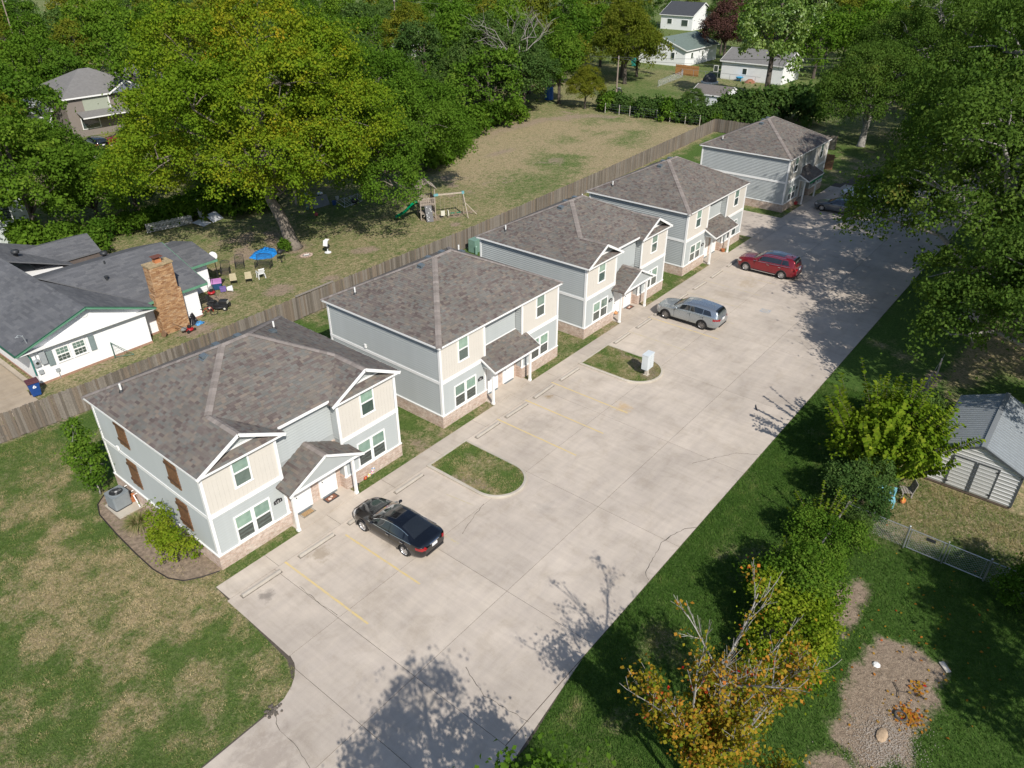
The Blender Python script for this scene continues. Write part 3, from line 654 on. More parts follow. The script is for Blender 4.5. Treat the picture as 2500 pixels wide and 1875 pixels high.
    # porch posts + beams + gable
    for u in (3.72,7.36): 
        po=obj('porch_post',MB().box((u-.065,-.73,.03),(u+.065,-.6,2.56)),WHITE,h); obj('post_base',MB().box((u-.085,-.75,.03),(u+.085,-.58,.16)),WHITE,po)
    be=MB(); be.box((3.5,-1.02,2.46),(7.6,-.9,2.6)); be.box((3.56,-.9,2.47),(3.68,-.03,2.6)); be.box((7.42,-.9,2.47),(7.54,-.03,2.6)); obj('porch_beam',be,WHITE,h)
    obj('porch_ceiling',MB().box((3.56,-.9,2.57),(7.54,.43,2.60)),WHITE,h)
    PP=porch_planes(style); pr=obj('porch_roof',slabs(PP,.08),M('roof_deck',(.13,.112,.10),.9),h)
    sh=[]
    for j,(P,z,e) in enumerate(PP): sh+=shingles(P,z,e,500+j+k)
    stuff(put('shingles',shmesh(sh),SHIN,pr))
    if style=='gable':
        g=MB(); g.extr([(3.62,-1.0,2.60),(7.48,-1.0,2.60),(PA_U,-1.0,3.58)],(0,.06,0)); obj('porch_gable',g,SIDE,h)
        rk=MB(); 
        for s in (-1,1): rk.bar((PA_U+s*2.24,-1.165,2.56),(PA_U,-1.165,3.70),.03,.13)
        obj('rake_board',rk,WHITE,pr); obj('ridge_caps',caps(((PA_U,-1.15,3.755),(PA_U,.48,3.755),.075),k),CAPM,pr)
    else:
        for u in (3.5,7.5):
            g=MB(); g.extr([(u,-1.0,2.60),(u,-.02,2.60),(u,-.02,3.06)],(.06,0,0)); obj('porch_cheek',g,SIDE,h)
        rk=MB()
        for u in (3.335,7.765): rk.bar((u,-1.16,2.57),(u,-.02,3.14),.03,.12)
        rk.box((3.33,-1.185,2.5),(7.77,-1.155,2.62)); obj('rake_board',rk,WHITE,pr)
        obj('top_flashing',MB().bar((3.8,.47,3.47),(7.3,.47,3.47),.04,.05),WHITE,pr)
    # roof
    PL=planes(style); rf=obj('roof',slabs(PL),M('roof_deck',(.13,.112,.10),.9),h)
    sh=[]
    for j,(P,z,e) in enumerate(PL): sh+=shingles(P,z,e,100*k+j)
    if k==0:
        cl=Vector(CAM[4:7])
        sh.sort(key=lambda s:(s[0][0]-cl).length if s[0][0].y<4 and s[0][0].x<4.6 else 99)
        near,sh=sh[:300],sh[300:]
        for v,t in near: put('shingle',shmesh([(v,t)],'shingle'),SHIN,rf)
    stuff(put('shingles',shmesh(sh),SHIN,rf))
    C=[((RU0,RV,RZ),(RU1,RV,RZ),.075)]
    if style=='hip': C+=[((a,b,EZ),(c,RV,RZ),.045) for a,b,c in ((-.2,-.2,RU0),(-.2,9.9,RU0),(HW+.2,-.2,RU1),(HW+.2,9.9,RU1))]
    else:
        gz=zL(2,0)
        C+=[((2,2,gz),(RU0,RV,RZ),.045),((HW-2,2,gz),(RU1,RV,RZ),.045),((-.2,9.9,EZ),(RU0,RV,RZ),.045),((HW+.2,9.9,EZ),(RU1,RV,RZ),.045),((2,-.3,gz),(2,2,gz),.075),((HW-2,-.3,gz),(HW-2,2,gz),.075)]
    for j,c in enumerate(C): obj('hip_cap',caps(c,k*20+j),CAPM,rf)
    fa=MB(); z0,z1=EZ-.115,EZ-.005
    def fas(a,b): fa.box((min(a[0],b[0])-.012,min(a[1],b[1])-.012,z0),(max(a[0],b[0])+.012,max(a[1],b[1])+.012,z1))
    if style=='hip':
        fas((-.205,-.21),(HW+.205,-.21)); fas((-.213,-.18),(-.213,9.9)); fas((HW+.213,-.18),(HW+.213,9.9)); fas((-.2,9.915),(HW+.2,9.915))
        fa.box((-.18,-.18,EZ-.10),(HW+.18,.02,EZ-.08)); fa.box((3.78,.0,EZ-.1),(7.32,.52,EZ-.08))
    else:
        fas((-.213,-.28),(-.213,9.9)); fas((HW+.213,-.28),(HW+.213,9.9)); fas((-.2,9.915),(HW+.2,9.915))
        for a in (-.17,HW-4.17): fa.box((a,-.325,EZ-.12),(a+4.34,-.3,EZ-.02)); fa.box((a+.1,-.3,EZ-.11),(a+4.2,.02,EZ-.09))
        zr=zF(0,.1); fa.box((4.1,.065,zr-.15),(HW-4.1,.095,zr-.005)); fa.box((3.8,.1,zr-.12),(HW-3.8,.52,zr-.1))
        for a in (2,HW-2):
            fa.extr([(a-2.0,.22,5.40),(a+2.0,.22,5.40),(a,.22,6.40)],(0,.05,0))
    obj('fascia',fa,WHITE,rf)
    if style=='gable':
        for a in (2,HW-2):
            g=MB(); g.extr([(a-1.62,.17,5.60),(a+1.62,.17,5.60),(a,.17,6.42)],(0,.035,0)); obj('bay_gable',g,SIDE,h)
            obj('gable_trim',MB().box((a-1.58,.12,5.625),(a+1.58,.17,5.70)),WHITE,h)
            rk=MB()
            for s in (-1,1): rk.bar((a+s*2.22,-.315,EZ-.11),(a,-.315,EZ+PIT*2.2-.06),.035,.16)
            obj('rake_board',rk,WHITE,rf)
    # vents
    def onL(u,v): return (u,v,zL(u,v))
    def boxvent(x,y,z,rot):
        v=MB(); v.obox((x,y,z+.02),(.42,.42,.015),0,0,rot); v.obox((x,y,z+.09),(.3,.34,.11),0,0,rot*.4); obj('box_vent',v,VENTM,rf,bevel=.02)
    boxvent(*onL(3.95,5.15),-math.atan(.5)); boxvent(4.8,5.35,zB(0,5.35),0); boxvent(6.0,5.35,zB(0,5.35),0); boxvent(8.1,5.6,zR(8.1,0),math.atan(.5))
    for u,v in ((.92,7.9),(8.75,6.5)):
        z=zL(u,v) if u<5 else zR(u,v); pv=obj('vent_pipe',MB().tube((u,v,z-.05),(u,v,z+.42),.05,n=10),PVC,rf); obj('pipe_boot',MB().lathe([(.13,z-.03),(.07,z+.1)],(u,v),10),DARK,pv)
    return h
H=[build_house(0,'gable','nearest grey two-storey duplex with gabled bays and brown wooden shutters on its side wall'),
   build_house(1,'hip','second grey two-storey duplex from the lawn, plain hip roof, beside the mailbox island'),
   build_house(2,'gable','middle grey two-storey duplex with gabled bays, behind the silver SUV'),
   build_house(3,'hip','fourth grey two-storey duplex, plain hip roof, behind the red SUV'),
   build_house(4,'hip','farthest grey two-storey duplex, partly shaded, standing beyond the concrete side apron')]
# extras on the first house
WOOD=M('shutter_wood',(.17,.085,.04),.65,var=.5,scale=9,bmp=.3,bs=30); WOOD2=M('shutter_batten',(.10,.052,.028),.65,var=.4,scale=9)
for y0,y1,z0,z1 in ((6.42,7.33,3.72,5.2),(1.9,2.82,3.58,5.05),(6.42,7.33,1.3,2.82),(1.9,2.82,1.18,2.72)):
    s=obj('wood_shutter',MB().box((-.025,y0+.02,z0+.04),(-.004,y1-.02,z1-.04)),WOOD2,H[0])
    for j in range(5):
        w=(y1-y0)/5; obj('plank',MB().box((-.06,y0+j*w+.006,z0+.02*(j%2)),(-.015,y0+(j+1)*w-.006,z1-.015*((j+1)%2))),WOOD,s)
    for z in (z0+.28,z1-.3): obj('batten',MB().box((-.09,y0-.05,z-.07),(-.06,y1+.05,z+.07)),WOOD2,s)
pp=MB()
for p in ([(-.06,7.35,.62),(-.25,7.35,.62),(-.27,6.9,.1)],[(-.06,7.75,.6),(-.16,7.75,.6)],[(-.06,8.4,.6),(-.2,8.4,.6)]): pp.path(p,.028,6)
obj('drain_pipe',pp,PVC,H[0])
obj('wall_box',MB().box((-.12,7.75,3.12),(-.03,7.95,3.32)),WHITE,H[0]); 
for k_ in (1,2): obj('wall_box',MB().box((-.11,6.2,3.2),(-.03,6.35,3.45)),WHITE,H[k_])
# ------------------------------------------------------------------ wooden fence
FM=tintmat('fence_wood',[(0,(.135,.115,.095)),(.35,(.20,.175,.15)),(.6,(.255,.225,.195)),(.85,(.17,.135,.105)),(1,(.23,.185,.145))],fine=.35,fscale=14)
def picket_mesh(i):
    r=random.Random(i); w=.138; h=1.80+r.uniform(-.035,.03); mb=MB(); mb.extr([(-w/2,0,.03),(w/2,0,.03),(w/2,0,h-.03),(w/2-.03,0,h),(-w/2+.03,0,h),(-w/2,0,h-.03)],(0,.018,0)); mb.t=[i/11.]*len(mb.f); me=mb.mesh('picket'); me.materials.append(FM); return me
PK=[picket_mesh(i) for i in range(12)]
fence=thing('wooden_fence','long weathered grey picket privacy fence running behind the duplexes','fence',(0,18.3,0))
spots=[]; x=-40.0
while x<94.6:
    spots.append((x,float(fence_y(x)),math.atan(float(fence_y(x+.1)-fence_y(x))/.1))); x+=.146
vis=[s for s in spots if -3<s[0]<60]; rank=sorted(spots,key=lambda s:math.hypot(s[0]-CAM[4],s[1]-CAM[5]) if s[0]>-3.2 and not(.6<s[0]<9.0) else 999)
near=set(id(s) for s in rank[:298]); rest=MB()
for s in spots:
    dz=.0 if s[0]<19 else .1
    if id(s) in near:
        o=put('picket',random.choice(PK),None,fence,(s[0],s[1]-18.3+random.uniform(-.008,.008),dz*0+random.uniform(-.03,.02)),s[2]+random.uniform(-.02,.02)); o.rotation_euler[1]=random.uniform(-.012,.012)
    else:
        w=.138;h=1.80+random.uniform(-.035,.03); c,sn=math.cos(s[2]),math.sin(s[2]); y=s[1]-18.3+random.uniform(-.008,.008)
        q=[(s[0]+a*c-b*sn,y+a*sn+b*c,z) for a,b,z in ((-w/2,0,0),(w/2,0,0),(w/2,0,h-.03),(w/2-.03,0,h),(-w/2+.03,0,h),(-w/2,0,h-.03))]
        n0=len(rest.f); rest.extr(q,(0,.018,0)); rest.t+=[random.random()]*(len(rest.f)-n0)
stuff(obj('pickets',rest,FM,fence))
for z in (.35,1.0,1.6):
    rl=MB(); P=[(x_,float(fence_y(x_))-18.3+.05,z) for x_ in list(np.arange(-40,94.6,2.4))]
    for a,b in zip(P,P[1:]): rl.bar(a,b,.04,.09)
    rl.t=[.3]*len(rl.f); obj('fence_rail',rl,FM,fence)
ps=MB()
for x_ in np.arange(-39,94.6,2.4): y=float(fence_y(x_))-18.3; ps.box((x_-.045,y+.07,0),(x_+.045,y+.16,1.75))
ps.t=[.45]*len(ps.f); obj('fence_posts',ps,FM,fence)
cp=MB(); cp.obox((19.9,18.36-18.3,1.86),(3.6,.2,.03),.03,.1); cp.t=[.6]*len(cp.f); obj('loose_cap_board',cp,FM,fence)
rf2=thing('return_fence','shaded wooden picket fence closing off the far end of the duplex row','fence',(94.6,21.9,0))
for j in range(120):
    y=-.146*j; o=put('picket',random.choice(PK),None,rf2,(0,y,random.uniform(-.03,.02)),math.pi/2)
mb=MB(); mb.box((.02,-17.4,1.5),(.06,0,1.6)); mb.box((.02,-17.4,.4),(.06,0,.5)); mb.t=[.3]*len(mb.f); obj('fence_rail',mb,FM,rf2)
# ------------------------------------------------------------------ vehicles
TYRE=M('tyre',(.018,.018,.018),.85,var=.2); RIM=M('rim_alloy',(.62,.63,.65),.28,.9,var=.03); RIMD=M('rim_dark',(.30,.30,.31),.3,.9,var=.05); BLK=M('black_trim',(.022,.022,.023),.55); CHR=M('chrome',(.75,.76,.78),.12,1,var=.02)
LINER=M('wheel_well',(.008,.008,.008),.9); TAIL=M('tail_lamp',(.26,.008,.012),.15,coat=1,var=.2,scale=8); HEAD=M('head_lamp',(.55,.56,.58),.12,.3,coat=1,var=.1); PLATE=M('plate_white',(.72,.73,.75),.4,var=.1,scale=14)
def paint(name,col,metal=.3,rough=.28): 
    if name in MATS: return MATS[name]
    m,t,b=nodes(name); v=coords(t); c=mix(t,noise(t,v,300,2),mul(col,.93),mul(col,1.07)); t.links.new(c,b.inputs['Base Color'])
    b.inputs['Metallic'].default_value=metal; b.inputs['Roughness'].default_value=rough; b.inputs['Coat Weight'].default_value=1; b.inputs['Coat Roughness'].default_value=.03; MATS[name]=m; return m
GLASS=M('car_glass',(.012,.014,.016),.04,0,var=.1,spec=.8,coat=1)
def smooth1(a,n):
    a=a.copy()
    for _ in range(n): a[1:-1]=.25*a[:-2]+.5*a[1:-1]+.25*a[2:]
    return a
def wheel_mesh(r,w,spokes,mat):
    key=('wheel',r,w,spokes,mat.name)
    def f():
        ty=MB(); prof=[(r*.66,-w/2),(r*.9,-w/2),(r*.985,-w/2+.025),(r,-w*.3),(r,w*.3),(r*.985,w/2-.025),(r*.9,w/2),(r*.66,w/2)]
        ty.lathe(prof,n=28,cap=False); a=ty.mesh('tyre'); a.materials.append(TYRE); a.shade_smooth()
        bk=MB().lathe([(r*.67,-w/2+.02),(r*.67,w/2-.06),(.0,w/2-.07)],n=24); 
        rm=MB(); rm.lathe([(r*.60,w/2-.05),(r*.68,w/2-.005),(r*.69,w/2-.02)],n=28,cap=False); rm.lathe([(.0,w/2-.02),(.07,w/2-.012),(.085,w/2-.05)],n=14,cap=False)
        for k in range(spokes):
            t=2*math.pi*k/spokes; c,s=math.cos(t),math.sin(t); h0,h1=.022,.034
            q=[(.06*c-h0*s,.06*s+h0*c),(.06*c+h0*s,.06*s-h0*c),(r*.65*c+h1*s,r*.65*s-h1*c),(r*.65*c-h1*s,r*.65*s+h1*c)]
            rm.prism(q,w/2-.045,w/2-.015)
        b=rm.mesh('rim'); b.materials.append(mat); c=bk.mesh('rim_well'); c.materials.append(LINER)
        for me in (a,b,c): me.transform(Matrix.Rotation(R(90),4,'X'))
        return a,b,c
    return cached(key,f)
def car(name,label,loc,rz,kind,pm,group='cars parked in the lot',rimm=RIM,spokes=10,cheap=False,cladding=None,roofm=None,rails=False,chrome=False):
    if kind=='sedan':
        L,Wd,wr,wf,wb=4.87,1.83,.335,.95,2.78
        X=[0,.06,.2,.5,1.0,1.35,1.7,2.05,2.4,2.9,3.35,3.8,4.2,4.5,4.72,4.83,4.87]
        ZT=[.62,.70,.76,.84,.93,.99,1.19,1.36,1.44,1.465,1.43,1.30,1.14,1.09,1.06,.98,.86]
        ZS=[.55,.62,.69,.77,.85,.89,.91,.925,.935,.95,.965,.985,1.0,1.0,.98,.90,.80]
        HWd=[.50,.66,.76,.855,.90,.908,.912,.915,.915,.915,.915,.912,.90,.875,.81,.72,.62]
        YT=[.42,.55,.62,.66,.68,.70,.66,.60,.575,.57,.565,.59,.66,.68,.64,.58,.50]
        ZB=[.36,.28,.22,.2,.2,.2,.2,.2,.2,.2,.2,.2,.22,.25,.30,.36,.44]
        ws=(1.42,2.12); rw=(3.38,4.22); side=[(1.66,2.76,.62,.0),(2.80,3.66,.0,.10),(3.70,4.12,.0,.42)]
    else:
        L,Wd,wr,wf,wb=5.06,1.97,.375,.93,2.93
        if kind=='gls': L,Wd,wf,wb=5.13,1.95,.90,3.08
        hh=.05 if kind=='gls' else 0
        X=[0,.06,.2,.5,1.0,1.4,1.75,2.1,2.5,3.2,3.9,4.4,4.72,4.9,5.0,L]
        ZT=[.78,.88,.97,1.04,1.11,1.16,1.39,1.60,1.69,1.73,1.70,1.65,1.60,1.45,1.1,.95]
        ZS=[.70,.78,.86,.95,1.01,1.04,1.06,1.075,1.085,1.10,1.12,1.14,1.13,1.08,.95,.85]
        ZT=[z+hh*1.4 for z in ZT]; ZS=[z+hh*.6 for z in ZS]
        HWd=[.56,.72,.83,.92,.965,.975,.98,.985,.985,.985,.985,.975,.95,.91,.85,.76]
        YT=[.48,.60,.68,.72,.74,.76,.73,.69,.675,.67,.66,.65,.64,.66,.70,.62]
        k=(Wd/1.97); HWd=[a*k for a in HWd]; YT=[a*k for a in YT]
        if kind=='gls': ZT[11:15]=[1.78,1.74,1.58,1.15]; YT[11:14]=[.66,.66,.68]
        ZB=[.40,.32,.27,.25,.25,.25,.25,.25,.25,.25,.25,.25,.28,.32,.38,.46]
        ws=(1.47,2.16); rw=(4.60,4.95); side=[(1.72,2.80,.55,.0),(2.83,3.78,.0,.0),(3.82,4.50,.0,.28)]
    nx=44 if cheap else 132
    xs=np.linspace(0,L,nx); f=lambda A:smooth1(np.interp(xs,X,A),2 if cheap else 5)
    zt,zs,hw,yt,zb=f(ZT),f(ZS),f(HWd),f(YT),f(ZB)
    segs=[3,2,4,6,5,12,4,8] if not cheap else [1,1,2,3,2,5,2,3]
    G_=[]
    for i in range(nx):
        gh=np.clip((zt[i]-zs[i])/.3,0,1)
        C=[(0,zb[i]),(hw[i]-.16,zb[i]),(hw[i]-.05,zb[i]+.05),(hw[i]-.005,zb[i]+.2),(hw[i]+.004,zb[i]*.45+zs[i]*.55),(hw[i]-.025-.02*gh,zs[i]),(yt[i]+.045*gh,zt[i]-.02-.06*gh),(yt[i]-.10,zt[i]-.005),(0,zt[i]+.018)]
        P=[]
        for (a,b),n in zip(zip(C,C[1:]),segs):
            for q in range(n): u=q/n; P.append((a[0]*(1-u)+b[0]*u,a[1]*(1-u)+b[1]*u))
        P.append(C[-1]); G_.append(smooth1(np.array(P),2))
    G_=np.array(G_); ns=G_.shape[1]; cum=np.cumsum([0]+segs)
    V=np.zeros((nx,2*ns-1,3)); V[:,:ns,0]=xs[:,None]; V[:,:ns,1]=G_[:,:,0]; V[:,:ns,2]=G_[:,:,1]
    V[:,ns:,0]=xs[:,None]; V[:,ns:,1]=-G_[:,ns-2::-1,0]; V[:,ns:,2]=G_[:,ns-2::-1,1]
    V[:,:,0]-=L/2; m2=2*ns-1
    du=np.gradient(V,axis=0); dv=np.gradient(V,axis=1); NR=np.cross(du,dv); NR/=np.linalg.norm(NR,axis=2,keepdims=True)+1e-9
    if NR[nx//2,ns//2+2,1]<0: NR=-NR
    ci=(V[:-1,:-1]+V[1:,:-1]+V[1:,1:]+V[:-1,1:])/4; J=np.minimum(np.arange(m2-1),m2-2-np.arange(m2-1)); J=np.broadcast_to(J,(nx-1,m2-1)); XC=ci[:,:,0]+L/2; YC=np.abs(ci[:,:,1]); ZC=ci[:,:,2]
    wx=(wf,wf+wb)
    arch=np.zeros(XC.shape,bool)
    for w_ in wx: arch|=(np.hypot(XC-w_,ZC-wr)<wr+.055)&(YC>.55)&(ZC<zs.max())
    frac=(J-cum[5]+.5)/segs[5]
    sidem=[]
    for (a,b,sl,sr) in side:
        g=(frac>(.1 if kind=='sedan' else .16))&(frac<(.88 if kind=='sedan' else .82)); x0=a+sl*(frac-.1); x1=b-sr*(frac-.1); sidem.append(g&(XC>x0)&(XC<x1))
    yti=yt[:-1,None]
    wsm=(XC>ws[0]+.03)&(XC<ws[1]-.02)&(YC<yti*1.02)&(J>=cum[6]); rwm=(XC>rw[0]+.02)&(XC<rw[1]-.03)&(YC<yti*.93)&(J>=cum[6])
    def sub(mask,off,nm,mat,par,smooth=True):
        ids=np.argwhere(mask)
        if not len(ids): return None
        idx=np.stack([ids[:,0]*m2+ids[:,1],(ids[:,0]+1)*m2+ids[:,1],(ids[:,0]+1)*m2+ids[:,1]+1,ids[:,0]*m2+ids[:,1]+1],1)
        u,inv=np.unique(idx,return_inverse=True); me=fastmesh(nm,(V+NR*off).reshape(-1,3)[u],inv.reshape(-1,4)); o=put(nm,me,mat,par,smooth=smooth); return o
    t=thing(name,label,'car',loc,rz,group)
    b=sub(~arch,0,'body',pm,t)
    bm=bmesh.new(); bm.from_mesh(b.data); bmesh.ops.recalc_face_normals(bm,faces=bm.faces[:])
    for e_ in (0,nx-1):
        P=[bm.verts.new(tuple(V[e_,j])) for j in range(m2-1)]; 
        try: bm.faces.new(P)
        except Exception: pass
    bm.to_mesh(b.data); bm.free(); b.data.shade_smooth()
    fl=MB(); fl.box((-L/2+.5,-Wd/2+.25,.25),(L/2-.5,Wd/2-.25,.6)); obj('underbody',fl,LINER,t)
    for sgn in (1,-1):
        for i,mk in enumerate(sidem): sub(mk&(np.sign(ci[:,:,1])==sgn),.006,'side_window',GLASS,t)
    sub(wsm,.006,'windshield',GLASS,t); sub(rwm,.006,'rear_window',GLASS,t)
    if roofm is not None: sub((XC>ws[1]+.05)&(XC<rw[0]-.75)&(YC<yti*.78)&(J>=cum[7]),.006,'roof_glass',roofm,t)
    zt_=.74 if kind=='sedan' else .88
    for sgn in (1,-1):
        sg=np.sign(ci[:,:,1])==sgn
        sub(sg&(XC>L-.42)&(ZC>zt_+.04)&(ZC<zt_+(.19 if kind=='sedan' else .17))&(YC>.5),.008,'tail_light',TAIL,t)
        sub(sg&(XC<.42)&(ZC>zt_-.14)&(ZC<zt_+.0)&(YC>.42),.008,'head_light',HEAD,t)
    if cladding is not None:
        sub((ZC<.36)&(YC>.5)&~arch,.006,'lower_cladding',cladding,t)
    for sgn in (1,-1):
        for w_ in wx:
            ring=MB(); r0=wr+.05; pts=[]
            for k in range(17): a=math.pi*(-.08+1.16*k/16); pts.append((w_-L/2+r0*math.cos(a),sgn*(Wd/2-.015-.0*k),wr+r0*math.sin(a)))
            ring.path(pts,.028,6); obj('wheel_arch',ring,cladding or pm,t,smooth=True)
            ln=MB()
            for k in range(16):
                a0=math.pi*(-.1+1.2*k/16); a1=math.pi*(-.1+1.2*(k+1)/16); q=[(w_-L/2+r0*math.cos(a),wr+r0*math.sin(a)) for a in (a0,a1)]
                ln.poly([(q[0][0],sgn*(Wd/2-.03),q[0][1]),(q[1][0],sgn*(Wd/2-.03),q[1][1]),(q[1][0],sgn*.45,q[1][1]),(q[0][0],sgn*.45,q[0][1])])
            ln.poly([(w_-L/2+r0*math.cos(2*math.pi*k/20),sgn*.46,wr+r0*math.sin(2*math.pi*k/20)) for k in range(20)])
            obj('wheel_well',ln,LINER,t)
            a,rb,c=wheel_mesh(wr,.23,spokes,rimm)
            wh=bpy.data.objects.new('wheel',a); COL.objects.link(wh); wh.parent=t; wh.location=(w_-L/2,sgn*(Wd/2-.145),wr); wh.rotation_euler=(0,random.uniform(0,1),0 if sgn<0 else math.pi)
            for nm,mm in (('rim',rb),('rim_well',c)): put(nm,mm,None,wh)
        xm=ws[0]-L/2+.32; mr=MB(); mr.ball((xm,sgn*(Wd/2+.06),(zs.max()+.05 if kind=='sedan' else zs.max()+.06)),(.09,.11,.07),10,6); mr.tube((xm,sgn*(Wd/2-.06),zs.max()-.03),(xm,sgn*(Wd/2+.03),zs.max()+.02),.025); obj('mirror',mr,pm,t,smooth=True)
        for a,b2,_,_ in side[:2]:
            xx=b2-L/2-.05; hd=MB(); hd.obox((xx,sgn*(Wd/2+.004),zs[int(nx*.55)]-.12),(.2,.03,.03)); obj('door_handle',hd,CHR if chrome else pm,t)
        # door seams
        for xx in (side[0][0]-.12,side[0][1]+.05,side[1][1]+.1):
            sm=MB(); sm.box((xx-L/2-.004,sgn*(Wd/2-.012)-.012,.42),(xx-L/2+.004,sgn*(Wd/2-.012)+.018,zs[nx//2]-.05)); obj('door_seam',sm,LINER,t)
        if chrome:
            for i_,zo in ((0,.0),):
                cr=MB(); cr.path([(side[0][0]-L/2-.25,sgn*(Wd/2-.028),zs[nx//2]-.005),(side[1][0]-L/2,sgn*(Wd/2-.022),zs[nx//2]+.012),(side[-1][1]-L/2+.08,sgn*(Wd/2-.04),zs[int(nx*.72)]+.02)],.014,6); obj('window_trim',cr,CHR,t)
            k0=int(nx*side[0][0]/L); k1=int(nx*(side[-1][1]-.05)/L); jj=cum[6]-1
            cr=MB(); cr.path([Vector(V[k,jj])*1 if sgn>0 else Vector((V[k,jj][0],-V[k,jj][1],V[k,jj][2])) for k in range(k0,k1,6)],.013,6); obj('window_trim',cr,CHR,t)
        if rails:
            k0=int(nx*2.2/L); k1=int(nx*4.3/L); cr=MB(); cr.path([(V[k,cum[6]][0],sgn*(V[k,cum[6]][1]-.03),V[k,cum[6]][2]+.05) for k in range(k0,k1,6)],.022,6); obj('roof_rail',cr,CHR,t)
            st=MB(); st.box((-L/2+wf+.5,sgn*(Wd/2-.02)-.06,.30),(-L/2+wf+wb-.5,sgn*(Wd/2-.02)+.06,.345)); obj('running_board',st,CHR,t)
    zz=.80 if kind=='sedan' else .92
    obj('license_plate',MB().box((L/2-.03,-.17,zz-.06),(L/2+.012,.17,zz+.09)),PLATE,t)
    obj('rear_trim',MB().box((L/2-.06,-.3,zz+.13),(L/2+.006,.3,zz+.16)),CHR,t)
    lw=MB(); lw.obox((L/2-.03,0,.46),(.10,Wd*.62,.1)); obj('rear_bumper_insert',lw,BLK,t)
    gr=MB(); gr.box((-L/2-.012,-.42,.48),(-L/2+.05,.42,.66)); obj('grille',gr,BLK,t)
    # cowl strip and wiper line below the windscreen
    k=int(nx*(ws[0]-.02)/L); cw=MB(); cw.path([(V[k,j][0]-.02,V[k,j][1],V[k,j][2]+.006) for j in range(cum[6]+2,m2-cum[6]-2,3)],.03,6); obj('cowl',cw,BLK,t)
    if kind!='sedan':
        ant=MB(); kk=int(nx*.84); z=V[kk,ns-1][2]; ant.extr([(V[kk,0][0]-.1,-.02,z-.01),(V[kk,0][0]+.08,-.02,z-.01),(V[kk,0][0]+.06,-.02,z+.07)],(0,.04,0)); obj('antenna_fin',ant,pm,t)
    return t
PB=paint('paint_black',(.0035,.004,.006),.0,.15); PS=paint('paint_silver',(.40,.44,.47),.8,.27); PR=paint('paint_red',(.20,.008,.016),.35,.25); PW=paint('paint_white',(.78,.80,.82),0,.3); PG=paint('paint_slate',(.10,.12,.145),.5,.3)
car('black_sedan','glossy black sedan parked beside the first grass island, rear towards the lot',(6.6,-4.55,0),-math.pi/2+.03,'sedan',PB,chrome=True)
car('silver_suv','silver SUV with dark roof glass parked in front of the middle duplex',(36.4,-4.55,0),-math.pi/2+.02,'suv',PS,rimm=RIMD,spokes=10,cladding=BLK)
car('red_suv','dark red SUV with silver roof rails parked in front of the fourth duplex',(48.95,-5.35,0),-math.pi/2+.03,'gls',PR,cladding=BLK,rails=True,chrome=True,roofm=GLASS)
car('grey_sedan','dark grey car half hidden under the oak branches near the farthest duplex',(68.9,-4.6,0),-math.pi/2,'sedan',PG)
car('white_sedan','white sedan under the oak branches beyond the dark grey car',(74.9,-5.35,0),-math.pi/2-.03,'sedan',PW)
# ------------------------------------------------------------------ mailbox unit
t=thing('cluster_mailbox','pale grey cluster mailbox on a pedestal standing on the second grass island','mailbox',(27.26,-6.16,.06))
MBX=M('mailbox_grey',(.62,.67,.69),.4,.1,var=.05)
obj('cabinet',MB().box((-.39,-.22,.52),(.39,.23,1.55)),MBX,t,bevel=.012); obj('cap',MB().box((-.41,-.24,1.55),(.41,.25,1.59)),MBX,t,bevel=.008); obj('pedestal',MB().box((-.11,-.1,0),(.11,.1,.52)),M('pedestal_tan',(.55,.50,.43),.6),t); obj('base_plate',MB().box((-.17,-.17,-.05),(.17,.17,.03)),M('pedestal_tan',(.55,.5,.43)),t)
for c in range(2):
    for r_ in range(7): 
        z=.58+r_*.135; d_=obj('compartment_door',MB().box((-.37+c*.375,-.232,z),(-.01+c*.375,-.221,z+.122)),MBX,t,bevel=.004); obj('lock',MB().box((-.07+c*.375,-.238,z+.05),(-.045+c*.375,-.2321,z+.075)),DARK,d_)
# ------------------------------------------------------------------ air conditioner
t=thing('air_conditioner','grey air conditioning condenser on a concrete pad beside the nearest duplex','air conditioner',(-.78,7.95,0),R(4))
ACG=M('condenser_grey',(.27,.30,.32),.5,.3,var=.06)
cab=MB(); s_=.43; P=[]
for sx,sy,a0 in ((1,1,0),(-1,1,90),(-1,-1,180),(1,-1,270)):
    for k in range(4): a=R(a0+30*k); P.append((sx*(s_-.09)+.09*math.cos(a),sy*(s_-.09)+.09*math.sin(a)))
cab.prism(P,.09,.80); obj('cabinet',cab,ACG,t)
lv=MB()
for k in range(14): z=.15+k*.045; lv.prism([(x*1.012,y*1.012) for x,y in P],z,z+.012)
obj('louvres',lv,ACG,t); tp=MB(); tp.prism([(x*1.02,y*1.02) for x,y in P],.80,.84); tp.lathe([(.36,.84),(.37,.875),(.33,.88),(.33,.845)],n=24,cap=False); obj('top_panel',tp,ACG,t)
obj('fan_opening',MB().lathe([(.33,.842),(.0,.8425)],n=24),DARK,t); gl=MB()
for r_ in (.08,.14,.2,.26,.31): gl.lathe([(r_,.875),(r_+.008,.88)],n=20,cap=False)
for k in range(8): a=math.pi*k/4; gl.bar((.06*math.cos(a),.06*math.sin(a),.876),(.34*math.cos(a),.34*math.sin(a),.876),.008,.008)
obj('fan_guard',gl,DARK,t); fb=MB()
for k in range(3): a=2.1*k; fb.obox((.15*math.cos(a),.15*math.sin(a),.855),(.22,.12,.008),a,.3)
obj('fan_blade',fb,M('blade_grey',(.3,.3,.3),.4,.6),t); obj('fan_hub',MB().lathe([(.07,.845),(.07,.872),(.0,.876)],n=12),M('hub_light',(.5,.5,.5),.4),t); obj('base_pan',MB().prism([(x*1.03,y*1.03) for x,y in P],.04,.09),DARK,t)
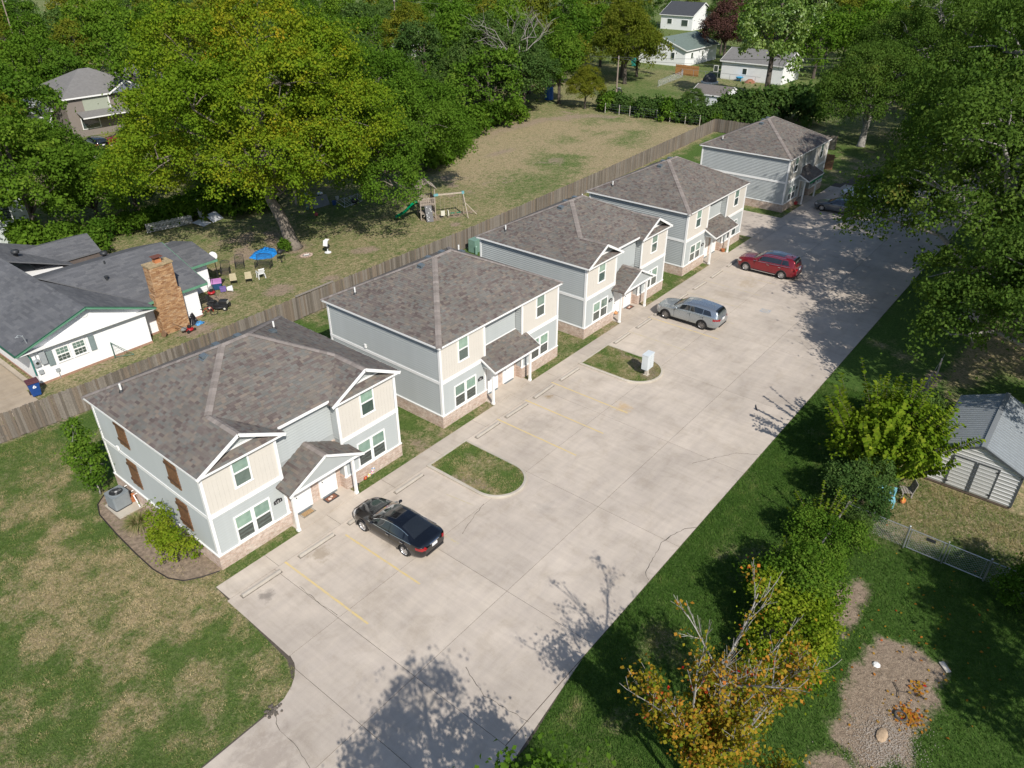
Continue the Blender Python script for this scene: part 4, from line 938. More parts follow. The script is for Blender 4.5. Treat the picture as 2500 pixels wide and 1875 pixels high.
struct(obj('condenser_pad',MB().box((-1.32,6.92,-.05),(-.05,8.5,.04)),CCURB))
tag(obj('clay_pot',MB().lathe([(.09,.04),(.15,.06),(.19,.32),(.215,.32),(.215,.38),(.17,.38),(.15,.3)],(-.22,7.72),14),M('terracotta',(.36,.13,.05),.8,var=.2)),'terracotta pot between the condenser and the duplex wall','pot')
# ------------------------------------------------------------------ mats, pots, flowers
def mat_obj(c,label,base,inner,lattice):
    t=thing('door_mat',label,'door mat',(c[0],c[1],.034),0,'door mats on the porches')
    obj('mat_base',MB().box((-.38,-.225,0),(.38,.225,.012)),base,t)
    obj('mat_centre',MB().box((-.3,-.15,.0121),(.3,.15,.017)),inner,t)
    if lattice:
        l=MB()
        for k in range(13): x=-.36+.06*k; l.box((x-.006,-.22,.0125),(x+.006,.22,.02)) if abs(x)>.3 or 1 else 0
        for y in (-.2,-.16,.16,.2): l.box((-.37,y-.006,.0205),(.37,y+.006,.024))
        obj('mat_grid',l,DARK,t)
    else:
        l=MB(); l.lathe([(.09,.0172),(.0,.0185)],(-.1,-.03),12); l.lathe([(.07,.0172),(.0,.0185)],(.08,.05),12); obj('mat_print',l,M('mat_print',(.62,.5,.42),.9),t)
    return t
TAN=M('mat_tan',(.42,.27,.13),.95,var=.3,scale=30); BRN=M('mat_brown',(.20,.085,.05),.95,var=.4,scale=20); CREAM=M('mat_cream',(.45,.40,.33),.95,var=.2,scale=20)
mat_obj((4.8,.06),'tan door mat with a black lattice border at the left door of the nearest duplex',CREAM,TAN,True); mat_obj((6.28,.06),'brown printed door mat with a dark border at the right door of the nearest duplex',DARK,BRN,False); mat_obj((35.44,.12),'reddish brown door mat on the porch of the middle duplex',DARK,BRN,False)
t=thing('pumpkin','small orange pumpkin on the grass edge at the porch of the middle duplex','pumpkin',(33.75,.32,0)); mb=MB(); n=18; b0=[]
for i in range(9):
    p_=math.pi*i/8
    for j in range(n): a=2*math.pi*j/n; rr=.17*math.sin(p_)*(1+.07*math.cos(a*9)); mb.v.append((rr*math.cos(a),rr*math.sin(a),.13-.13*math.cos(p_)))
for i in range(8):
    for j in range(n): mb.f.append((i*n+j,i*n+(j+1)%n,(i+1)*n+(j+1)%n,(i+1)*n+j))
obj('rind',mb,M('pumpkin',(.50,.24,.10),.6),t,smooth=True); obj('stem',MB().path([(0,0,.25),(.01,.01,.3),(.03,.02,.33)],[.02,.014,.012],6),M('stem',(.16,.14,.06)),t)
def pinwheel(loc,cols,label,h):
    t=thing('flower_stake',label,'garden stake',loc,0,'garden flower stakes'); obj('stem',MB().tube((0,0,0),(0,0,h),.008,n=5),M('stake_green',(.06,.2,.06),.6),t)
    for k in range(6):
        a=k*math.pi/3; mb=MB(); c=(.075*math.cos(a),-.02,h+.075*math.sin(a)); mb.ball(c,(.05,.012,.05),8,5); obj('petal',mb,cols[k%len(cols)],t)
    obj('flower_centre',MB().ball((0,-.03,h),(.035,.02,.035),8,5),M('petal_yellow',(.7,.5,.08),.5),t)
PP=M('petal_pink',(.6,.2,.35),.5); PWt=M('petal_white',(.75,.72,.75),.5); PRd=M('petal_red',(.5,.06,.05),.5); PBl=M('petal_blue',(.15,.3,.6),.5); PYl=M('petal_yellow',(.7,.5,.08),.5)
pinwheel((8.72,-.36,0),[PP,PWt],'pink and white flower stake by the brick base of the nearest duplex',.42); pinwheel((8.55,-.3,0),[PYl,PWt],'yellow flower stake beside the pink one',.3); pinwheel((8.36,-.22,0),[PRd],'small red flower stake leftmost of the garden stakes',.2); pinwheel((8.86,-.28,0),[PBl,PWt],'blue flower stake rightmost of the garden stakes',.5)
lt=thing('solar_light','small black path light standing at the porch post of the nearest duplex','path light',(7.62,-.5,0)); obj('stake',MB().tube((0,0,0),(0,0,.3),.012),DARK,lt); obj('lantern',MB().lathe([(.02,.28),(.06,.31),(.06,.38),(.075,.4),(.0,.44)],n=10),DARK,lt)
for (u,v,lb,m_,h_) in ((50.85,-.3,'small brown pot near the post of the fourth duplex porch',M('terracotta',(.36,.13,.05)),.25),):
    tag(obj('planter_pot',MB().lathe([(.1,.03),(.15,.05),(.18,h_),(.2,h_),(.2,h_+.04),(.15,h_+.04),(.14,h_-.05)],(u,v),12),m_),lb,'pot')
gar=thing('porch_garland','green leafy garland hung along the porch edge of the farthest duplex','garland',(65.13,0,0)); 
GRN=M('garland_green',(.06,.32,.16),.6,var=.3,scale=20)
for x0,x1,z in ((4.1,7.3,2.35),(7.5,10.9,1.45)):
    mb=MB(); r_=random.Random(3)
    for k in range(90): u=x0+(x1-x0)*k/90; mb.obox((u,-1.05 if z>2 else -.12,z-.12*abs(math.sin(k*.21))+r_.uniform(-.05,.05)),(.09,.06,.09),r_.uniform(0,3),r_.uniform(0,3)); 
    obj('garland_strand',mb,GRN,gar)
tag(obj('red_toy_box',MB().box((68.4,-.35,0),(68.75,-.05,.3)),M('toy_red',(.4,.04,.04),.5),bevel=.03),'small red box against the brick base of the farthest duplex','box')
# stick, drain, litter on the slab
mb=MB(); mb.path([(28.36,-13.2,.03),(28.15,-13.3,.03),(28.0,-13.38,.035),(27.85,-13.45,.03),(27.78,-13.58,.03)],[.015,.035,.035,.03,.012],7); tag(obj('fallen_stick',mb,M('stick_dark',(.05,.045,.05),.8)),'dark crooked stick lying on the sunlit concrete','stick')
dr=thing('drain_inlet','dark muddy stones at a drain notch in the drive edge','drain',(-2.98,-7.9,0)); r_=random.Random(5)
for k in range(34):
    mb=MB(); mb.ball((r_.gauss(-.02,.16),r_.gauss(.02,.13),.01),(r_.uniform(.03,.08),r_.uniform(.03,.08),r_.uniform(.02,.05)),7,5); obj('stone',mb,M('drain_stone',(.10,.085,.07),.9,var=.5,scale=9,bmp=.5),dr)
# ------------------------------------------------------------------ white ranch house behind the fence
ROOFG=tintmat('roof_charcoal',[(0,(.105,.108,.118)),(.5,(.125,.128,.138)),(1,(.148,.15,.158))],fine=.35,fscale=30)
WSID=M('siding_white',(.82,.82,.82),.5,var=.025,scale=1.2); GRNF=M('fascia_green',(.11,.26,.17),.5,var=.15); GRND=M('fascia_dark_green',(.02,.10,.06),.5); SHUT=M('shutter_grey',(.20,.25,.25),.55)
nh=thing('white_ranch_house','white single-storey house with dark grey roof and a brick chimney behind the fence','house',(0,0,0))
wz=2.62; body=MB()
body.prism([(1.8,23.42),(9.28,23.42),(9.28,24.5),(13.9,24.5),(13.9,28.45),(17.1,28.45),(17.1,34),(13.9,34),(13.9,35),(9.2,35),(9.2,41),(1.8,41)],-.1,wz)
body.extr([(1.8,23.42,wz),(9.28,23.42,wz),(5.55,23.42,4.08)],(0,.3,0)); body.extr([(13.6,24.5,wz),(13.6,35,wz),(13.6,29.75,4.2)],(.3,0,0)); body.extr([(16.9,28.45,2.5),(16.9,34,2.5),(16.9,31.2,3.1)],(.2,0,0))
hw_=obj('wall',body,WSID,nh)
def wboard(L):
    def f(): 
        mb=MB(); mb.extr([(0,0,0),(0,-.02,0),(0,-.02,.01),(0,-.004,.198),(0,0,.198)],(L,0,0)); me=mb.mesh('siding_board'); me.materials.append(WSID); return me
    return cached(('wb',round(L,2)),f)
for i in range(21):
    z=.12+i*.2; a,b=1.8,9.28
    if z>2.45: k=(z+.2-wz)/(4.1-wz); a,b=1.8+k*3.75,9.28-k*3.73
    if b-a>.4: put('siding_board',wboard(b-a),None,hw_,(a,23.42,z))
for i in range(12): put('siding_board',wboard(1.5),None,hw_,(12.4,24.5,.12+i*.2)); put('siding_board',wboard(1.05),None,hw_,(9.3,24.5,.12+i*.2)); put('siding_board',wboard(3.1),None,hw_,(13.95,28.45,.12+i*.2))
obj('foundation',MB().prism([(1.76,23.38),(9.32,23.38),(9.32,24.46),(13.94,24.46),(13.94,35),(1.76,35)],-.2,.12),M('foundation_brick',(.33,.2,.14),.9,var=.3,scale=6),nh)
rp=[([(.9,22.95),(5.6,22.95),(5.6,42),(.9,42)],lambda x,y:2.62+.345*(x-.9)),([(5.6,22.95),(9.95,22.95),(9.95,24.1),(5.6,29.75)],lambda x,y:2.62+.373*(9.95-x) if True else 0),
    ([(9.95,24.1),(14.6,24.1),(14.6,29.75),(5.6,29.75)],lambda x,y:2.62+.32*(y-24.1)),([(5.6,29.75),(14.6,29.75),(14.6,35.4),(5.6,35.4)],lambda x,y:2.62+.32*(35.4-y)),
    ([(5.6,35.4),(10,35.4),(10,42),(5.6,42)],lambda x,y:2.62+.373*(9.95-x)),
    ([(14.5,27.9),(17.75,27.9),(17.75,31.2),(14.5,31.2)],lambda x,y:2.5+.22*(y-27.9)),([(14.5,31.2),(17.75,31.2),(17.75,34.5),(14.5,34.5)],lambda x,y:2.5+.22*(34.5-y)),
    ([(7.6,36.3),(12.6,36.3),(12.9,38.9),(7.6,38.9)],lambda x,y:2.75+.3*(y-36.3)),([(7.6,38.9),(12.9,38.9),(12.6,41.6),(7.6,41.6)],lambda x,y:2.75+.3*(41.6-y))]
rm=MB()
for P,z in rp:
    if P[0]==(5.6,22.95): # twisted inner slope: use two triangles between wing ridge and valley
        zr=2.62+.345*4.7; rm.extr([(5.6,22.95,zr-.1),(9.95,22.95,2.52),(9.95,24.1,2.52),(5.6,29.75,zr-.1)],(0,0,.1)); continue
    rm.extr([(x,y,z(x,y)-.1) for x,y in P],(0,0,.1))
nr=obj('roof',rm,M('roof_under',(.12,.123,.132),.9),nh)
sh=[]
for j,(P,z) in enumerate(rp):
    e=(0,1) if j in (0,1,4) else (1,0)
    if j==1: z=lambda x,y:2.62+.373*(9.95-x)
    sh+=shingles(P,z,e,900+j,expo=.2,lift=.006,mean=.5)
stuff(put('shingles',shmesh(sh),ROOFG,nr))
fm=MB(); ar=2.62+.345*4.7
fm.bar((.9,22.93,2.55),(5.6,22.93,ar-.07),.03,.16); fm.bar((9.97,22.93,2.55),(5.6,22.93,ar-.07),.03,.16); obj('rake_board',fm,GRNF,nr)
fm=MB(); fm.bar((.88,22.9,2.63),(5.6,22.9,ar+.01),.03,.04); fm.bar((9.99,22.9,2.63),(5.6,22.9,ar+.01),.03,.04); fm.box((.82,22.95,2.5),(.9,42,2.62)); obj('gutter',fm,GRND,nr)
fm=MB(); fm.box((9.95,24.05,2.42),(14.62,24.09,2.6)); fm.bar((14.63,24.1,2.54),(14.63,29.75,4.34),.03,.16); fm.box((14.5,27.85,2.32),(17.8,27.89,2.5)); fm.box((9.95,22.95,2.45),(9.99,24.1,2.6)); obj('fascia',fm,GRNF,nr)
so_=MB(); so_.box((1.0,22.97,2.46),(9.9,23.4,2.5)); so_.box((9.95,24.1,2.44),(14.5,24.48,2.47)); obj('soffit',so_,WHITE,nr)
obj('flat_patio_roof',MB().box((6.5,34.6,2.4),(12.9,36.9,2.55)),M('patio_roof_brown',(.11,.085,.07),.95,var=.3,scale=5),nh)
# windows with grids, shutters
for a in (3.16,4.2):
    f=window(nh,a,a+.88,1.05,2.06,y=23.41,low=PGRY,up=PUP); g=MB()
    for zc in (.06,.535):
        for k in (1,2): g.box((.06+.253*k-.008,-.043,zc),(.06+.253*k+.008,-.02,zc+.4))
        g.box((.06,-.0425,zc+.2-.008),(.82,-.02,zc+.2+.008))
    obj('muntins',g,WHITE,f)
for a in (2.64,5.3):
    s=obj('shutter',MB().box((a,23.34,1.02),(a+.36,23.4,2.05)),SHUT,nh)
    for z in (1.08,1.58): obj('shutter_panel',MB().box((a+.06,23.33,z),(a+.3,23.341,z+.4)),SHUT,s,bevel=.006)
MET=M('meter_grey',(.42,.45,.47),.5,.3)
obj('electric_panel',MB().box((2.22,23.2,1.35),(2.55,23.4,2.2)),MET,nh,bevel=.01); em=obj('electric_meter',MB().box((1.78,23.24,1.3),(2.12,23.4,1.8)),MET,nh,bevel=.01); obj('meter_dial',MB().path([(1.95,23.24,1.62),(1.95,23.14,1.62)],.09,12),CHR,em)
obj('utility_box',MB().box((1.9,23.28,.75),(2.15,23.4,1.02)),MET,nh); obj('cable_box',MB().box((2.85,23.3,.5),(3.08,23.4,.72)),MET,nh); mb=MB(); mb.tube((2.97,23.32,0),(2.97,23.32,.5),.02); mb.path([(2.0,23.3,1.8),(2.0,23.3,2.5)],.025,6); obj('conduit',mb,MET,nh)
dn=MB(); dn.path([(1.0,22.98,2.5),(1.25,23.15,2.42),(1.62,23.32,2.3),(1.72,23.34,2.0),(1.72,23.34,.75)],.05,8); obj('downspout',dn,M('spout_green',(.03,.16,.14),.5),nh)
obj('gable_vent',MB().path([(5.55,23.42,3.62),(5.55,23.36,3.62)],.22,16),WHITE,nh)
obj('door',MB().box((15.1,28.38,.1),(16.0,28.43,2.05)),DOORW,nh)
def rv(x,y,z,kind):
    v=MB()
    if kind=='turbine': v.lathe([(.14,z-.1),(.14,z+.22),(.26,z+.26),(.3,z+.36),(.24,z+.5),(.0,z+.54)],(x,y),14)
    elif kind=='pipe': v.tube((x,y,z-.1),(x,y,z+.28),.06,n=8)
    else: v.tube((x,y,z-.1),(x,y,z+.3),.08,n=10); v.lathe([(.16,z+.3),(.16,z+.36),(.0,z+.42)],(x,y),10)
    obj('roof_vent',v,DARK,nr,smooth=kind=='turbine')
rv(6.9,37.3,3.75,'turbine'); rv(11.6,33.3,3.2,'turbine'); rv(9.9,29.2,4.2,'pipe'); rv(9.1,27.5,3.65,'cap')
an=MB(); an.tube((1.9,23.5,2.9),(1.75,23.3,3.6),.035); an.path([(1.75,23.3,3.6),(1.5,23.2,3.75),(1.35,23.3,3.6)],.02,6); an.tube((1.75,23.3,3.55),(1.4,23.6,3.5),.015); obj('service_mast',an,MET,nr)
# chimney with individual bricks
ch=thing('chimney','','x',(0,0,0)); bpy.data.objects.remove(ch)
CBM=tintmat('chimney_brick',[(0,(.28,.145,.075)),(.3,(.40,.23,.115)),(.55,(.52,.32,.17)),(.8,(.35,.21,.12)),(1,(.58,.40,.24))],fine=.3,fscale=20)
cc=MB(); cc.prism([(10.42,23.72),(12.38,23.72),(12.38,24.48),(10.42,24.48)],-.1,3.0); cc.prism([(10.55,23.74),(12.2,23.74),(12.2,24.6),(10.55,24.6)],3.0,5.05)
cm=obj('chimney',cc,M('mortar_tan',(.42,.30,.19),.95,var=.2,scale=9),nh)
rr=random.Random(9); vis_b=[]; hid=[]
for r_ in range(60):
    z=r_*.085; up=z>3.0; u0,u1=(10.55,12.2) if up else (10.42,12.38); v0,v1=(23.74,24.6) if up else (23.72,24.48)
    if 2.95<z<3.15: u0+=.0
    L_=.26; off=(r_%2)*L_/2; x=u0-off
    while x<u1-.02:
        a,b=max(x,u0),min(x+L_,u1)
        if b-a>.03: vis_b.append(((a+.006,v0-.022-rr.uniform(0,.01),z+.006),(b-.006,v0+.02,z+.079),rr.random()))
        x+=L_
    y=v0-off
    while y<v1-.02:
        a,b=max(y,v0+.021),min(y+L_,v1)
        if b-a>.03:
            for xx,lst in ((u0,vis_b if r_>10 else hid),(u1,hid)): lst.append(((xx-.022-rr.uniform(0,.01),a+.006,z+.006),(xx+.022+rr.uniform(0,.01),b-.006,z+.079),rr.random()))
        y+=L_
vis_b.sort(key=lambda q:-q[0][2]); hid+=vis_b[300:]
for a,b,t_ in vis_b[:300]: obj('brick',MB().box(a,b,t_),CBM,cm)
hb=MB()
for a,b,t_ in hid: hb.box(a,b,t_)
stuff(obj('bricks',hb,CBM,cm))
obj('chimney_crown',MB().prism([(10.48,23.66),(12.27,23.66),(12.27,24.66),(10.48,24.66)],5.06,5.18),M('crown_mossy',(.34,.26,.15),.95,var=.5,scale=6),cm)
fl=MB(); fl.box((11.2,24.0,5.18),(11.65,24.4,5.42)); obj('flue',fl,M('flue_clay',(.42,.16,.06),.8),cm); fc=MB(); fc.box((11.08,23.9,5.58),(11.78,24.5,5.61)); fc.box((11.25,24.05,5.42),(11.6,24.35,5.5)); 
for x_,y_ in ((11.2,24.0),(11.65,24.0),(11.2,24.4),(11.65,24.4)): fc.tube((x_,y_,5.42),(x_,y_,5.58),.015)
obj('flue_cap',fc,M('cap_rust',(.14,.05,.035),.8),cm)
tag(obj('leaning_board',MB().obox((10.3,23.55,.2),(.1,.35,.5),.4,.5),M('board_brown',(.2,.12,.07),.9)),'short brown board leaning at the foot of the brick chimney','board')
gp=thing('green_gate_panel','small green wire gate panel propped between white house and fence','gate',(6.5,23.2,0)); mb=MB(); mb.tube((0,0,0),(0,0,1.2),.03); mb.tube((0,0,1.2),(1.0,-.7,.1),.02); mb.tube((0,0,.1),(1.0,-.7,.1),.02); obj('frame',mb,M('gate_green',(.05,.13,.10),.6),gp)
mb=MB()
for k in range(9): mb.tube((k*.11,-.077*k,.1),(k*.11,-.077*k,1.2-.12*k),.006,n=4)
obj('wire',mb,M('gate_green',(.05,.13,.1),.6),gp)
dwn=MB()
for a,b,c,d in ((-3,1.2,23.5,26.8),(-3,1.2,26.85,30.2),(-3,.9,20.9,23.45)): dwn.box((a,c,-.1),(b,d,-.002))
struct(obj('neighbour_driveway',dwn,concrete('drive_tan',(.40,.33,.25))))
struct(obj('drive_kerb',MB().box((1.22,23.4,-.05),(1.5,31,.12)),concrete('drive_tan2',(.42,.36,.29))))
# blue wheeled bin
t=thing('wheeled_bin','blue wheeled recycling bin with maroon lid at the corner of the white house','bin',(1.08,22.35,0),R(-8))
mb=MB(); mb.add([(-.24,-.24,.06),(.24,-.24,.06),(.24,.24,.06),(-.24,.24,.06),(-.33,-.33,.98),(.33,-.33,.98),(.33,.33,.98),(-.33,.33,.98)],[(0,3,2,1),(4,5,6,7),(0,1,5,4),(1,2,6,5),(2,3,7,6),(3,0,4,7)]); obj('body',mb,M('bin_blue',(.012,.06,.24),.45,var=.15),t,bevel=.02)
mb=MB(); mb.box((-.36,-.38,.98),(.36,.36,1.05)); mb.box((-.28,-.3,1.05),(.28,.28,1.09)); obj('lid',mb,M('bin_maroon',(.10,.035,.045),.5),t,bevel=.02)
mb=MB(); q=[]
for k in range(3): a=math.pi/2+k*2.094; q.append((.12*math.cos(a),.12*math.sin(a)))
for (x0,y0),(x1,y1) in zip(q,q[1:]+q[:1]): mb.bar((x0*.9,-.315,.72+y0*.9),(x0*.1+x1*.8,-.315,.72+y0*.1+y1*.8),.02,.05)
obj('recycling_mark',mb,M('mark_white',(.8,.82,.85),.5),t)
for s in (-1,1): mb=MB(); mb.path([(s*.26,.26,.13),(s*.32,.26,.13)],.13,14); obj('wheel',mb,TYRE,t)
obj('handle',MB().tube((-.28,.38,.95),(.28,.38,.95),.02),BLK,t)
# ------------------------------------------------------------------ back-yard furniture
WICK=M('wicker_black',(.018,.018,.018),.6); BEI=M('chair_beige',(.60,.53,.36),.7); WPL=M('plastic_white',(.78,.79,.80),.4)
def wicker(name,label,loc,rz,w,group):
    t=thing(name,label,'bench' if w>1 else 'chair',loc,rz,group); d=.62
    fr=MB()
    for x in (-w/2,w/2): fr.path([(x,-d/2,0),(x,-d/2,.58),(x,d/2,.6),(x,d/2,0)],.022,6)
    fr.path([(-w/2,d/2,.5),(-w/2,d/2+.16,1.0),(-w/4,d/2+.19,1.07),(w/4,d/2+.19,1.07),(w/2,d/2+.16,1.0),(w/2,d/2,.5)],.022,6); obj('frame',fr,WICK,t)
    for nm,P0,U,Vv,nu,nv in (('seat',(-w/2,-d/2,.4),(w,0,0),(0,d,0),int(w/.09),7),('backrest',(-w/2+.02,d/2,.42),(w-.04,0,0),(0,.17,.6),int(w/.10),7),('armrest',(-w/2,-d/2,.1),(0,d,0),(0,0,.48),6,5),('armrest',(w/2,-d/2,.1),(0,d,0),(0,0,.48),6,5),('apron',(-w/2,-d/2,.08),(w,0,0),(0,0,.32),int(w/.10),4)):
        mb=MB(); P0=Vector(P0);U=Vector(U);Vv=Vector(Vv)
        for k in range(nu+1): mb.tube(P0+U*(k/nu),P0+U*(k/nu)+Vv,.009,n=4)
        for k in range(nv+1): mb.tube(P0+Vv*(k/nv),P0+Vv*(k/nv)+U,.009,n=4)
        obj(nm,mb,WICK,t)
    return t
wicker('wicker_armchair','black wicker armchair nearest the basketball hoop',(19.55,30.25,0),R(-40),.72,'black wicker patio seats'); wicker('wicker_armchair','black wicker armchair between the other wicker chair and the wicker loveseat',(21.15,30.55,0),R(-35),.72,'black wicker patio seats')
wicker('wicker_loveseat','black wicker loveseat in front of the crumpled blue tarp',(22.5,29.0,0),R(-55),1.35,'black wicker patio seats')
def beige(loc,rz,label):
    t=thing('patio_chair',label,'chair',loc,rz,'beige patio chairs'); DK=M('chair_leg',(.03,.025,.02),.6)
    for x in (-.24,.24):
        for y in (-.22,.24): obj('leg',MB().tube((x,y,0),(x,y,.38),.02),DK,t)
    obj('seat',MB().obox((0,-.02,.4),(.54,.56,.04)),BEI,t,bevel=.015); mb=MB(); n=6
    for k in range(n): z=.42+k*.105; mb.obox((0,.26+.03*k,z+.05),(.54-.01*k,.03,.108),0,-.28)
    obj('backrest',mb,BEI,t); fr=MB(); fr.box((-.26,-.28,.34),(.26,.25,.38)); obj('frame',fr,DK,t)
beige((18.85,27.95,0),R(150),'beige patio chair nearer the white house, back to the camera'); beige((19.85,27.3,0),R(150),'beige patio chair beside the white plastic chair')
t=thing('plastic_chair','white plastic lawn chair in front of the wicker loveseat','chair',(21.0,27.25,0),R(165))
for x in (-.25,.25):
    for y in (-.25,.25): obj('leg',MB().bar((x*1.15,y*1.1,0),(x,y*.9,.42),.05,.05),WPL,t)
obj('seat',MB().obox((0,0,.43),(.52,.5,.03)),WPL,t,bevel=.01); mb=MB()
for k in range(6): mb.obox((-.2+.08*k,.28,.66),(.055,.025,.46),0,-.22)
mb.obox((0,.33,.88),(.5,.03,.08)); obj('backrest',mb,WPL,t)
for s in (-1,1): obj('armrest',MB().bar((s*.28,.25,.64),(s*.29,-.25,.62),.06,.03).bar((s*.29,-.25,.62),(s*.28,-.26,.4),.05,.04),WPL,t)
def crumple(name,label,cat,P,h,mat,seed,n=40):
    xs=[p[0] for p in P]; ys=[p[1] for p in P]; X,Y=np.meshgrid(np.linspace(min(xs),max(xs),n),np.linspace(min(ys),max(ys),n),indexing='ij')
    d=-pdist(X,Y,P); e=sst(-.1,.35,d); Z=e*h*(.25+1.3*abs(fbm(X,Y,.55,seed)-.5)*2+.6*fbm(X,Y,.2,seed+9,2))-.03*(1-e)-.02
    ii=np.arange(n*n).reshape(n,n); F=np.stack([ii[:-1,:-1],ii[1:,:-1],ii[1:,1:],ii[:-1,1:]],-1).reshape(-1,4); k=(d.ravel()[F].max(1)>-.02)
    o=put(name,fastmesh(name,np.stack([X.ravel(),Y.ravel(),Z.ravel()],1),F[k]),mat); return tag(o,label,cat)
crumple('blue_tarp','crumpled bright blue tarp heaped on the grass behind the wicker loveseat','tarp',[(23.0,32.0),(23.2,31.1),(24.3,30.4),(25.3,31.0),(25.9,32.3),(25.5,33.2),(24.2,32.9)],.14,M('tarp_blue',(.02,.22,.62),.3,var=.35,scale=4),3)
t=thing('kettle_grill','black barrel grill on a wheeled stand beside the blue tarp','grill',(24.35,29.1,0),R(20))
mb=MB(); mb.ball((0,0,.85),(.32,.26,.22),14,8); obj('barrel',mb,BLK,t,smooth=True); mb=MB()
for x in (-.25,.25):
    for y in (-.2,.2): mb.tube((x*1.1,y*1.1,.02),(x*.8,y*.8,.75),.02)
obj('stand',mb,BLK,t); obj('shelf',MB().box((.3,-.2,.8),(.6,.2,.83)),BLK,t); obj('wheel',MB().path([(-.29,-.28,.09),(-.29,-.24,.09)],.09,12),TYRE,t); obj('chimney',MB().tube((-.1,0,1.0),(-.1,0,1.2),.04),BLK,t)
t=thing('fire_pit','ring of stones with ashes, a small fire pit on the lawn','fire pit',(26.55,28.4,0)); r_=random.Random(1); STN=M('pit_stone',(.36,.27,.22),.9,var=.4,scale=5)
for k in range(13): a=k*.483; mb=MB(); mb.ball((.5*math.cos(a),.42*math.sin(a),.04),(.13,.1,.08),7,5); obj('stone',mb,STN,t,rz=0)
obj('ash',MB().lathe([(.42,-.02),(.3,.03),(.0,.05)],n=14),M('ash',(.25,.23,.22),1,var=.5,scale=8),t); obj('log',MB().tube((-.2,.1,.09),(.22,-.08,.1),.05,n=7),M('log_white',(.6,.58,.55),.9),t)
t=thing('white_barbecue','white pedestal with a black drum, a small stand alone on the lawn','barbecue',(28.25,27.5,0)); obj('base',MB().lathe([(.3,0),(.3,.05),(.05,.08),(.05,.4)],n=16),WPL,t); mb=MB(); mb.lathe([(.05,.4),(.2,.46),(.24,.62),(.22,.72)],n=14); obj('drum',mb,BLK,t); mb=MB()
mb.obox((-.16,.0,.92),(.12,.4,.5),.3,0,.3); mb.obox((.02,.05,1.14),(.4,.36,.06),.3,0,-.2); obj('lid',mb,WPL,t); obj('knob',MB().ball((.25,0,1.16),.06),WPL,t)
t=thing('basketball_hoop','small portable basketball hoop with white board beside the white house','basketball hoop',(18.2,29.1,0),R(-50)); obj('pole',MB().tube((0,0,0),(0,0,2.3),.035),BLK,t); obj('base',MB().box((-.3,-.2,0),(.3,.5,.14)),BLK,t); obj('backboard',MB().path([(0,-.08,2.4),(0,-.05,2.4)],.34,16),WPL,t)
mb=MB(); mb.path([(.2*math.cos(a),-.3+.2*math.sin(a),2.2) for a in np.linspace(0,6.283,17)],.012,5,False); obj('rim',mb,M('rim_grey',(.4,.4,.4)),t); mb=MB()
for k in range(8): a=k*.785; mb.tube((.2*math.cos(a),-.3+.2*math.sin(a),2.2),(.1*math.cos(a+.4),-.3+.1*math.sin(a+.4),1.9),.008,n=4)
obj('net',mb,WPL,t)
def tub(name,label,cat,loc,rz,size,mat,lidm=None,taper=.85):
    t=thing(name,label,cat,loc,rz); x,y,z=size; mb=MB(); a=taper; mb.add([(-x/2*a,-y/2*a,0),(x/2*a,-y/2*a,0),(x/2*a,y/2*a,0),(-x/2*a,y/2*a,0),(-x/2,-y/2,z),(x/2,-y/2,z),(x/2,y/2,z),(-x/2,y/2,z)],[(0,3,2,1),(4,5,6,7),(0,1,5,4),(1,2,6,5),(2,3,7,6),(3,0,4,7)]); obj('tub',mb,mat,t,bevel=.02)
    if lidm: obj('lid',MB().box((-x/2-.03,-y/2-.03,z),(x/2+.03,y/2+.03,z+.09)),lidm,t,bevel=.02)
tub('storage_tote','dark blue storage tote with a pink lid against the lean-to','storage tote',(17.5,28.25,0),R(-30),(.75,.95,.55),M('tote_blue',(.02,.07,.16),.5),M('tote_pink',(.50,.22,.50),.5)); tub('purple_tub','purple plastic tub beside the blue tote','tub',(17.45,27.35,0),R(-25),(.5,.45,.35),M('tub_purple',(.16,.11,.32),.5))
t=thing('laundry_basket','white round plastic basket tipped on its side beside the purple tub','basket',(17.75,26.85,.0)); mb=MB(); mb.path([(-.16,.1,.24),(.0,0,.24),(.18,-.12,.24)],[.17,.21,.26],16,False); obj('basket',mb,WPL,t); mb=MB(); mb.path([(.18+.0*math.cos(a)-.26*.55*math.cos(a),-.12-.26*.83*math.cos(a),.24+.26*math.sin(a)) for a in np.linspace(0,6.283,20)],.022,6,False); obj('rim',mb,WPL,t)
REDM=M('mower_red',(.36,.015,.02),.4); ENG=M('engine_black',(.02,.02,.022),.4)
def mower(loc,rz,label):
    t=thing('push_mower',label,'lawn mower',loc,rz,'push lawn mowers'); mb=MB(); mb.lathe([(.28,.1),(.31,.14),(.29,.22),(.16,.26),(.0,.26)],n=16); obj('deck',mb,REDM,t,smooth=True); mb=MB(); mb.lathe([(.13,.26),(.15,.32),(.14,.42),(.06,.47),(.0,.48)],(.03,0),12); obj('engine',mb,ENG,t)
    for x,y,r in ((-.3,.27,.13),(-.3,-.27,.13),(.27,.25,.1),(.27,-.25,.1)): mb=MB(); mb.path([(x,y-.03,r),(x,y+.03,r)],r,12); obj('wheel',mb,TYRE,t)
    mb=MB(); 
    for s in (-.2,.2): mb.path([(-.25,s,.25),(-.75,s*1.1,.75),(-1.05,s*1.1,.98)],.014,6)
    mb.tube((-1.05,-.22,.98),(-1.05,.22,.98),.014); obj('handle',mb,BLK,t); mb=MB(); mb.ball((-.45,0,.35),(.25,.17,.15),10,6); obj('grass_bag',mb,M('bag_grey',(.2,.2,.19),.9),t)
mower((11.9,22.95,0),R(10),'red push mower with a bag lying at the foot of the chimney'); mower((16.5,27.5,0),R(-120),'red push mower in the shade beside the storage tote')
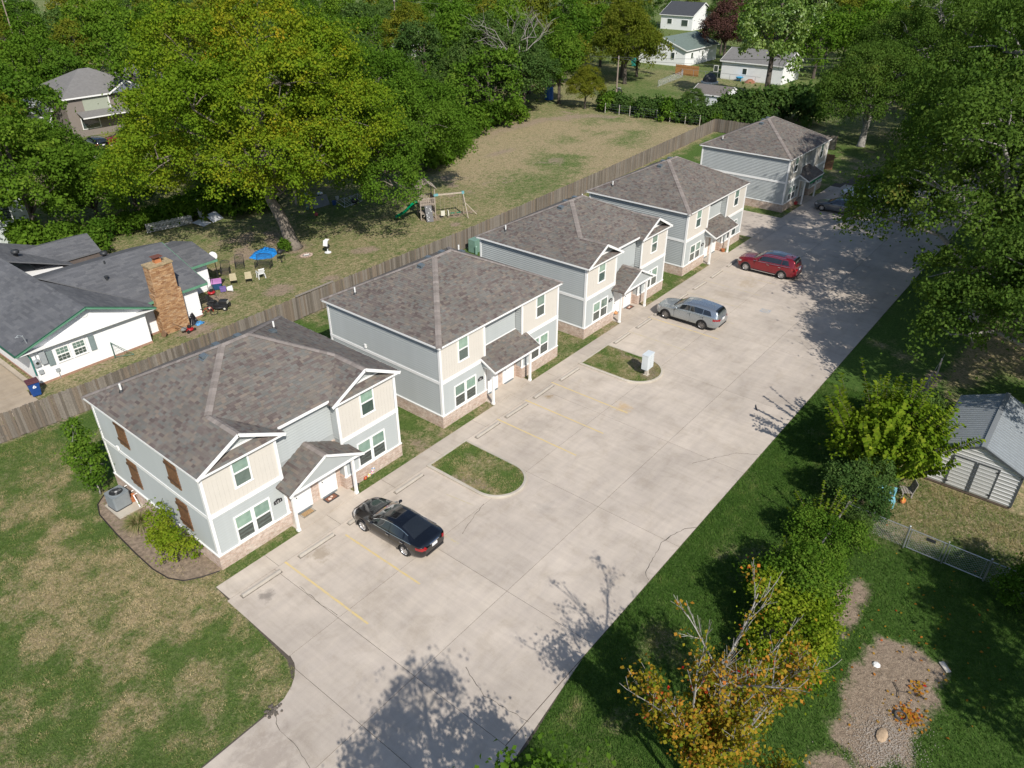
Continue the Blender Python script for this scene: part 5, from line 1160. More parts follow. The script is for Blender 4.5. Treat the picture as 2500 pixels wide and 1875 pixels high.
t=thing('riding_mower','black riding lawn mower parked on the grass beside the white house','riding mower',(15.4,24.75,0),R(-52))
for x,y,r in ((-.45,.42,.25),(-.45,-.42,.25),(.65,.38,.18),(.65,-.38,.18)): 
    w_=obj('wheel',MB().path([(x,y-.09,r),(x,y+.09,r)],r,16),TYRE,t); obj('hub',MB().path([(x,y-.1,r),(x,y+.1,r)],r*.45,10),M('hub_cream',(.6,.58,.5)),w_)
obj('chassis',MB().box((-.65,-.25,.25),(.8,.25,.42)),ENG,t,bevel=.03); mb=MB(); mb.box((.15,-.24,.42),(.8,.24,.72)); obj('hood',mb,ENG,t,bevel=.07); mb=MB(); mb.box((-.65,-.2,.55),(-.2,.2,.66)); mb.obox((-.68,0,.85),(.1,.42,.45),0,0,-.2); obj('seat',mb,BLK,t,bevel=.05); mb=MB(); mb.obox((-.5,0,.45),(.55,.62,.12)); obj('fender',mb,ENG,t,bevel=.04)
mb=MB(); mb.tube((.2,0,.7),(-.02,0,.95),.02); mb.path([(-.02+.0+.16*math.cos(a)*.5,.16*math.sin(a),.96+.08*math.cos(a)) for a in np.linspace(0,6.283,15)],.016,6,False); obj('steering_wheel',mb,BLK,t); mb=MB(); mb.lathe([(.48,.14),(.5,.2),(.42,.27)],(.1,0),18); obj('mower_deck',mb,ENG,t); obj('grille',MB().box((.8,-.18,.46),(.815,.18,.66)),M('hub_cream',(.6,.58,.5)),t)
t=thing('red_bicycle','small red bicycle leaning by the porch corner of the white house','bicycle',(14.2,24.2,0),R(-35))
for x in (-.42,.42): mb=MB(); mb.path([(x+.28*math.cos(a),0,.29+.28*math.sin(a)) for a in np.linspace(0,6.283,21)],.022,6,False); obj('wheel',mb,TYRE,t)
mb=MB(); mb.path([(-.42,0,.29),(-.12,0,.62),(.3,0,.66),(.42,0,.29)],.02,6); mb.path([(-.12,0,.62),(0,0,.28),(.3,0,.64)],.02,6); obj('frame',mb,REDM,t); mb=MB(); mb.path([(.28,-.24,.86),(.3,0,.84),(.28,.24,.86)],.014,6); mb.tube((.3,0,.64),(.3,0,.85),.014); obj('handlebar',mb,BLK,t); obj('saddle',MB().ball((-.15,0,.72),(.13,.06,.04),8,5),BLK,t)
crumple('trash_bag','black plastic trash bag slumped beside the chimney','trash bag',[(12.45,23.65),(13.05,23.6),(13.2,24.0),(12.9,24.35),(12.5,24.3)],1.0,M('bag_black',(.012,.012,.015),.3),6,26)
crumple('blue_plastic_heap','small blue and white plastic heap beside the black trash bag','plastic heap',[(12.7,23.35),(13.2,23.3),(13.45,23.6),(13.1,23.8),(12.75,23.7)],.4,M('heap_blue',(.06,.25,.52),.4,var=.9,scale=6),7,24)
# ------------------------------------------------------------------ wooden play set
PWD=M('play_wood',(.29,.245,.205),.9,var=.3,scale=6); PWD2=M('play_wood_light',(.40,.345,.28),.9,var=.25,scale=6)
t=thing('play_set','weathered wooden play tower with green slide and swing beam on the lawn','play set',(40.9,27.45,0),R(-32)); a=.75
for x in (-a,a):
    for y in (-a,a): obj('post',MB().box((x-.05,y-.05,0),(x+.05,y+.05,3.15 if y>0 else 3.15)),PWD,t)
obj('deck',MB().box((-a,-a,1.42),(a,a,1.5)),PWD,t); obj('lower_deck',MB().box((-a,-a,.55),(a,a,.6)),PWD,t)
for z in (1.55,2.1): 
    for y in (-a,a): obj('rail',MB().box((-a,y-.03,z),(a,y+.03,z+.09)),PWD,t)
    for x in (a,): obj('rail',MB().box((x-.03,-a,z),(x+.03,a,z+.09)),PWD,t)
for k in range(8):
    x=-a+.1+k*.186
    for y in (-a-.02,a+.02): obj('slat',MB().box((x-.045,y-.012,1.5),(x+.045,y+.012,2.2)),PWD,t)
    obj('slat',MB().box((a+.02,x-.045,1.5),(a+.044,x+.045,2.2)),PWD,t)
    if k%1==0: obj('slat',MB().box((a+.02,x-.045,.5),(a+.044,x+.045,1.1)),PWD,t)
for s in (-1,1):
    for k in range(5):
        f0=k/5; obj('roof_board',MB().obox((s*(.12+.9*f0+.09)*.95,0,3.72-.62*(f0+.1)),(.2,2.0,.025),0,0,s*.58),PWD2 if k%2 else PWD,t)
obj('ridge_beam',MB().box((-.03,-.95,3.66),(.03,.95,3.72)),PWD,t)
wl_=MB(); wl_.extr([(-.35,-a-.75,0),(.35,-a-.75,0),(.35,-a-.03,1.45),(-.35,-a-.03,1.45)],(0,-.04,0)); rw_=obj('climbing_wall',wl_,M('climb_grey',(.13,.13,.135),.9),t); r_=random.Random(4)
for k in range(10): z=.15+.13*k; obj('hand_hold',MB().ball((r_.uniform(-.28,.28),-a-.82+.497*z,z),(.05,.05,.05),7,5),WPL,rw_)
SLG=M('slide_green',(.0,.20,.085),.25,coat=.6,var=.1); sl_=MB(); pts=[]
for k in range(15):
    u=k/14; x=-a-.1-2.35*u; z=1.5-1.35*(u*u*(3-2*u)*.75+.25*u)+.05*math.sin(u*9); pts.append((x,z))
vs=[]; prof=[(-.3,.2),(-.27,.19),(-.2,.03),(0,0),(.2,.03),(.27,.19),(.3,.2)]
for x,z in pts: vs+=[(x,y+.1,z+h_) for y,h_ in prof]
sl_.add(vs,[(i*7+j,i*7+j+1,(i+1)*7+j+1,(i+1)*7+j) for i in range(14) for j in range(6)]); o=obj('slide',sl_,SLG,t,smooth=True); md=o.modifiers.new('s','SOLIDIFY'); md.thickness=.03
bmz=2.35; obj('swing_beam',MB().box((a,-a-.1,bmz),(a+3.0,-a+.02,bmz+.14)),PWD2,t)
for x0,y0 in ((3.05,-a-.9),(3.05,-a+.85)): obj('frame_leg',MB().bar((a+x0+.1,y0,0),(a+2.9,-a-.04,bmz+.1),.08,.08),PWD2,t)
obj('brace',MB().bar((a+4.3,-a-.1,0.05),(a+2.95,-a-.04,bmz-.8),.07,.07),PWD2,t)
TEAL=M('bracket_teal',(.15,.35,.38),.5); obj('bracket',MB().box((a+2.78,-a-.14,bmz-.05),(a+3.04,-a+.08,bmz+.2)),TEAL,t); obj('bracket',MB().box((a-.1,-a-.14,bmz-.02),(a+.35,-a+.08,bmz+.18)),TEAL,t)
for k,x0 in enumerate((.75,1.75,2.4)):
    sw=obj('swing_seat',MB().obox((a+x0,-a-.04,.42),(.42,.2,.04)) if k else MB().obox((a+x0,-a-.04,.5),(.4,.1,.5)).obox((a+x0+.55,-a-.04,.5),(.1,.4,.5)),SLG if k else M('swing_cream',(.6,.58,.5),.6),t); mb=MB()
    for s in (-.2,.2): mb.tube((a+x0+s,-a-.04,.44),(a+x0+s,-a-.04,bmz),.009,n=4)
    obj('swing_rope',mb,PWD2,sw)
obj('arch_trim',MB().path([(-.5,-a-.02,.3),(-.25,-a-.02,.55),(.0,-a-.02,.62),(.25,-a-.02,.55),(.5,-a-.02,.3)],.04,6),PWD2,t)
# ------------------------------------------------------------------ junk below the big tree
GRYM=M('panel_grey',(.22,.235,.25),.7); 
t=thing('propped_sheet','grey sheet propped upright in the shade below the big tree','sheet',(36.2,38.4,0)); obj('sheet',MB().obox((.1,.25,.55),(2.1,.03,1.15),.0,-.35),GRYM,t); obj('prop',MB().tube((-.7,.9,0),(-.7,.4,.9),.03),PWD,t)
t=thing('white_can','white lidded can behind the grey panel','trash can',(37.6,40.3,0)); obj('can',MB().lathe([(.24,0),(.28,.75),(.3,.78)],n=14),M('can_navy',(.03,.04,.09),.5),t); obj('lid',MB().lathe([(.32,.78),(.3,.86),(.1,.95),(.0,.96)],n=14),WPL,t)
t=thing('post_bundle','upright old boards leaning together beside the grey panel','boards',(35.0,39.0,0)); 
for x,y,m_ in ((-.2,-.1,M('board_green',(.12,.2,.17),.8)),(.3,.1,PWD2),(.5,.2,PWD2),(.1,2.2,PWD2)): obj('board',MB().bar((x,y,0),(x+.15,y+.3,1.9),.25,.05),m_,t)
t=thing('scrap_heap','tangle of white metal frames lying in the shade below the big tree','scrap',(39.0,36.8,0)); FRW=M('frame_white',(.55,.56,.57),.5); r_=random.Random(12)
for k in range(3):
    x0=-1.4+k*.9; mb=MB(); P=[(x0,-.5,.05),(x0+1.3,-.3+.2*k,.1),(x0+1.2,.9,.55),(x0-.1,.7,.5),(x0,-.5,.05)]; mb.path(P,.022,6); mb.tube(P[0],P[2],.02); mb.tube((x0+.6,-.4,.08),(x0+.5,.8,.5),.02); obj('frame',mb,FRW,t)
obj('black_bag',MB().ball((.3,-.1,.3),(.45,.35,.3),10,6),M('bag_black',(.012,.012,.015),.3),t)
for (x,y,nm,lb,c,r) in ((34.05,36.5,'red_ball','faded red ball on the shaded lawn below the big tree',(.38,.07,.08),.2),(43.4,40.2,'red_ball','bright red ball in the dark shade by the second tree trunk',(.5,.02,.03),.22),(37.6,38.0,'blue_bucket','small blue bucket beside the grey panel',(.03,.08,.25),.25),(39.0,39.2,'white_bucket','white bucket hanging in the shade near the metal frames',(.6,.6,.58),.2)):
    if 'ball' in nm: tag(obj(nm,MB().ball((x,y,r),r,12,8),M(nm+str(int(x)),c,.5),smooth=True),lb,'ball')
    else: tag(obj(nm,MB().lathe([(r*.75,0),(r,r*1.7),(r*.92,r*1.7),(r*.7,.03)],(x,y),12),M(nm,c,.5)),lb,'bucket')
t=thing('white_boards','three white sheet boards lying and leaning by the picket fence','boards',(26.2,43.4,0)); 
for (x,y,z,rx,rz_,sz) in ((-.9,0,.15,.2,.4,(1.2,1.3,.03)),(.6,.1,.35,.6,.3,(1.5,1.1,.03)),(-.2,1.3,1.0,1.3,.2,(.5,2.2,.03))): obj('sheet',MB().obox((x,y,z),sz,rz_,rx),M('sheet_white',(.62,.63,.64),.6),t)
t=thing('white_picket_fence','short run of worn white picket fence under the trees','fence',(20.5,45.0,0),R(-11))
for k in range(34): obj('picket',MB().box((k*.13-.035,-.01,.05),(k*.13+.035,.01,.95+random.uniform(-.05,.03))),M('picket_white',(.50,.50,.49),.8,var=.3,scale=6),t)
obj('rail',MB().box((0,.01,.3),(4.4,.04,.37)),M('picket_white',(.5,.5,.49)),t); obj('rail',MB().box((0,.0101,.7),(4.4,.0401,.77)),M('picket_white',(.5,.5,.49)),t)
t=thing('transformer_box','green utility cabinet at the back corner of the middle duplex','utility cabinet',(37.6,17.2,0)); UG=M('utility_green',(.16,.27,.22),.5); obj('cabinet',MB().box((-1.2,-.3,0),(-.3,.5,1.2)),UG,t,bevel=.02); tag(obj('cable_pedestal',MB().lathe([(.13,0),(.13,.7),(.08,.8),(.0,.82)],(36.4,16.75),10),UG),'slim green cable pedestal in front of the green utility cabinet','cable pedestal')
# ------------------------------------------------------------------ trees and shrubs
BARK=M('bark_grey',(.17,.145,.12),.95,var=.35,scale=5,bmp=.9,bs=14); BARKL=M('bark_pale',(.27,.255,.235),.95,var=.3,scale=5,bmp=.7,bs=14); BARKD=M('bark_dark',(.085,.07,.058),.95,var=.3,scale=5)
LM=dict(
 mid=leafmat('leaf_mid',[(0,(.050,.105,.012)),(.5,(.095,.175,.02)),(1,(.165,.245,.034))]),
 yel=leafmat('leaf_yellowgreen',[(0,(.062,.125,.010)),(.5,(.135,.215,.016)),(.8,(.21,.25,.018)),(.95,(.31,.27,.02)),(1,(.36,.25,.02))],ovar=0),
 dark=leafmat('leaf_dark',[(0,(.042,.085,.024)),(.5,(.075,.135,.036)),(1,(.135,.195,.058))]),
 oak=leafmat('leaf_oak',[(0,(.042,.085,.015)),(.55,(.080,.140,.026)),(.9,(.12,.175,.036)),(1,(.16,.14,.035))],trans=.3,rough=.5,spec=.3,ovar=.1),
 bright=leafmat('leaf_bright',[(0,(.070,.135,.010)),(.5,(.145,.215,.016)),(1,(.26,.30,.034))],ovar=.08),
 silver=leafmat('leaf_silver',[(0,(.07,.14,.022)),(.5,(.15,.24,.045)),(1,(.28,.34,.11))],rough=.45,spec=.4,ovar=0),
 plum=leafmat('leaf_plum',[(0,(.06,.03,.028)),(.5,(.11,.058,.05)),(1,(.18,.105,.085))],ovar=0),
 orange=leafmat('leaf_orange',[(0,(.10,.15,.014)),(.4,(.26,.21,.022)),(.75,(.40,.19,.03)),(.93,(.45,.13,.03)),(1,(.45,.03,.02))],trans=.3,ovar=0),
 olive=leafmat('leaf_olive',[(0,(.065,.095,.013)),(.5,(.135,.16,.02)),(1,(.23,.22,.035))]),
 hedge=leafmat('leaf_hedge',[(0,(.040,.092,.011)),(.5,(.085,.165,.02)),(1,(.17,.25,.04))],ovar=.12))
def leafmesh(P,D,Nn,S,tint,wid=.36,name='crown'):
    n=len(P); D=D/(np.linalg.norm(D,axis=1,keepdims=True)+1e-9); Sd=np.cross(Nn,D); Sd/=np.linalg.norm(Sd,axis=1,keepdims=True)+1e-9; U=np.cross(D,Sd)
    S=S[:,None]; a=P; b=P+D*S*.5+Sd*S*wid+U*S*.10; c=P+D*S-U*S*.06; d=P+D*S*.5-Sd*S*wid+U*S*.10
    V=np.stack([a,b,c,d],1).reshape(-1,3); return fastmesh(name,V,np.arange(4*n).reshape(-1,4),np.clip(tint,0,1))
def rdir(r,n): v=r.normal(size=(n,3)); return v/np.linalg.norm(v,axis=1,keepdims=True)
def crown(lobes,nc,per,sig,leaf,seed,shell=.45,droop=0,tb=0.0,tv=.12,zmin=.3,yellow=None,wid=.36):
    """sub-clumps spread over the lobes; leaves lie on the outer side of each clump. nc clumps, per leaves each, sig clump radius"""
    r=np.random.default_rng(seed); Lb=np.array(lobes,float); ar=Lb[:,3]*Lb[:,4]+Lb[:,4]*Lb[:,5]+Lb[:,3]*Lb[:,5]; k=r.choice(len(Lb),nc,p=ar/ar.sum())
    d=rdir(r,nc); d[:,2]=np.where(d[:,2]<-.55,-d[:,2],d[:,2]); rad=1-shell*r.random(nc)**1.5; c=Lb[k,:3]+d*Lb[k,3:6]*rad[:,None]*(1+.07*r.normal(size=nc))[:,None]
    inn=np.zeros(nc,bool)
    for q in range(len(Lb)):
        e=((c-Lb[q,:3])/Lb[q,3:6]); inn|=((e**2).sum(1)<.5)&(k!=q)
    keep=(~inn)&(c[:,2]>zmin); c=c[keep]; d=d[keep]; kk=k[keep]; nc=len(c)
    ct=.45+tb+tv*r.normal(size=nc)+(.11*r.normal(size=len(Lb)))[kk]
    if yellow is not None:
        for (x,y,z,rr,am) in yellow: ct+=am*np.exp(-((c-np.array((x,y,z)))**2).sum(1)/rr**2)
    R_=sig*r.uniform(.65,1.35,nc); idx=np.repeat(np.arange(nc),per); n=len(idx)
    e=rdir(r,n)+.55*d[idx]+np.array([0,0,.45]); e/=np.linalg.norm(e,axis=1,keepdims=True)
    P=c[idx]+e*(R_[idx]*r.uniform(.55,1.08,n))[:,None]*np.array([1,1,.72])
    st=r.random(n)<.12; P[st]+=r.normal(size=(st.sum(),3))*sig*.8
    Nn=e+rdir(r,n)*.5+np.array([0,0,.35]); D=rdir(r,n)*.9+e*.35+np.array([0,0,-.25-droop])
    return leafmesh(P,D,Nn,leaf*r.uniform(.65,1.25,n),ct[idx]+.07*r.normal(size=n),wid)
def trunkmesh(pts,rad,lobes,seed,name='trunk',start=.45,sub=5,limb=.4,twr=.012,n=9):
    r=random.Random(seed); mb=MB(); P=[Vector(p) for p in pts]; rs=[rad*1.55]+[rad*(1-.62*i/(len(P)-1)) for i in range(1,len(P))]
    P2=[P[0],P[0].lerp(P[1],.12)]+P[1:]; rs2=[rad*1.5,rad*1.08]+rs[1:]; mb.path(P2,rs2,n)
    for l in lobes:
        c=Vector(l[:3]); t=start+r.random()*(1-start); i=min(int(t*(len(P)-1)),len(P)-2); a=P[i].lerp(P[i+1],t*(len(P)-1)-i)
        if a.z>c.z: a=P[max(1,i-1)]
        m=a.lerp(c,.5)+Vector((r.uniform(-.6,.6),r.uniform(-.6,.6),.12*(c-a).length)); ra=rad*limb
        mb.path([a,a.lerp(m,.5)+Vector((0,0,.1)),m,m.lerp(c,.5),c],[ra,ra*.8,ra*.6,ra*.42,ra*.22],6)
        for k in range(sub):
            d=Vector((r.gauss(0,1),r.gauss(0,1),r.gauss(.3,.7))).normalized(); e=c+Vector((d.x*l[3],d.y*l[4],d.z*l[5]))*.85; s=m.lerp(c,r.uniform(.3,1)); q=s.lerp(e,.5)+Vector((r.uniform(-.3,.3),r.uniform(-.3,.3),.2))
            mb.path([s,q,e],[ra*.28,ra*.17,twr],5)
    me=mb.mesh(name); me.shade_smooth(); return me
TREES={}
def put_tree(name,label,base,tm,cm,lm,bm=BARK,scale=1,rz=0,group=None,cat='tree',cname='crown',sz=None):
    t=thing(name,label,cat,base,rz,group); t.scale=(scale,scale,sz or scale)
    for nm,me,mt in (('trunk' if cat=='tree' else 'stems',tm,bm),(cname,cm,lm)):
        if me is None: continue
        if not me.materials: me.materials.append(mt)
        o=bpy.data.objects.new(nm,me); COL.objects.link(o); o.parent=t
        if me.materials[0]!=mt: o.material_slots[0].link='OBJECT'; o.material_slots[0].material=mt
    return t
# big yellow-green tree with the visible trunk (local to base 27.1,30.9)
LA=[(-0.6,0.8,13,4.6,4.6,4.2),(-5.8,6.2,11,4.0,3.8,3.4),(-3.6,-4.2,9.2,3.3,3.2,2.7),(5.0,-4.2,11.2,3.6,3.6,3.0),(0.4,-5.8,9.4,3.0,2.9,2.4),(1.2,2.4,17.4,4.2,4.2,3.2),(-7.6,9.4,7.2,3.2,3.2,2.6),(7.0,2.0,13.4,3.8,3.8,3.4),(-1.6,-1.8,5.9,2.2,2.2,1.6),(5.4,5,8.8,3.6,3.6,2.9),(-6.6,0.8,13.2,3.4,3.4,2.9),(-3.2,6.4,16.4,3.8,3.8,3.1),(3.2,-1.6,7.4,2.5,2.5,1.8),(-0.4,-3.6,14.6,3.2,3.2,2.6),(4.6,-0.6,16,3.2,3.2,2.6),(-3.6,-2.6,12.6,2.8,2.8,2.3),(-8.6,4.4,9.2,2.6,2.6,2.1),(7.6,-2.2,8.6,2.6,2.6,2.1),(-6.0,-1.6,8.6,2.5,2.5,2.0),(1.6,-3.0,11.2,2.8,2.8,2.2)]
put_tree('big_shade_tree','huge yellow-green shade tree with forked trunk on the neighbour lawn, above the patio chairs',(27.1,30.9,-.1),trunkmesh([(0,0,0),(-.4,.5,2.6),(-.9,1.1,4.6),(-1.2,1.4,7),(-.8,1.2,10.5),(0,1,14)],.58,LA,1,sub=4),
  crown(LA,1700,90,.85,.215,11,shell=.3,tb=.03,tv=.10,yellow=[(-4,-3,9,3.0,.30),(-7,6,9,3,.2),(1,-6,9.5,2.6,.2),(4.5,-4.5,9.5,2.4,.22),(-3,-4.5,12,2.6,.15)]),LM['yel'],BARK)
LB=[(-3.6,-6.2,9.8,4.0,4.0,3.3),(0.8,-8.4,8.4,2.8,2.8,2.2),(-7.0,-9.2,8.0,3.5,3.3,2.8),(-2,-2,12.2,4.0,4.0,3.0),(3.8,-4.8,8.6,3.6,3.6,3.0),(-9.8,-13.6,5.8,2.3,2.2,1.7),(-6.4,-2,10.2,3.8,3.8,3.0),(-4.6,-8.6,7.2,2.8,2.7,2.0),(6.4,-5.2,5.4,2.2,2.2,2.0),(-9,-6,5.8,2.7,2.7,2.1),(-3.2,-5.6,13.2,2.8,2.8,2.2),(-8.2,-11.4,6.2,2.2,2.2,1.7),(2.6,-1.2,10.6,3.2,3.2,2.6),(4.4,-7.6,7.2,2.2,2.2,1.8)]
put_tree('dense_shade_tree','dense mid-green tree overhanging the play set beside the dry field',(43,37.2,-.1),trunkmesh([(0,0,0),(-.3,-.6,2.5),(-1.2,-2.2,5),(-2.4,-4.2,8),(-2.8,-5,11)],.5,LB,2,sub=4),crown(LB,1050,92,.85,.215,12,shell=.3,tb=.0,tv=.10,yellow=[(-3,-9,10,3,.22)]),LM['mid'],BARK)
# generic trees -----------------------------------------------------
def generic(seed,h=11,r=4.4,nl=8,nc=130,per=60,leaf=.42,sig=.95,tall=1.0):
    q=random.Random(seed); L=[(0,0,h*.62,r*.75,r*.75,h*.28*tall)]
    for k in range(nl): a=k*6.283/nl+q.uniform(-.3,.3); z=h*q.uniform(.36,.78); rr=r*q.uniform(.42,.62); d=r*(.62 if z<h*.6 else .4)*q.uniform(.8,1.15); L.append((d*math.cos(a),d*math.sin(a),z,rr,rr,rr*.85*tall))
    L.append((q.uniform(-.6,.6),q.uniform(-.6,.6),h*.86,r*.5,r*.5,h*.13*tall))
    return trunkmesh([(0,0,0),(.1,.1,h*.25),(-.1,.1,h*.5),(0,0,h*.75)],.28,L,seed,sub=2),crown(L,nc,per,sig,leaf,seed+50,tv=.12)
GEN=[generic(101),generic(102,h=12,r=4.0,tall=1.2),generic(103,h=10,r=5.0,nl=9)]
GD=[generic(111,h=11,r=4.6,nc=330,per=100,leaf=.26,sig=.8),generic(112,h=12.5,r=4.2,tall=1.2,nc=330,per=100,leaf=.26,sig=.8),generic(113,h=9,r=4.6,nc=330,per=100,leaf=.26,sig=.8)]
FARK=[('mid','mid-green tree in the wooded background beyond the yards'),('dark','dark green tree in the wooded background beyond the yards'),('hedge','fresh green tree in the wooded background beyond the yards'),('olive','olive green tree in the wooded background beyond the yards'),('mid','mid-green tree in the wooded background beyond the yards')]
FAR=[(101.6,192.8,1.01,3,0.3),(149.9,66.6,0.77,1,0.3),(210.7,123.2,1.2,3,2.5),(234.1,52.5,1.19,3,0.1),(39.7,46.8,1.0,1,1.3),(149.7,27.5,1.15,2,3.2),(23.4,84.5,1.17,2,2.3),(100.4,79.3,1.12,0,4.3),(109.5,62.2,1.07,3,0.7),(119.5,153.5,0.94,1,1.2),(199.9,98.1,0.94,3,4.5),(165.8,168.8,1.25,3,5.1),(168.0,82.9,0.99,3,6.0),(175.1,93.9,1.22,3,2.1),(44.8,91.5,1.01,4,3.1),(156.4,19.7,1.21,2,3.0),(173.5,105.5,1.18,4,2.1),(75.7,136.3,1.05,4,3.1),(196.4,37.3,1.19,3,2.3),(65.0,161.1,1.11,1,3.4),(170.9,57.6,0.78,1,3.3),(110.6,134.5,1.02,0,1.7),(168.3,28.1,1.05,0,6.2),(43.0,117.8,1.06,4,0.6),(61.9,142.3,1.14,4,2.0),(122.2,126.2,0.8,1,5.2),(133.1,85.3,1.22,3,2.4),(29.6,95.9,0.94,0,0.7),(69.3,91.3,0.92,0,2.4),(134.8,168.9,0.92,2,2.8),(164.9,145.3,0.88,0,5.6),(53.2,114.0,1.16,4,0.4),(189.5,49.6,0.85,0,6.1),(207.9,62.4,1.25,2,0.5),(91.8,175.9,0.99,2,4.1),(207.5,49.5,1.25,1,5.0),(180.9,61.0,0.77,4,1.8),(114.8,208.0,1.21,2,0.4),(137.2,114.3,0.87,0,3.7),(214.3,42.1,1.17,3,1.4),(156.1,72.8,0.8,4,0.2),(76.4,87.0,1.23,4,3.6),(46.2,128.8,0.76,2,1.4),(97.1,51.7,0.89,0,2.4),(191.1,152.6,0.83,3,5.3),(96.1,162.6,1.02,1,0.6),(181.3,162.1,1.11,2,2.9),(145.6,167.1,1.02,0,0.3),(153.8,121.5,0.79,4,5.9),(52.1,81.3,0.99,2,2.2),(243.0,9.9,0.83,4,2.7),(141.8,94.2,0.96,3,0.0),(34.0,50.7,0.92,2,5.1),(245.2,20.1,1.16,2,1.6),(141.2,130.5,0.82,3,3.1),(143.8,138.6,0.85,4,5.0),(96.2,135.8,1.03,1,4.8),(172.5,132.3,1.18,0,0.9),(100.6,100.1,1.03,4,1.4),(190.9,98.4,1.13,2,0.7),(69.7,195.5,1.04,2,5.0),(86.5,184.1,0.99,4,3.0),(104.4,127.7,1.0,1,2.5),(104.4,209.8,0.94,1,0.2),(64.2,65.1,1.21,1,0.4),(136.2,69.1,1.08,0,5.2),(144.4,149.3,0.76,2,4.2),(44.5,74.8,1.06,3,2.3),(78.8,215.7,0.95,1,1.3),(178.5,24.8,1.21,0,5.8),(25.3,91.2,0.78,4,2.5),(62.9,75.7,1.07,4,0.0),(74.4,224.2,1.14,4,1.8),(68.0,207.4,0.99,2,6.1),(173.2,147.1,0.89,0,1.3),(158.7,152.3,1.14,4,2.3),(222.8,83.0,0.89,1,2.9),(185.9,88.4,0.76,1,5.0),(111.1,143.3,1.11,0,4.2),(39.9,67.9,0.83,0,4.3),(125.0,139.8,1.09,4,6.1),(214.9,73.6,1.08,2,1.5),(175.7,-0.6,1.16,4,3.3),(71.4,111.6,1.2,3,5.5),(206.8,25.8,0.97,3,2.8),(83.5,59.4,1.25,4,2.5),(61.4,103.4,1.2,3,4.6),(80.2,190.9,1.19,3,0.1),(86.6,136.2,1.02,4,1.1),(137.2,124.8,0.81,0,3.3),(53.0,146.2,1.03,0,4.0),(38.5,60.1,1.21,4,4.6),(67.3,120.5,1.05,3,0.6),(73.7,175.0,0.99,2,3.3),(129.7,95.7,1.01,3,2.4),(108.1,164.6,0.8,4,2.2),(192.6,113.8,0.8,4,1.9),(73.3,99.1,0.93,0,4.9),(233.1,62.3,0.96,0,3.2),(86.2,51.9,0.89,1,5.8),(143.8,105.1,0.99,1,2.2),(34.1,104.0,1.03,0,6.2),(18.4,75.3,1.01,4,1.9),(81.8,117.2,0.81,0,6.0),(221.1,100.8,0.82,2,1.3),(64.0,129.9,1.22,0,2.9),(77.2,50.3,1.03,2,4.3),(101.3,182.6,0.92,4,1.6),(40.1,101.4,0.87,2,1.9),(143.5,181.2,1.17,1,6.0),(108.5,172.6,1.08,3,1.2),(155.3,4.1,1.24,4,2.6),(95.0,212.3,0.84,3,1.3),(16.1,68.6,1.09,3,5.4),(155.1,183.4,0.81,1,4.5),(141.8,76.9,1.08,4,3.4),(108.9,114.7,1.18,1,2.4),(235.2,14.0,0.81,1,3.1),(101.3,61.4,0.98,1,5.3),(86.0,160.4,0.87,4,0.8),(161.7,122.3,0.93,0,2.9),(92.6,69.8,1.21,4,3.9),(112.4,88.5,1.25,2,6.2),(38.6,114.2,0.85,0,1.3),(158.5,160.3,0.78,4,2.0),(174.3,155.3,0.79,0,2.9),(129.5,55.9,0.98,3,1.7),(58.9,189.2,1.15,3,2.2),(180.6,35.9,1.05,1,0.4),(133.1,141.8,0.87,2,5.1),(139.5,155.5,0.84,2,4.7),(145.4,120.4,0.93,2,3.9),(131.2,131.0,0.86,1,2.2),(224.7,11.4,1.01,2,3.9),(125.3,70.5,1.12,2,3.7),(68.7,71.5,1.01,3,2.5),(110.0,154.5,1.23,2,4.4),(156.7,33.7,0.82,0,6.2),(45.6,63.2,1.16,3,2.2),(195.0,21.3,0.92,3,0.2),(226.8,94.9,0.77,3,4.8),(76.5,161.0,1.16,4,0.4),(171.4,140.4,0.75,3,0.7),(99.6,108.5,0.92,2,0.4),(207.4,17.9,0.98,0,6.1),(198.0,56.2,1.14,0,3.2),(103.5,67.6,1.21,0,1.5),(56.8,170.7,0.78,3,6.0),(114.3,190.6,1.01,1,2.7),(53.9,129.6,0.95,3,1.5),(148.9,39.5,1.17,2,5.9),(224.4,33.1,0.88,4,2.7),(177.7,52.5,0.91,3,5.8)]
def sector(x,y):
    a=math.degrees(math.atan2(y-CAM[5],x-CAM[4])); d=math.hypot(x-CAM[4],y-CAM[5]); D='nearer woods' if d<140 else 'middle woods' if d<195 else 'farthest woods'
    for lim,w in ((16,'at the top right behind the oaks'),(27,'right of the white houses'),(36,'around the white houses'),(44,'above the dry field'),(51,'behind the dense shade tree'),(58,'behind the big shade tree'),(65,'around the grey-green house')):
        if a<lim: return D,w
    return D,'at the top left corner'
for (x,y,s,k,rz) in FAR:
    lm,lb=FARK[k]; tm,cm=GEN[(k+int(rz*3))%3]; D,w=sector(x,y); put_tree('woodland_tree',lb.split(' in the wooded')[0]+' in the '+D+' '+w,(x,y,-.1),tm,cm,LM[lm],BARKD,s,rz,'trees of the wooded background')
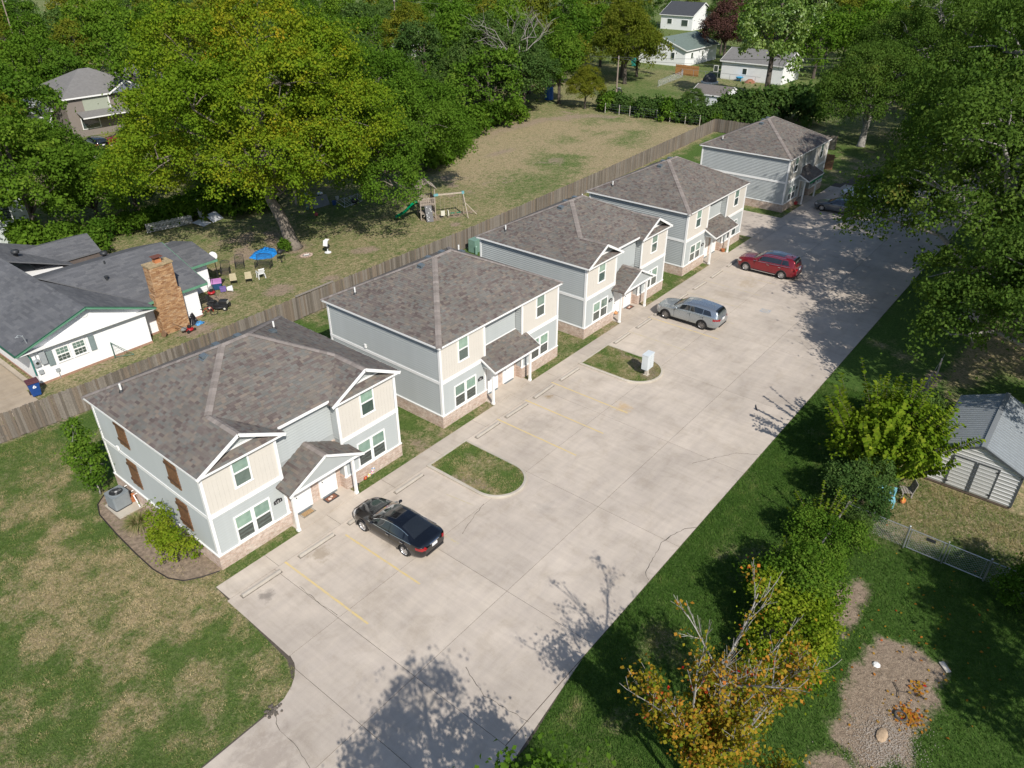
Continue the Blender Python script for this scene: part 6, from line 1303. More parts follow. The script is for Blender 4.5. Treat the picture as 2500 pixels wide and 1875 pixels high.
MIDT=[ # x,y,scale,mesh,leaf,label
 (12.5,49.5,1.15,0,'mid','leafy tree overhanging the roof of the white ranch house, far left'),(18.5,50.5,.85,2,'mid','low bushy tree right behind the white ranch house roof'),
 (23.5,53,.72,2,'hedge','small fresh green tree between the two driveways behind the picket fence'),(20.5,61,.78,0,'mid','rounded tree in front of the grey-green house'),(36.5,73,.62,2,'mid','low tree right of the upper left driveway'),(30,59.5,.72,2,'mid','bushy tree hiding the right side of the grey-green house'),(36,51,1.0,0,'yel','yellowish tree standing behind the big shade tree'),(33,47.5,.7,2,'mid','shaded tree under the left side of the big shade tree'),
 (46,54,1.1,1,'yel','tall yellowish tree behind the dense shade tree'),(54,50,.95,0,'mid','leafy tree at the left corner of the dry field'),(58,58,1.1,1,'dark','dark tree behind the left corner of the dry field'),
 (63,54,.7,2,'dark','spreading dark tree beside the dry field'),(78,57.5,.9,0,'dark','dark gnarled tree at the back of the dry field'),(82,55,1.15,1,'dark','tall dark tree near the far corner of the dry field'),(89,53,1.1,0,'dark','dark tree next to the bare grey branches'),(80,66,1.2,0,'dark','dark tree of the second row behind the dry field'),(90,63,1.2,2,'mid','broad tree of the second row near the yellow tree'),
 (97.5,52,.95,1,'hedge','green tree beside the blue object at the field corner'),(96.5,46,.62,0,'olive','short olive tree at the field end with its trunk in view'),(121,53.5,1.25,0,'olive','golden green tree in front of the white house with green roof'),(127,58,1.15,1,'olive','golden green tree behind the utility pole'),
 (100,68,1.2,0,'mid','tall tree above the bare branches'),(96,86,1.1,1,'olive','grey-green birch-like tree right of the brown fence'),(104,30.5,.42,2,'dark','low dark cedar left of the white shed')]
for (x,y,s,k,lm,lb) in MIDT: put_tree('background_tree',lb,(x,y,-.1),GD[k][0],GD[k][1],LM[lm],BARKD,s,(x*7+y)%6.28,'trees around the neighbouring yards')
# silver-leaved tree and plum tree (upper right)
LS=[(0,0,9,3.2,3.2,3),(2.8,-1,7.5,2.4,2.4,2.6),(-2.6,1,8,2.6,2.6,2.6),(0,2.4,11,2.6,2.6,2.4),(1.5,-2.4,11.5,2.4,2.4,2.4),(-1.2,-1.8,6,2,2,2),(.5,.5,14,2.2,2.2,2),(3.4,2,10,2.2,2.2,2.4),(-3.2,-2.2,10.8,2,2,2)]
put_tree('silver_maple','bright silvery green tree with open crown in front of the white sided house',(118,24,-.1),trunkmesh([(0,0,0),(.1,.2,3),(-.2,.1,6),(.2,0,10),(0,0,13)],.42,LS,5,sub=4),crown(LS,230,60,.75,.36,15,droop=.5,tv=.14),LM['silver'],BARKD,1.25)
put_tree('plum_tree','purple-brown leaved tree between the white houses at the upper right',(160,51.5,-.1),GD[0][0],GD[0][1],LM['plum'],BARKD,1.2,1.0)
# bare dead tree
mb=MB(); r_=random.Random(21)
def twig(p,d,l,r,depth):
    q=p+d*l*.5+Vector((r_.gauss(0,.1),r_.gauss(0,.1),r_.gauss(0,.1)))*l; e=q+(d+Vector((r_.gauss(0,.25),r_.gauss(0,.25),r_.gauss(.05,.2)))).normalized()*l*.5
    TW.path([p,q,e],[r,r*.8,r*.6],5 if r>.03 else 4,False)
    if depth>0:
        for k in range(r_.choice((2,3,3))): twig(e if k else q,(d+Vector((r_.gauss(0,.55),r_.gauss(0,.55),r_.gauss(.15,.4)))).normalized(),l*r_.uniform(.6,.85),r*.58,depth-1)
TW=mb; twig(Vector((0,0,0)),Vector((0,0,1)),5,.22,5)
t=thing('bare_tree','leafless grey tree standing among the dark trees behind the dry field','tree',(85,50.5,3),0); obj('branches',mb,M('dead_grey',(.30,.27,.25),.9),t)
# oaks along the right ---------------------------------------------
def oak(seed,r=7.5,h=13,nc=560,per=120,leaf=.20,nl=13,sig=.85):
    q=random.Random(seed); L=[]
    for k in range(nl):
        a=k*2.4+q.uniform(-.3,.3); f=math.sqrt((k+.5)/nl); z=h*(.86-.42*f*f)+q.uniform(-1.1,1.1); rr=r*q.uniform(.26,.38); L.append((r*.86*f*math.cos(a),r*.86*f*math.sin(a),z,rr*1.1,rr*1.1,rr*.72))
    for k in range(5): a=k*1.26+q.uniform(-.3,.3); L.append((r*.92*math.cos(a),r*.92*math.sin(a),h*.40+q.uniform(-.8,.8),r*.24,r*.24,r*.16))
    return L,trunkmesh([(0,0,0),(.2,0,h*.17),(.1,.2,h*.32),(-.3,0,h*.52),(0,.2,h*.74)],.04*h,L,seed,start=.35,sub=4,limb=.40,twr=.02),crown(L,nc,per,sig,leaf,seed+9,shell=.4,tv=.11)
O1=oak(201); O2=oak(207,r=8.2,h=14.5,nl=14); O3=oak(213,r=6.6,h=11)
OAKS=[(50,-20.6,1.2,0,.2,'spreading oak whose low branches reach over the concrete beside the red SUV'),(63,-19.6,1.18,1,1.4,'large oak overhanging the dark grey car'),(76.5,-18.6,1.1,0,3.0,'oak overhanging the white sedan'),(37.5,-26.6,1.0,2,.8,'oak spreading over the roof of the metal shed'),(50,-32,1.2,1,2.2,'oak at the right frame edge behind the shed oak'),(62,-30,1.15,0,4.2,'oak at the right frame edge behind the large oak'),(88,-14.5,1.15,2,.5,'oak beyond the white sedan near the far end of the drive'),(97,-19,1.2,1,1.9,'tall oak in the upper right corner'),(99,2.5,1.05,2,3.6,'oak behind the farthest duplex'),(112,-8,1.2,0,.9,'oak in the upper right, behind the farthest duplex roof'),(126,2,1.15,1,2.6,'oak far behind the silvery tree'),(146,-8,1.2,1,3.3,'distant oak at the top right'),(150,12,1.1,2,2.3,'distant oak right of the silvery tree')]
for (x,y,s,k,rz,lb) in OAKS:
    o=(O1,O2,O3)[k]; put_tree('oak_tree',lb,(x,y,-.1),o[1],o[2],LM['oak'],BARKL,s,rz,'oaks along the right side',sz={50:1.25,63:1.6,76.5:1.45}.get(x,s*1.12))
# casting trees at the near edge (partly below the frame)
tn=oak(231,r=3.3,h=9.2,nc=330,per=62,leaf=.15,nl=9,sig=.5)
put_tree('near_tree','green leafy treetop at the bottom frame edge beside the concrete',(-4.5,-21.1,-.1),tn[1],tn[2],LM['hedge'],BARKL,1,.4)
put_tree('near_tree','tree just outside the right frame edge, shading the yard with the dirt patch',(14,-37,-.1),GD[1][0],GD[1][1],LM['mid'],BARKL,.9,1.0)
# sparse orange tree
def orange_tree():
    r=np.random.default_rng(44); mb=MB(); tips=[]
    def br(p,d,l,rad,dep):
        k=4; pts=[p]; q=p.copy(); dd=d.copy()
        for i in range(k): dd=(dd+Vector(tuple(r.normal(0,.055,3)))+Vector((0,0,.05))).normalized(); q=q+dd*(l/k); pts.append(q.copy())
        mb.path(pts,[max(.007,rad*(1-.6*i/k)) for i in range(k+1)],7 if rad>.04 else 4,False)
        if dep<=1: tips.extend((tuple(p_),dep) for p_ in pts[1:])
        if dep>0:
            nb=8 if dep==3 else 5
            for j in range(nb):
                t=.28+.7*(j+r.random())/nb; i=min(int(t*k),k-1); b=pts[i].lerp(pts[i+1],t*k-i); sd=(dd*.9+Vector(tuple(r.normal(0,.36,3)))+Vector((0,0,.22))).normalized(); br(b,sd,l*r.uniform(.30,.5),rad*.42,dep-1)
    for (a,b,s_) in ((.0,.0,1.0),(.5,-.2,.9),(-.35,.45,.86),(.2,-.65,.8),(-.5,-.35,.7)): br(Vector((a*.5,b*.5,0)),Vector((a*.28,b*.28,1)).normalized(),6.4*s_,.10*s_,3)
    T=np.array([t[0] for t in tips]); k=r.random(len(T))<np.clip(1.05-(T[:,2]-3.6)/3.6,.10,1)*.8; T=T[k]; idx=np.repeat(np.arange(len(T)),7); n=len(idx); P=T[idx]+r.normal(0,.16,(n,3)); g=r.normal(size=len(T))*.2
    tt=.34+g[idx]+.13*r.normal(size=n)+.05*(P[:,2]-4.5)
    return mb.mesh('branches'),leafmesh(P,rdir(r,n)+np.array([0,0,-.5]),rdir(r,n)*.7+np.array([0,0,.6]),r.uniform(.08,.15,n),tt,.45)
om,oc=orange_tree()
put_tree('orange_leaved_tree','half-bare tree with pale branches and orange autumn leaves at the bottom of the picture',(4.0,-21.7,-.1),om,oc,LM['orange'],BARKL,1.0,.3)
# shrubs -------------------------------------------------------------
def shoots(seed,n,h,spread,leaf=.17,per=34,base_l=None):
    r=np.random.default_rng(seed); mb=MB(); P=[];D=[];Nn=[]
    for i in range(n):
        a=r.uniform(0,6.283); e=r.uniform(.05,1)**.7*spread; L=h*r.uniform(.55,1.0)*(1-.25*e/spread); d0=Vector((math.cos(a)*.35*e/spread*1.6,math.sin(a)*.35*e/spread*1.6,1)).normalized(); p=Vector((math.cos(a)*e*.35,math.sin(a)*e*.35,0)); pts=[p.copy()]
        for k in range(6): d0=(d0+Vector(tuple(r.normal(0,.06,3)))+Vector((math.cos(a),math.sin(a),0))*.04).normalized(); p=p+d0*L/6; pts.append(p.copy())
        mb.path(pts,[.03*(1-.8*k/6) for k in range(7)],4,False)
        for j in range(per):
            t=.22+.78*j/per; k=min(int(t*6),5); q=pts[k].lerp(pts[k+1],t*6-k); s=(j%2)*2-1; sd=d0.cross(Vector((math.sin(a),-math.cos(a),.3))).normalized(); b=(sd*s+d0*.35+Vector(tuple(r.normal(0,.25,3)))); P.append(q); D.append(b); Nn.append(d0*.7+Vector((0,0,.6))+Vector(tuple(r.normal(0,.2,3))))
    m=len(P); return mb.mesh('stems'),leafmesh(np.array([tuple(p) for p in P]),np.array([tuple(p) for p in D]),np.array([tuple(p) for p in Nn]),leaf*r.uniform(.8,1.4,m),.5+.2*r.normal(size=m),.42,'foliage')
def joinmesh(a,b):                       # two leaf meshes into one
    def rd(m): v=np.zeros(len(m.vertices)*3,np.float32); m.vertices.foreach_get('co',v); t=np.zeros(len(m.polygons),np.float32); m.attributes['tint'].data.foreach_get('value',t); return v.reshape(-1,3),t
    va,ta=rd(a); vb,tb=rd(b); V=np.concatenate([va,vb]); return fastmesh('foliage',V,np.arange(len(V)).reshape(-1,4),np.concatenate([ta,tb]))
st,fo=shoots(301,95,6.0,3.0,per=60,leaf=.2)
fo=joinmesh(fo,crown([(0,0,2.0,1.9,1.9,1.6),(1.2,-.6,2.4,1.3,1.3,1.1),(-1.0,.8,2.2,1.3,1.3,1.1)],120,60,.5,.17,7,tv=.1,wid=.42))
put_tree('elm_thicket','tall bright green thicket of upright shoots beside the metal shed',(26.2,-21.0,0),st,fo,LM['bright'],BARKD,1.12,0,cat='shrub',cname='foliage')
st2,fo2=shoots(302,16,3.0,1.0,per=34)
for (x,y,s,rz,lb) in ((19.4,-20.2,1.0,.5,'small clump of upright bright shoots growing by the fence line'),(15.6,-20.4,.8,2.0,'lower clump of bright shoots nearer the camera on the fence line')):
    put_tree('shoot_clump',lb,(x,y,0),st2,fo2,LM['bright'],BARKD,s,rz,'clumps of upright shoots',cat='shrub',cname='foliage')
def bush(seed,lobes,nc,per,sig,leaf): return trunkmesh([(0,0,0),(0,0,.4),(.05,0,.9)],.05,lobes,seed,sub=3,limb=.5),crown(lobes,nc,per,sig,leaf,seed+3,shell=.6,zmin=.05,tv=.12)
BU1=bush(311,[(0,0,1.2,1.1,1.0,1.0),(.8,.5,1.0,.8,.8,.8),(-.7,-.4,.9,.8,.8,.7),(.1,-.8,1.5,.8,.8,.8),(-.4,.7,1.7,.7,.7,.8)],150,110,.36,.105); BU2=bush(312,[(0,0,.9,1.0,1.2,.8),(.6,-.9,.8,.8,.8,.7),(-.5,.9,1.1,.8,.8,.8)],120,110,.36,.105)
SHR=[(22.4,-21.0,1.05,0,'dark','grey-green shrub between the tall thicket and the fence rail'),(18.6,-20.9,.95,1,'hedge','green vine-covered shrub on the fence line below the shoots'),(20.6,-21.3,.7,1,'dark','small dull shrub on the fence line near the chain-link corner'),(14.0,-21.0,1.15,0,'hedge','rounded green shrub on the fence line facing the bare dirt'),(11.8,-21.5,1.2,0,'bright','large yellow-green shrub on the fence line beside the orange tree'),(9.9,-22.1,.95,1,'bright','lower yellow-green shrub next to the orange tree'),(16.2,-21.1,.8,1,'hedge','leafy shrub midway along the fence line'),(20.6,-29.4,1.15,0,'hedge','green shrub cut by the right frame edge'),(29.0,-21.2,1.2,0,'dark','shaded shrub under the oak behind the tall thicket'),(31.6,-21,1.2,1,'dark','second shaded shrub under the oak, farther along')]
for (x,y,s,k,lm,lb) in SHR: b=(BU1,BU2)[k]; put_tree('shrub',lb,(x,y,0),b[0],b[1],LM[lm],BARKD,s,x%6.28,'shrubs along the right fence line',cat='shrub',cname='foliage')
# planting next to first house
Lc=[(0,0,1.0,.55,.5,.6),(.05,.1,1.8,.75,.65,.7),(-.1,0,2.7,.7,.6,.7),(0,.1,3.5,.5,.45,.55),(-.1,.05,4.15,.28,.28,.4)]
put_tree('young_tree','slender young tree with light green leaves behind the air conditioner',(-1.0,9.6,0),trunkmesh([(0,0,0),(0,.05,1.5),(-.05,.05,3),(-.1,.05,4.4)],.035,Lc,4,start=.2,sub=4,limb=.5),crown(Lc,150,26,.24,.13,61,shell=.75,tv=.13,zmin=.2,wid=.45),LM['hedge'],BARKL,1,0)
Ly=[(0,0,.9,.8,.7,.6),(.3,-.5,.75,.6,.6,.5),(-.3,.4,1.3,.7,.6,.6),(.1,.7,1.7,.6,.55,.6),(-.1,-.3,1.5,.5,.5,.5),(.1,1.0,2.2,.4,.4,.45)]
put_tree('golden_shrub','golden green leafy shrub at the front corner of the nearest duplex',(-1.0,2.1,0),trunkmesh([(0,0,0),(0,.05,.5),(0,.1,1.2)],.04,Ly,6,sub=4,limb=.5),crown(Ly,190,34,.2,.10,62,shell=.8,tv=.15,zmin=.1,wid=.42,tb=.08,yellow=[(0,-.2,1.0,.8,.35)]),LM['bright'],BARKD,1,0,cat='shrub',cname='foliage')
r=np.random.default_rng(8); n=1500; a=r.uniform(0,6.283,n); l=r.uniform(.45,1.05,n); e=r.uniform(.05,.9,n)
base=np.stack([.12*np.cos(a)*r.random(n),.12*np.sin(a)*r.random(n),np.zeros(n)],1); tipd=np.stack([np.cos(a)*e*1.1,np.sin(a)*e*1.1,np.sqrt(np.clip(1.15-e*e,0.05,2))],1)*l[:,None]; tipd[:,2]*=.75; w=np.stack([-np.sin(a),np.cos(a),0*a],1)*.012
mid=base+tipd*.55+np.array([0,0,.06]); tip=base+tipd-np.array([0,0,1])*(e*l*.35)[:,None]; V=np.stack([base-w,base+w,mid+w*.8,mid-w*.8,mid-w*.8,mid+w*.8,tip+w*.1,tip-w*.1],1).reshape(-1,3)
me=fastmesh('blades',V,np.arange(8*n).reshape(-1,4),np.repeat(.62+.2*r.normal(size=n),2)); t=thing('ornamental_grass','spiky clump of tan-green ornamental grass beside the condenser pad','grass clump',(-.95,5.7,0)); put('blades',me,BLM,t)
# hedge row / vines along far chain-link posts and field edge
FB=bush(320,[(0,0,1.1,1.4,1.2,1.0),(1.2,.3,.9,1,1,.8),(-1.1,-.2,1.0,1,1,.9)],75,50,.5,.30)
r_=random.Random(77); HB=[]
for k in range(17): HB.append((98.2+r_.uniform(-.4,.8),24.5+k*1.15,r_.uniform(.6,1.25),'dark' if k%3 else 'hedge'))
for (x,y,s,lm) in HB: put_tree('hedge_shrub','green shrub of the overgrown row along the far wire fence posts',(x,y,0),FB[0],FB[1],LM[lm],BARKD,s,r_.uniform(0,6),'overgrown shrubs along the far wire fence',cat='shrub',cname='foliage')
EB=[(55,40.2),(57.8,41.8),(60.5,43.3),(63.4,44.9),(66.3,46.3),(69.2,47.4),(72.3,48.6),(75.6,49.2),(79,49.4),(82.3,49.3),(57,45),(62,47.5),(67,50),(72,52),(77,52),(60,50),(52,43.5)]
for i,(x,y) in enumerate(EB): put_tree('field_edge_shrub','rank green shrub of the thicket bordering the dry field',(x,y,0),FB[0],FB[1],LM['hedge' if i%3 else 'mid'],BARKD,r_.uniform(.9,1.5),r_.uniform(0,6),'thicket along the left edge of the dry field',cat='shrub',cname='foliage')
UB=[(19.5,46.3),(22,46.2),(24.6,45.6),(14.8,43.8),(13.2,45.2),(16.8,46.2),(29.5,44.4),(31.5,43),(11.0,47.5),(27.5,46.5)]
for i,(x,y) in enumerate(UB): put_tree('yard_shrub','leafy shrub of the overgrown row behind the white ranch house',(x,y,0),FB[0],FB[1],LM['hedge' if i%2 else 'mid'],BARKD,r_.uniform(.8,1.3),r_.uniform(0,6),'overgrown shrubs behind the white ranch house',cat='shrub',cname='foliage')
CB=[(104.5,21.5,1.8),(106.5,18.5,2.0),(103.5,24.2,1.4),(109,15,2.1),(101.5,19.5,1.4),(100.5,23,1.1)]
for x,y,s in CB: put_tree('cedar_shrub','dark green bushy shrub right of the white shed behind the end fence',(x,y,0),FB[0],FB[1],LM['dark'],BARKD,s,r_.uniform(0,6),'dark shrubs right of the white shed',cat='shrub',cname='foliage')
put_tree('trunk_sprout','small leafy sprout at the foot of the big shade tree trunk',(26.2,31.0,0),FB[0],FB[1],LM['hedge'],BARKD,.42,1,cat='shrub',cname='foliage')
# ------------------------------------------------------------------ metal shed on the right
def ribbed(name,base,period,axis,strength=.6):
    m,t,b=nodes(name); v=coords(t); n=noise(t,v,2,5); t.links.new(mix(t,n,mul(base,.92),mul(base,1.05)),b.inputs['Base Color']); b.inputs['Roughness'].default_value=.4; b.inputs['Metallic'].default_value=.25; return m
SHM=ribbed('shed_metal',(.60,.60,.59),.23,'z'); SHR_=M('shed_roof_metal',(.40,.43,.45),.35,.5,var=.06); SHT=M('shed_trim',(.09,.10,.11),.5,.3); FLR=M('skid_wood',(.12,.09,.07),.9)
t=thing('metal_shed','light grey ribbed metal shed with dark-trimmed double doors in the right yard','shed',(27.13,-25.08,0))
hw2,dp,wh=1.98,6.2,2.1; ap=3.0
mb=MB(); mb.prism([(0,-hw2),(dp,-hw2),(dp,hw2),(0,hw2)],.14,wh); mb.extr([(0.001,-hw2,wh),(0.001,hw2,wh),(0.001,0,ap-.06)],(dp-.002,0,0)); bd=obj('wall',mb,SHM,t)
for i in range(13):
    z=.2+i*.215; y=hw2 if z<wh else hw2*(ap-.08-z)/(ap-.08-wh)
    if y>.15: rb=MB(); rb.extr([(-.001,-y+.03,z),(-.03,-y+.03,z+.02),(-.03,-y+.03,z+.05),(-.001,-y+.03,z+.075)],(0,2*y-.06,0)); obj('rib',rb,SHM,bd)
for i in range(10):
    z=.2+i*.2; rb=MB(); rb.box((.05,hw2,z),(dp,hw2+.025,z+.05)); obj('rib',rb,SHM,bd)
for s in (-1,1):
    rf_=MB(); rf_.extr([(-.12,0,ap),(dp+.12,0,ap),(dp+.12,s*(hw2+.14),wh-.04),(-.12,s*(hw2+.14),wh-.04)][::s],(0,0,.03)); ro=obj('roof_sheet',rf_,SHR_,t)
    for k in range(26):
        x=-.05+k*.25; rb=MB(); a=Vector((x,s*.02,ap+.045)); b=Vector((x,s*(hw2+.12),wh+.005)); rb.bar(a,b,.045,.035); obj('rib',rb,SHR_,ro)
    tr=MB(); tr.bar((-.13,s*.0,ap+.0),(-.13,s*(hw2+.14),wh-.05),.03,.1); obj('rake_trim',tr,SHT,t); obj('corner_trim',MB().box((-.035,s*hw2-.05,.14),(.05,s*hw2+.05,wh-.03)),SHT,t)
obj('ridge_cap',MB().box((-.13,-.12,ap+.02),(dp+.13,.12,ap+.05)),SHR_,t)
for y0,y1 in ((-1.03,-.02),(.02,1.09)):
    d=obj('door',MB().box((-.045,y0,.2),(-.032,y1,2.05)),SHM,t)
    fr=MB(); fr.box((-.06,y0,.2),(-.046,y0+.08,2.05)); fr.box((-.06,y1-.08,.2),(-.046,y1,2.05)); fr.box((-.0601,y0+.08,1.97),(-.046,y1-.08,2.05)); obj('door_frame',fr,SHT,d)
    for i in range(8): z=.26+i*.215; obj('rib',MB().box((-.065,y0+.085,z),(-.046,y1-.085,z+.05)),SHM,d)
    for z in (.4,1.8): obj('hinge',MB().box((-.08,(y1-.16) if y0>0 else y0,z),(-.0605,(y1) if y0>0 else y0+.16,z+.05)),BLK,d)
obj('skids',MB().box((.0,-hw2,.02),(dp,hw2,.139)),FLR,t)
# turquoise bench and swing by the thicket
TQ=M('bench_turquoise',(.18,.42,.50),.7,var=.5,scale=7)
t=thing('turquoise_bench','weathered turquoise painted wooden bench under the tall thicket','bench',(23.55,-21.95,0),R(-72))
for k in range(4): obj('seat_slat',MB().box((-.55,-.22+k*.11,.42),(.55,-.13+k*.11,.45)),TQ,t)
for k in range(4): obj('back_slat',MB().obox((0,.27+.03*k,.55+.11*k),(1.1,.025,.09),0,-.25),TQ,t)
for x in (-.5,.5): obj('leg',MB().box((x-.03,-.22,0),(x+.03,-.16,.42)),TQ,t); obj('leg',MB().box((x-.03,.18,0),(x+.03,.24,.9)),TQ,t)
t=thing('slatted_chair','grey slatted wooden chair tipped beside the thicket','chair',(25.1,-22.7,0),R(-60)); GW=M('grey_wood',(.26,.24,.22),.9,var=.3)
for k in range(5): obj('back_slat',MB().obox((.25,-.24+.12*k,.5),(.03,.09,.8),0,0,.2),GW,t)
for k in range(4): obj('seat_slat',MB().box((-.3+.13*k,-.28,.3),(-.2+.13*k,.28,.33)),GW,t)
for x,y in ((-.25,-.25),(-.25,.25),(.2,-.25),(.2,.25)): obj('leg',MB().box((x-.03,y-.03,0),(x+.03,y+.03,.3)),GW,t)
t=thing('orange_toy','orange and red plastic toy on the ground by the slatted chair','toy',(24.35,-22.75,0)); mb=MB(); mb.ball((0,0,.12),(.22,.14,.12),10,6); obj('toy_body',mb,M('toy_orange',(.5,.16,.04),.5),t); obj('toy_handle',MB().path([(-.15,0,.18),(0,.02,.34),(.15,0,.18)],.025,6),M('toy_yellow',(.6,.4,.04),.5),t)
# chain-link fences -------------------------------------------------
GALV=M('galvanised',(.42,.44,.46),.4,.7,var=.1)
def linkmesh(p,q,h,step=.14,r=.0035,z0=.05):
    p=Vector(p); q=Vector(q); L=(q-p).length; d=(q-p)/L; mb=MB(); n=int((L+h)/step)
    for k in range(n):
        for s in (1,-1):
            x0=k*step-h if s>0 else k*step; a0=max(0,x0); z=(a0-x0) if s>0 else h-(a0-x0)-(0)
            x1=min(L,x0+h); 
            if s<0: 
                x0=k*step-h; a0=max(0,x0); x1=min(L,x0+h)
                za,zb_=h-(a0-x0),h-(x1-x0)
            else: za,zb_=a0-x0,x1-x0
            if x1-a0<.02: continue
            mb.tube(p+d*a0+Vector((0,0,z0+za)),p+d*x1+Vector((0,0,z0+zb_)),r,n=3)
    return mb
t=thing('chain_link_fence','galvanised chain-link fence with a gate crossing the right yard','fence',(0,0,0)); Y=[-21.0,-22.1,-23.68,-25.33,-27.05,-29.2,-31.5]
for i,y in enumerate(Y): 
    big=i in (2,4); po=obj('post',MB().tube((20.95,y,0),(20.95,y,1.28),.042 if big else .026,n=10),GALV,t); obj('post_cap',MB().ball((20.95,y,1.3),.055 if big else .035,8,6),GALV,po)
for a,b in zip(Y,Y[1:]):
    obj('top_rail',MB().tube((20.95,a-.04,1.18),(20.95,b+.04,1.18),.02,n=7),GALV,t); stuff(obj('wire_mesh',linkmesh((20.95,a,0),(20.95,b,0),1.1),GALV,t))
    if a<-23 and b>-28: obj('bottom_rail',MB().tube((20.95,a-.06,.1),(20.95,b+.06,.1),.02,n=7),GALV,t)
for y in (-23.8,-25.2,-25.46,-26.9): obj('gate_upright',MB().tube((20.93,y,.1),(20.93,y,1.18),.02,n=7),GALV,t)
obj('sign_plate',MB().box((20.88,-24.85,.95),(20.9,-24.45,1.12)),DARK,t)
t=thing('boundary_fence','old wire boundary fence with weathered rails hidden in the shrub row','fence',(0,0,0))
for x in np.arange(8,40,2.6): obj('post',MB().box((x-.045,-20.95,0),(x+.045,-20.86,1.25)),M('rail_grey',(.36,.33,.30),.9,var=.2),t)
for a,b in ((17.6,19.2),(19.2,21.0),(22.4,24.2)): obj('rail',MB().bar((a,-20.85,1.05),(b,-20.88,1.1),.05,.16),M('rail_grey',(.36,.33,.3)),t)
obj('top_wire',MB().tube((6,-20.9,1.2),(40,-20.9,1.2),.012,n=5),GALV,t)
# litter on the dirt
tag(obj('white_rag',MB().lathe([(.16,-.02),(.12,.03),(.0,.05)],(13.35,-24.72),7),M('rag_white',(.7,.7,.68),.8)),'white rag lying on the bare dirt patch','rag')
rr_=np.random.default_rng(3)
def leafscatter(name,label,n,c,sd,seed):
    r=np.random.default_rng(seed); P=np.stack([c[0]+r.normal(0,sd[0],n),c[1]+r.normal(0,sd[1],n),.0+.03*r.random(n)],1); me=leafmesh(P,rdir(r,n)*np.array([1,1,.2]),rdir(r,n)*.4+np.array([0,0,1]),r.uniform(.08,.16,n),.72+.12*r.normal(size=n),.4,name); o=put(name,me,LM['orange']); stuff(o); tag(o,label,'leaves')
leafscatter('leaf_pile','pile of orange fallen leaves on the bare dirt patch',170,(11.75,-26.3),(.3,.28),1); leafscatter('fallen_leaves','small scatter of orange leaves near the white rag',40,(13.2,-26.3),(.22,.12),2); leafscatter('loose_leaves','loose brown leaves strewn over the right yard grass',120,(15,-26),(3.4,2.0),4)
tag(obj('dark_hose_ring',MB().path([(11.55+.2*math.cos(a),-26.1+.2*math.sin(a),.03) for a in np.linspace(0,6.283,16)],.04,6,False),M('hose_dark',(.06,.055,.05),.8)),'dark round ring lying beside the leaf pile','ring')
mb=MB(); mb.path([(12.9,-25.5,.02),(12.6,-25.75,.03),(12.3,-25.8,.02)],[.02,.018,.01],5); mb.path([(12.6,-25.75,.03),(12.75,-26.1,.03),(12.55,-26.4,.02)],[.016,.014,.008],5); tag(obj('dead_branch',mb,BARKD),'dark forked twig on the bare dirt patch','twig')
tag(obj('flat_stone',MB().obox((14.9,-26.85,.02),(.5,.22,.05),.8),M('flat_stone',(.5,.46,.4),.9),bevel=.02),'pale flat stone at the corner of the dirt patch','stone')
tag(obj('tan_stone',MB().ball((10.3,-25.8,.02),(.35,.2,.06),9,5),M('tan_stone',(.40,.29,.19),.95,var=.3,scale=8)),'tan flat lump on the gravelly end of the dirt patch','stone')
r_=random.Random(31); V=[];F=[]
for k in range(3500):
    x=r_.gauss(10,.8); y=r_.gauss(-26,.55); s=r_.uniform(.008,.022); n0=len(V); V+=[(x-s,y,-.01),(x+s*.6,y-s,-.01),(x+s*.5,y+s,-.01),(x,y,s*1.2-.005)]; F+=[(n0,n0+1,n0+3),(n0+1,n0+2,n0+3),(n0+2,n0,n0+3)]
me=fastmesh('gravel',np.array(V),np.array(F)); o=put('gravel',me,M('gravel_grey',(.35,.31,.27),.9,var=.5,scale=40)); stuff(o); tag(o,'pale gravel strewn over the near end of the dirt patch','gravel')
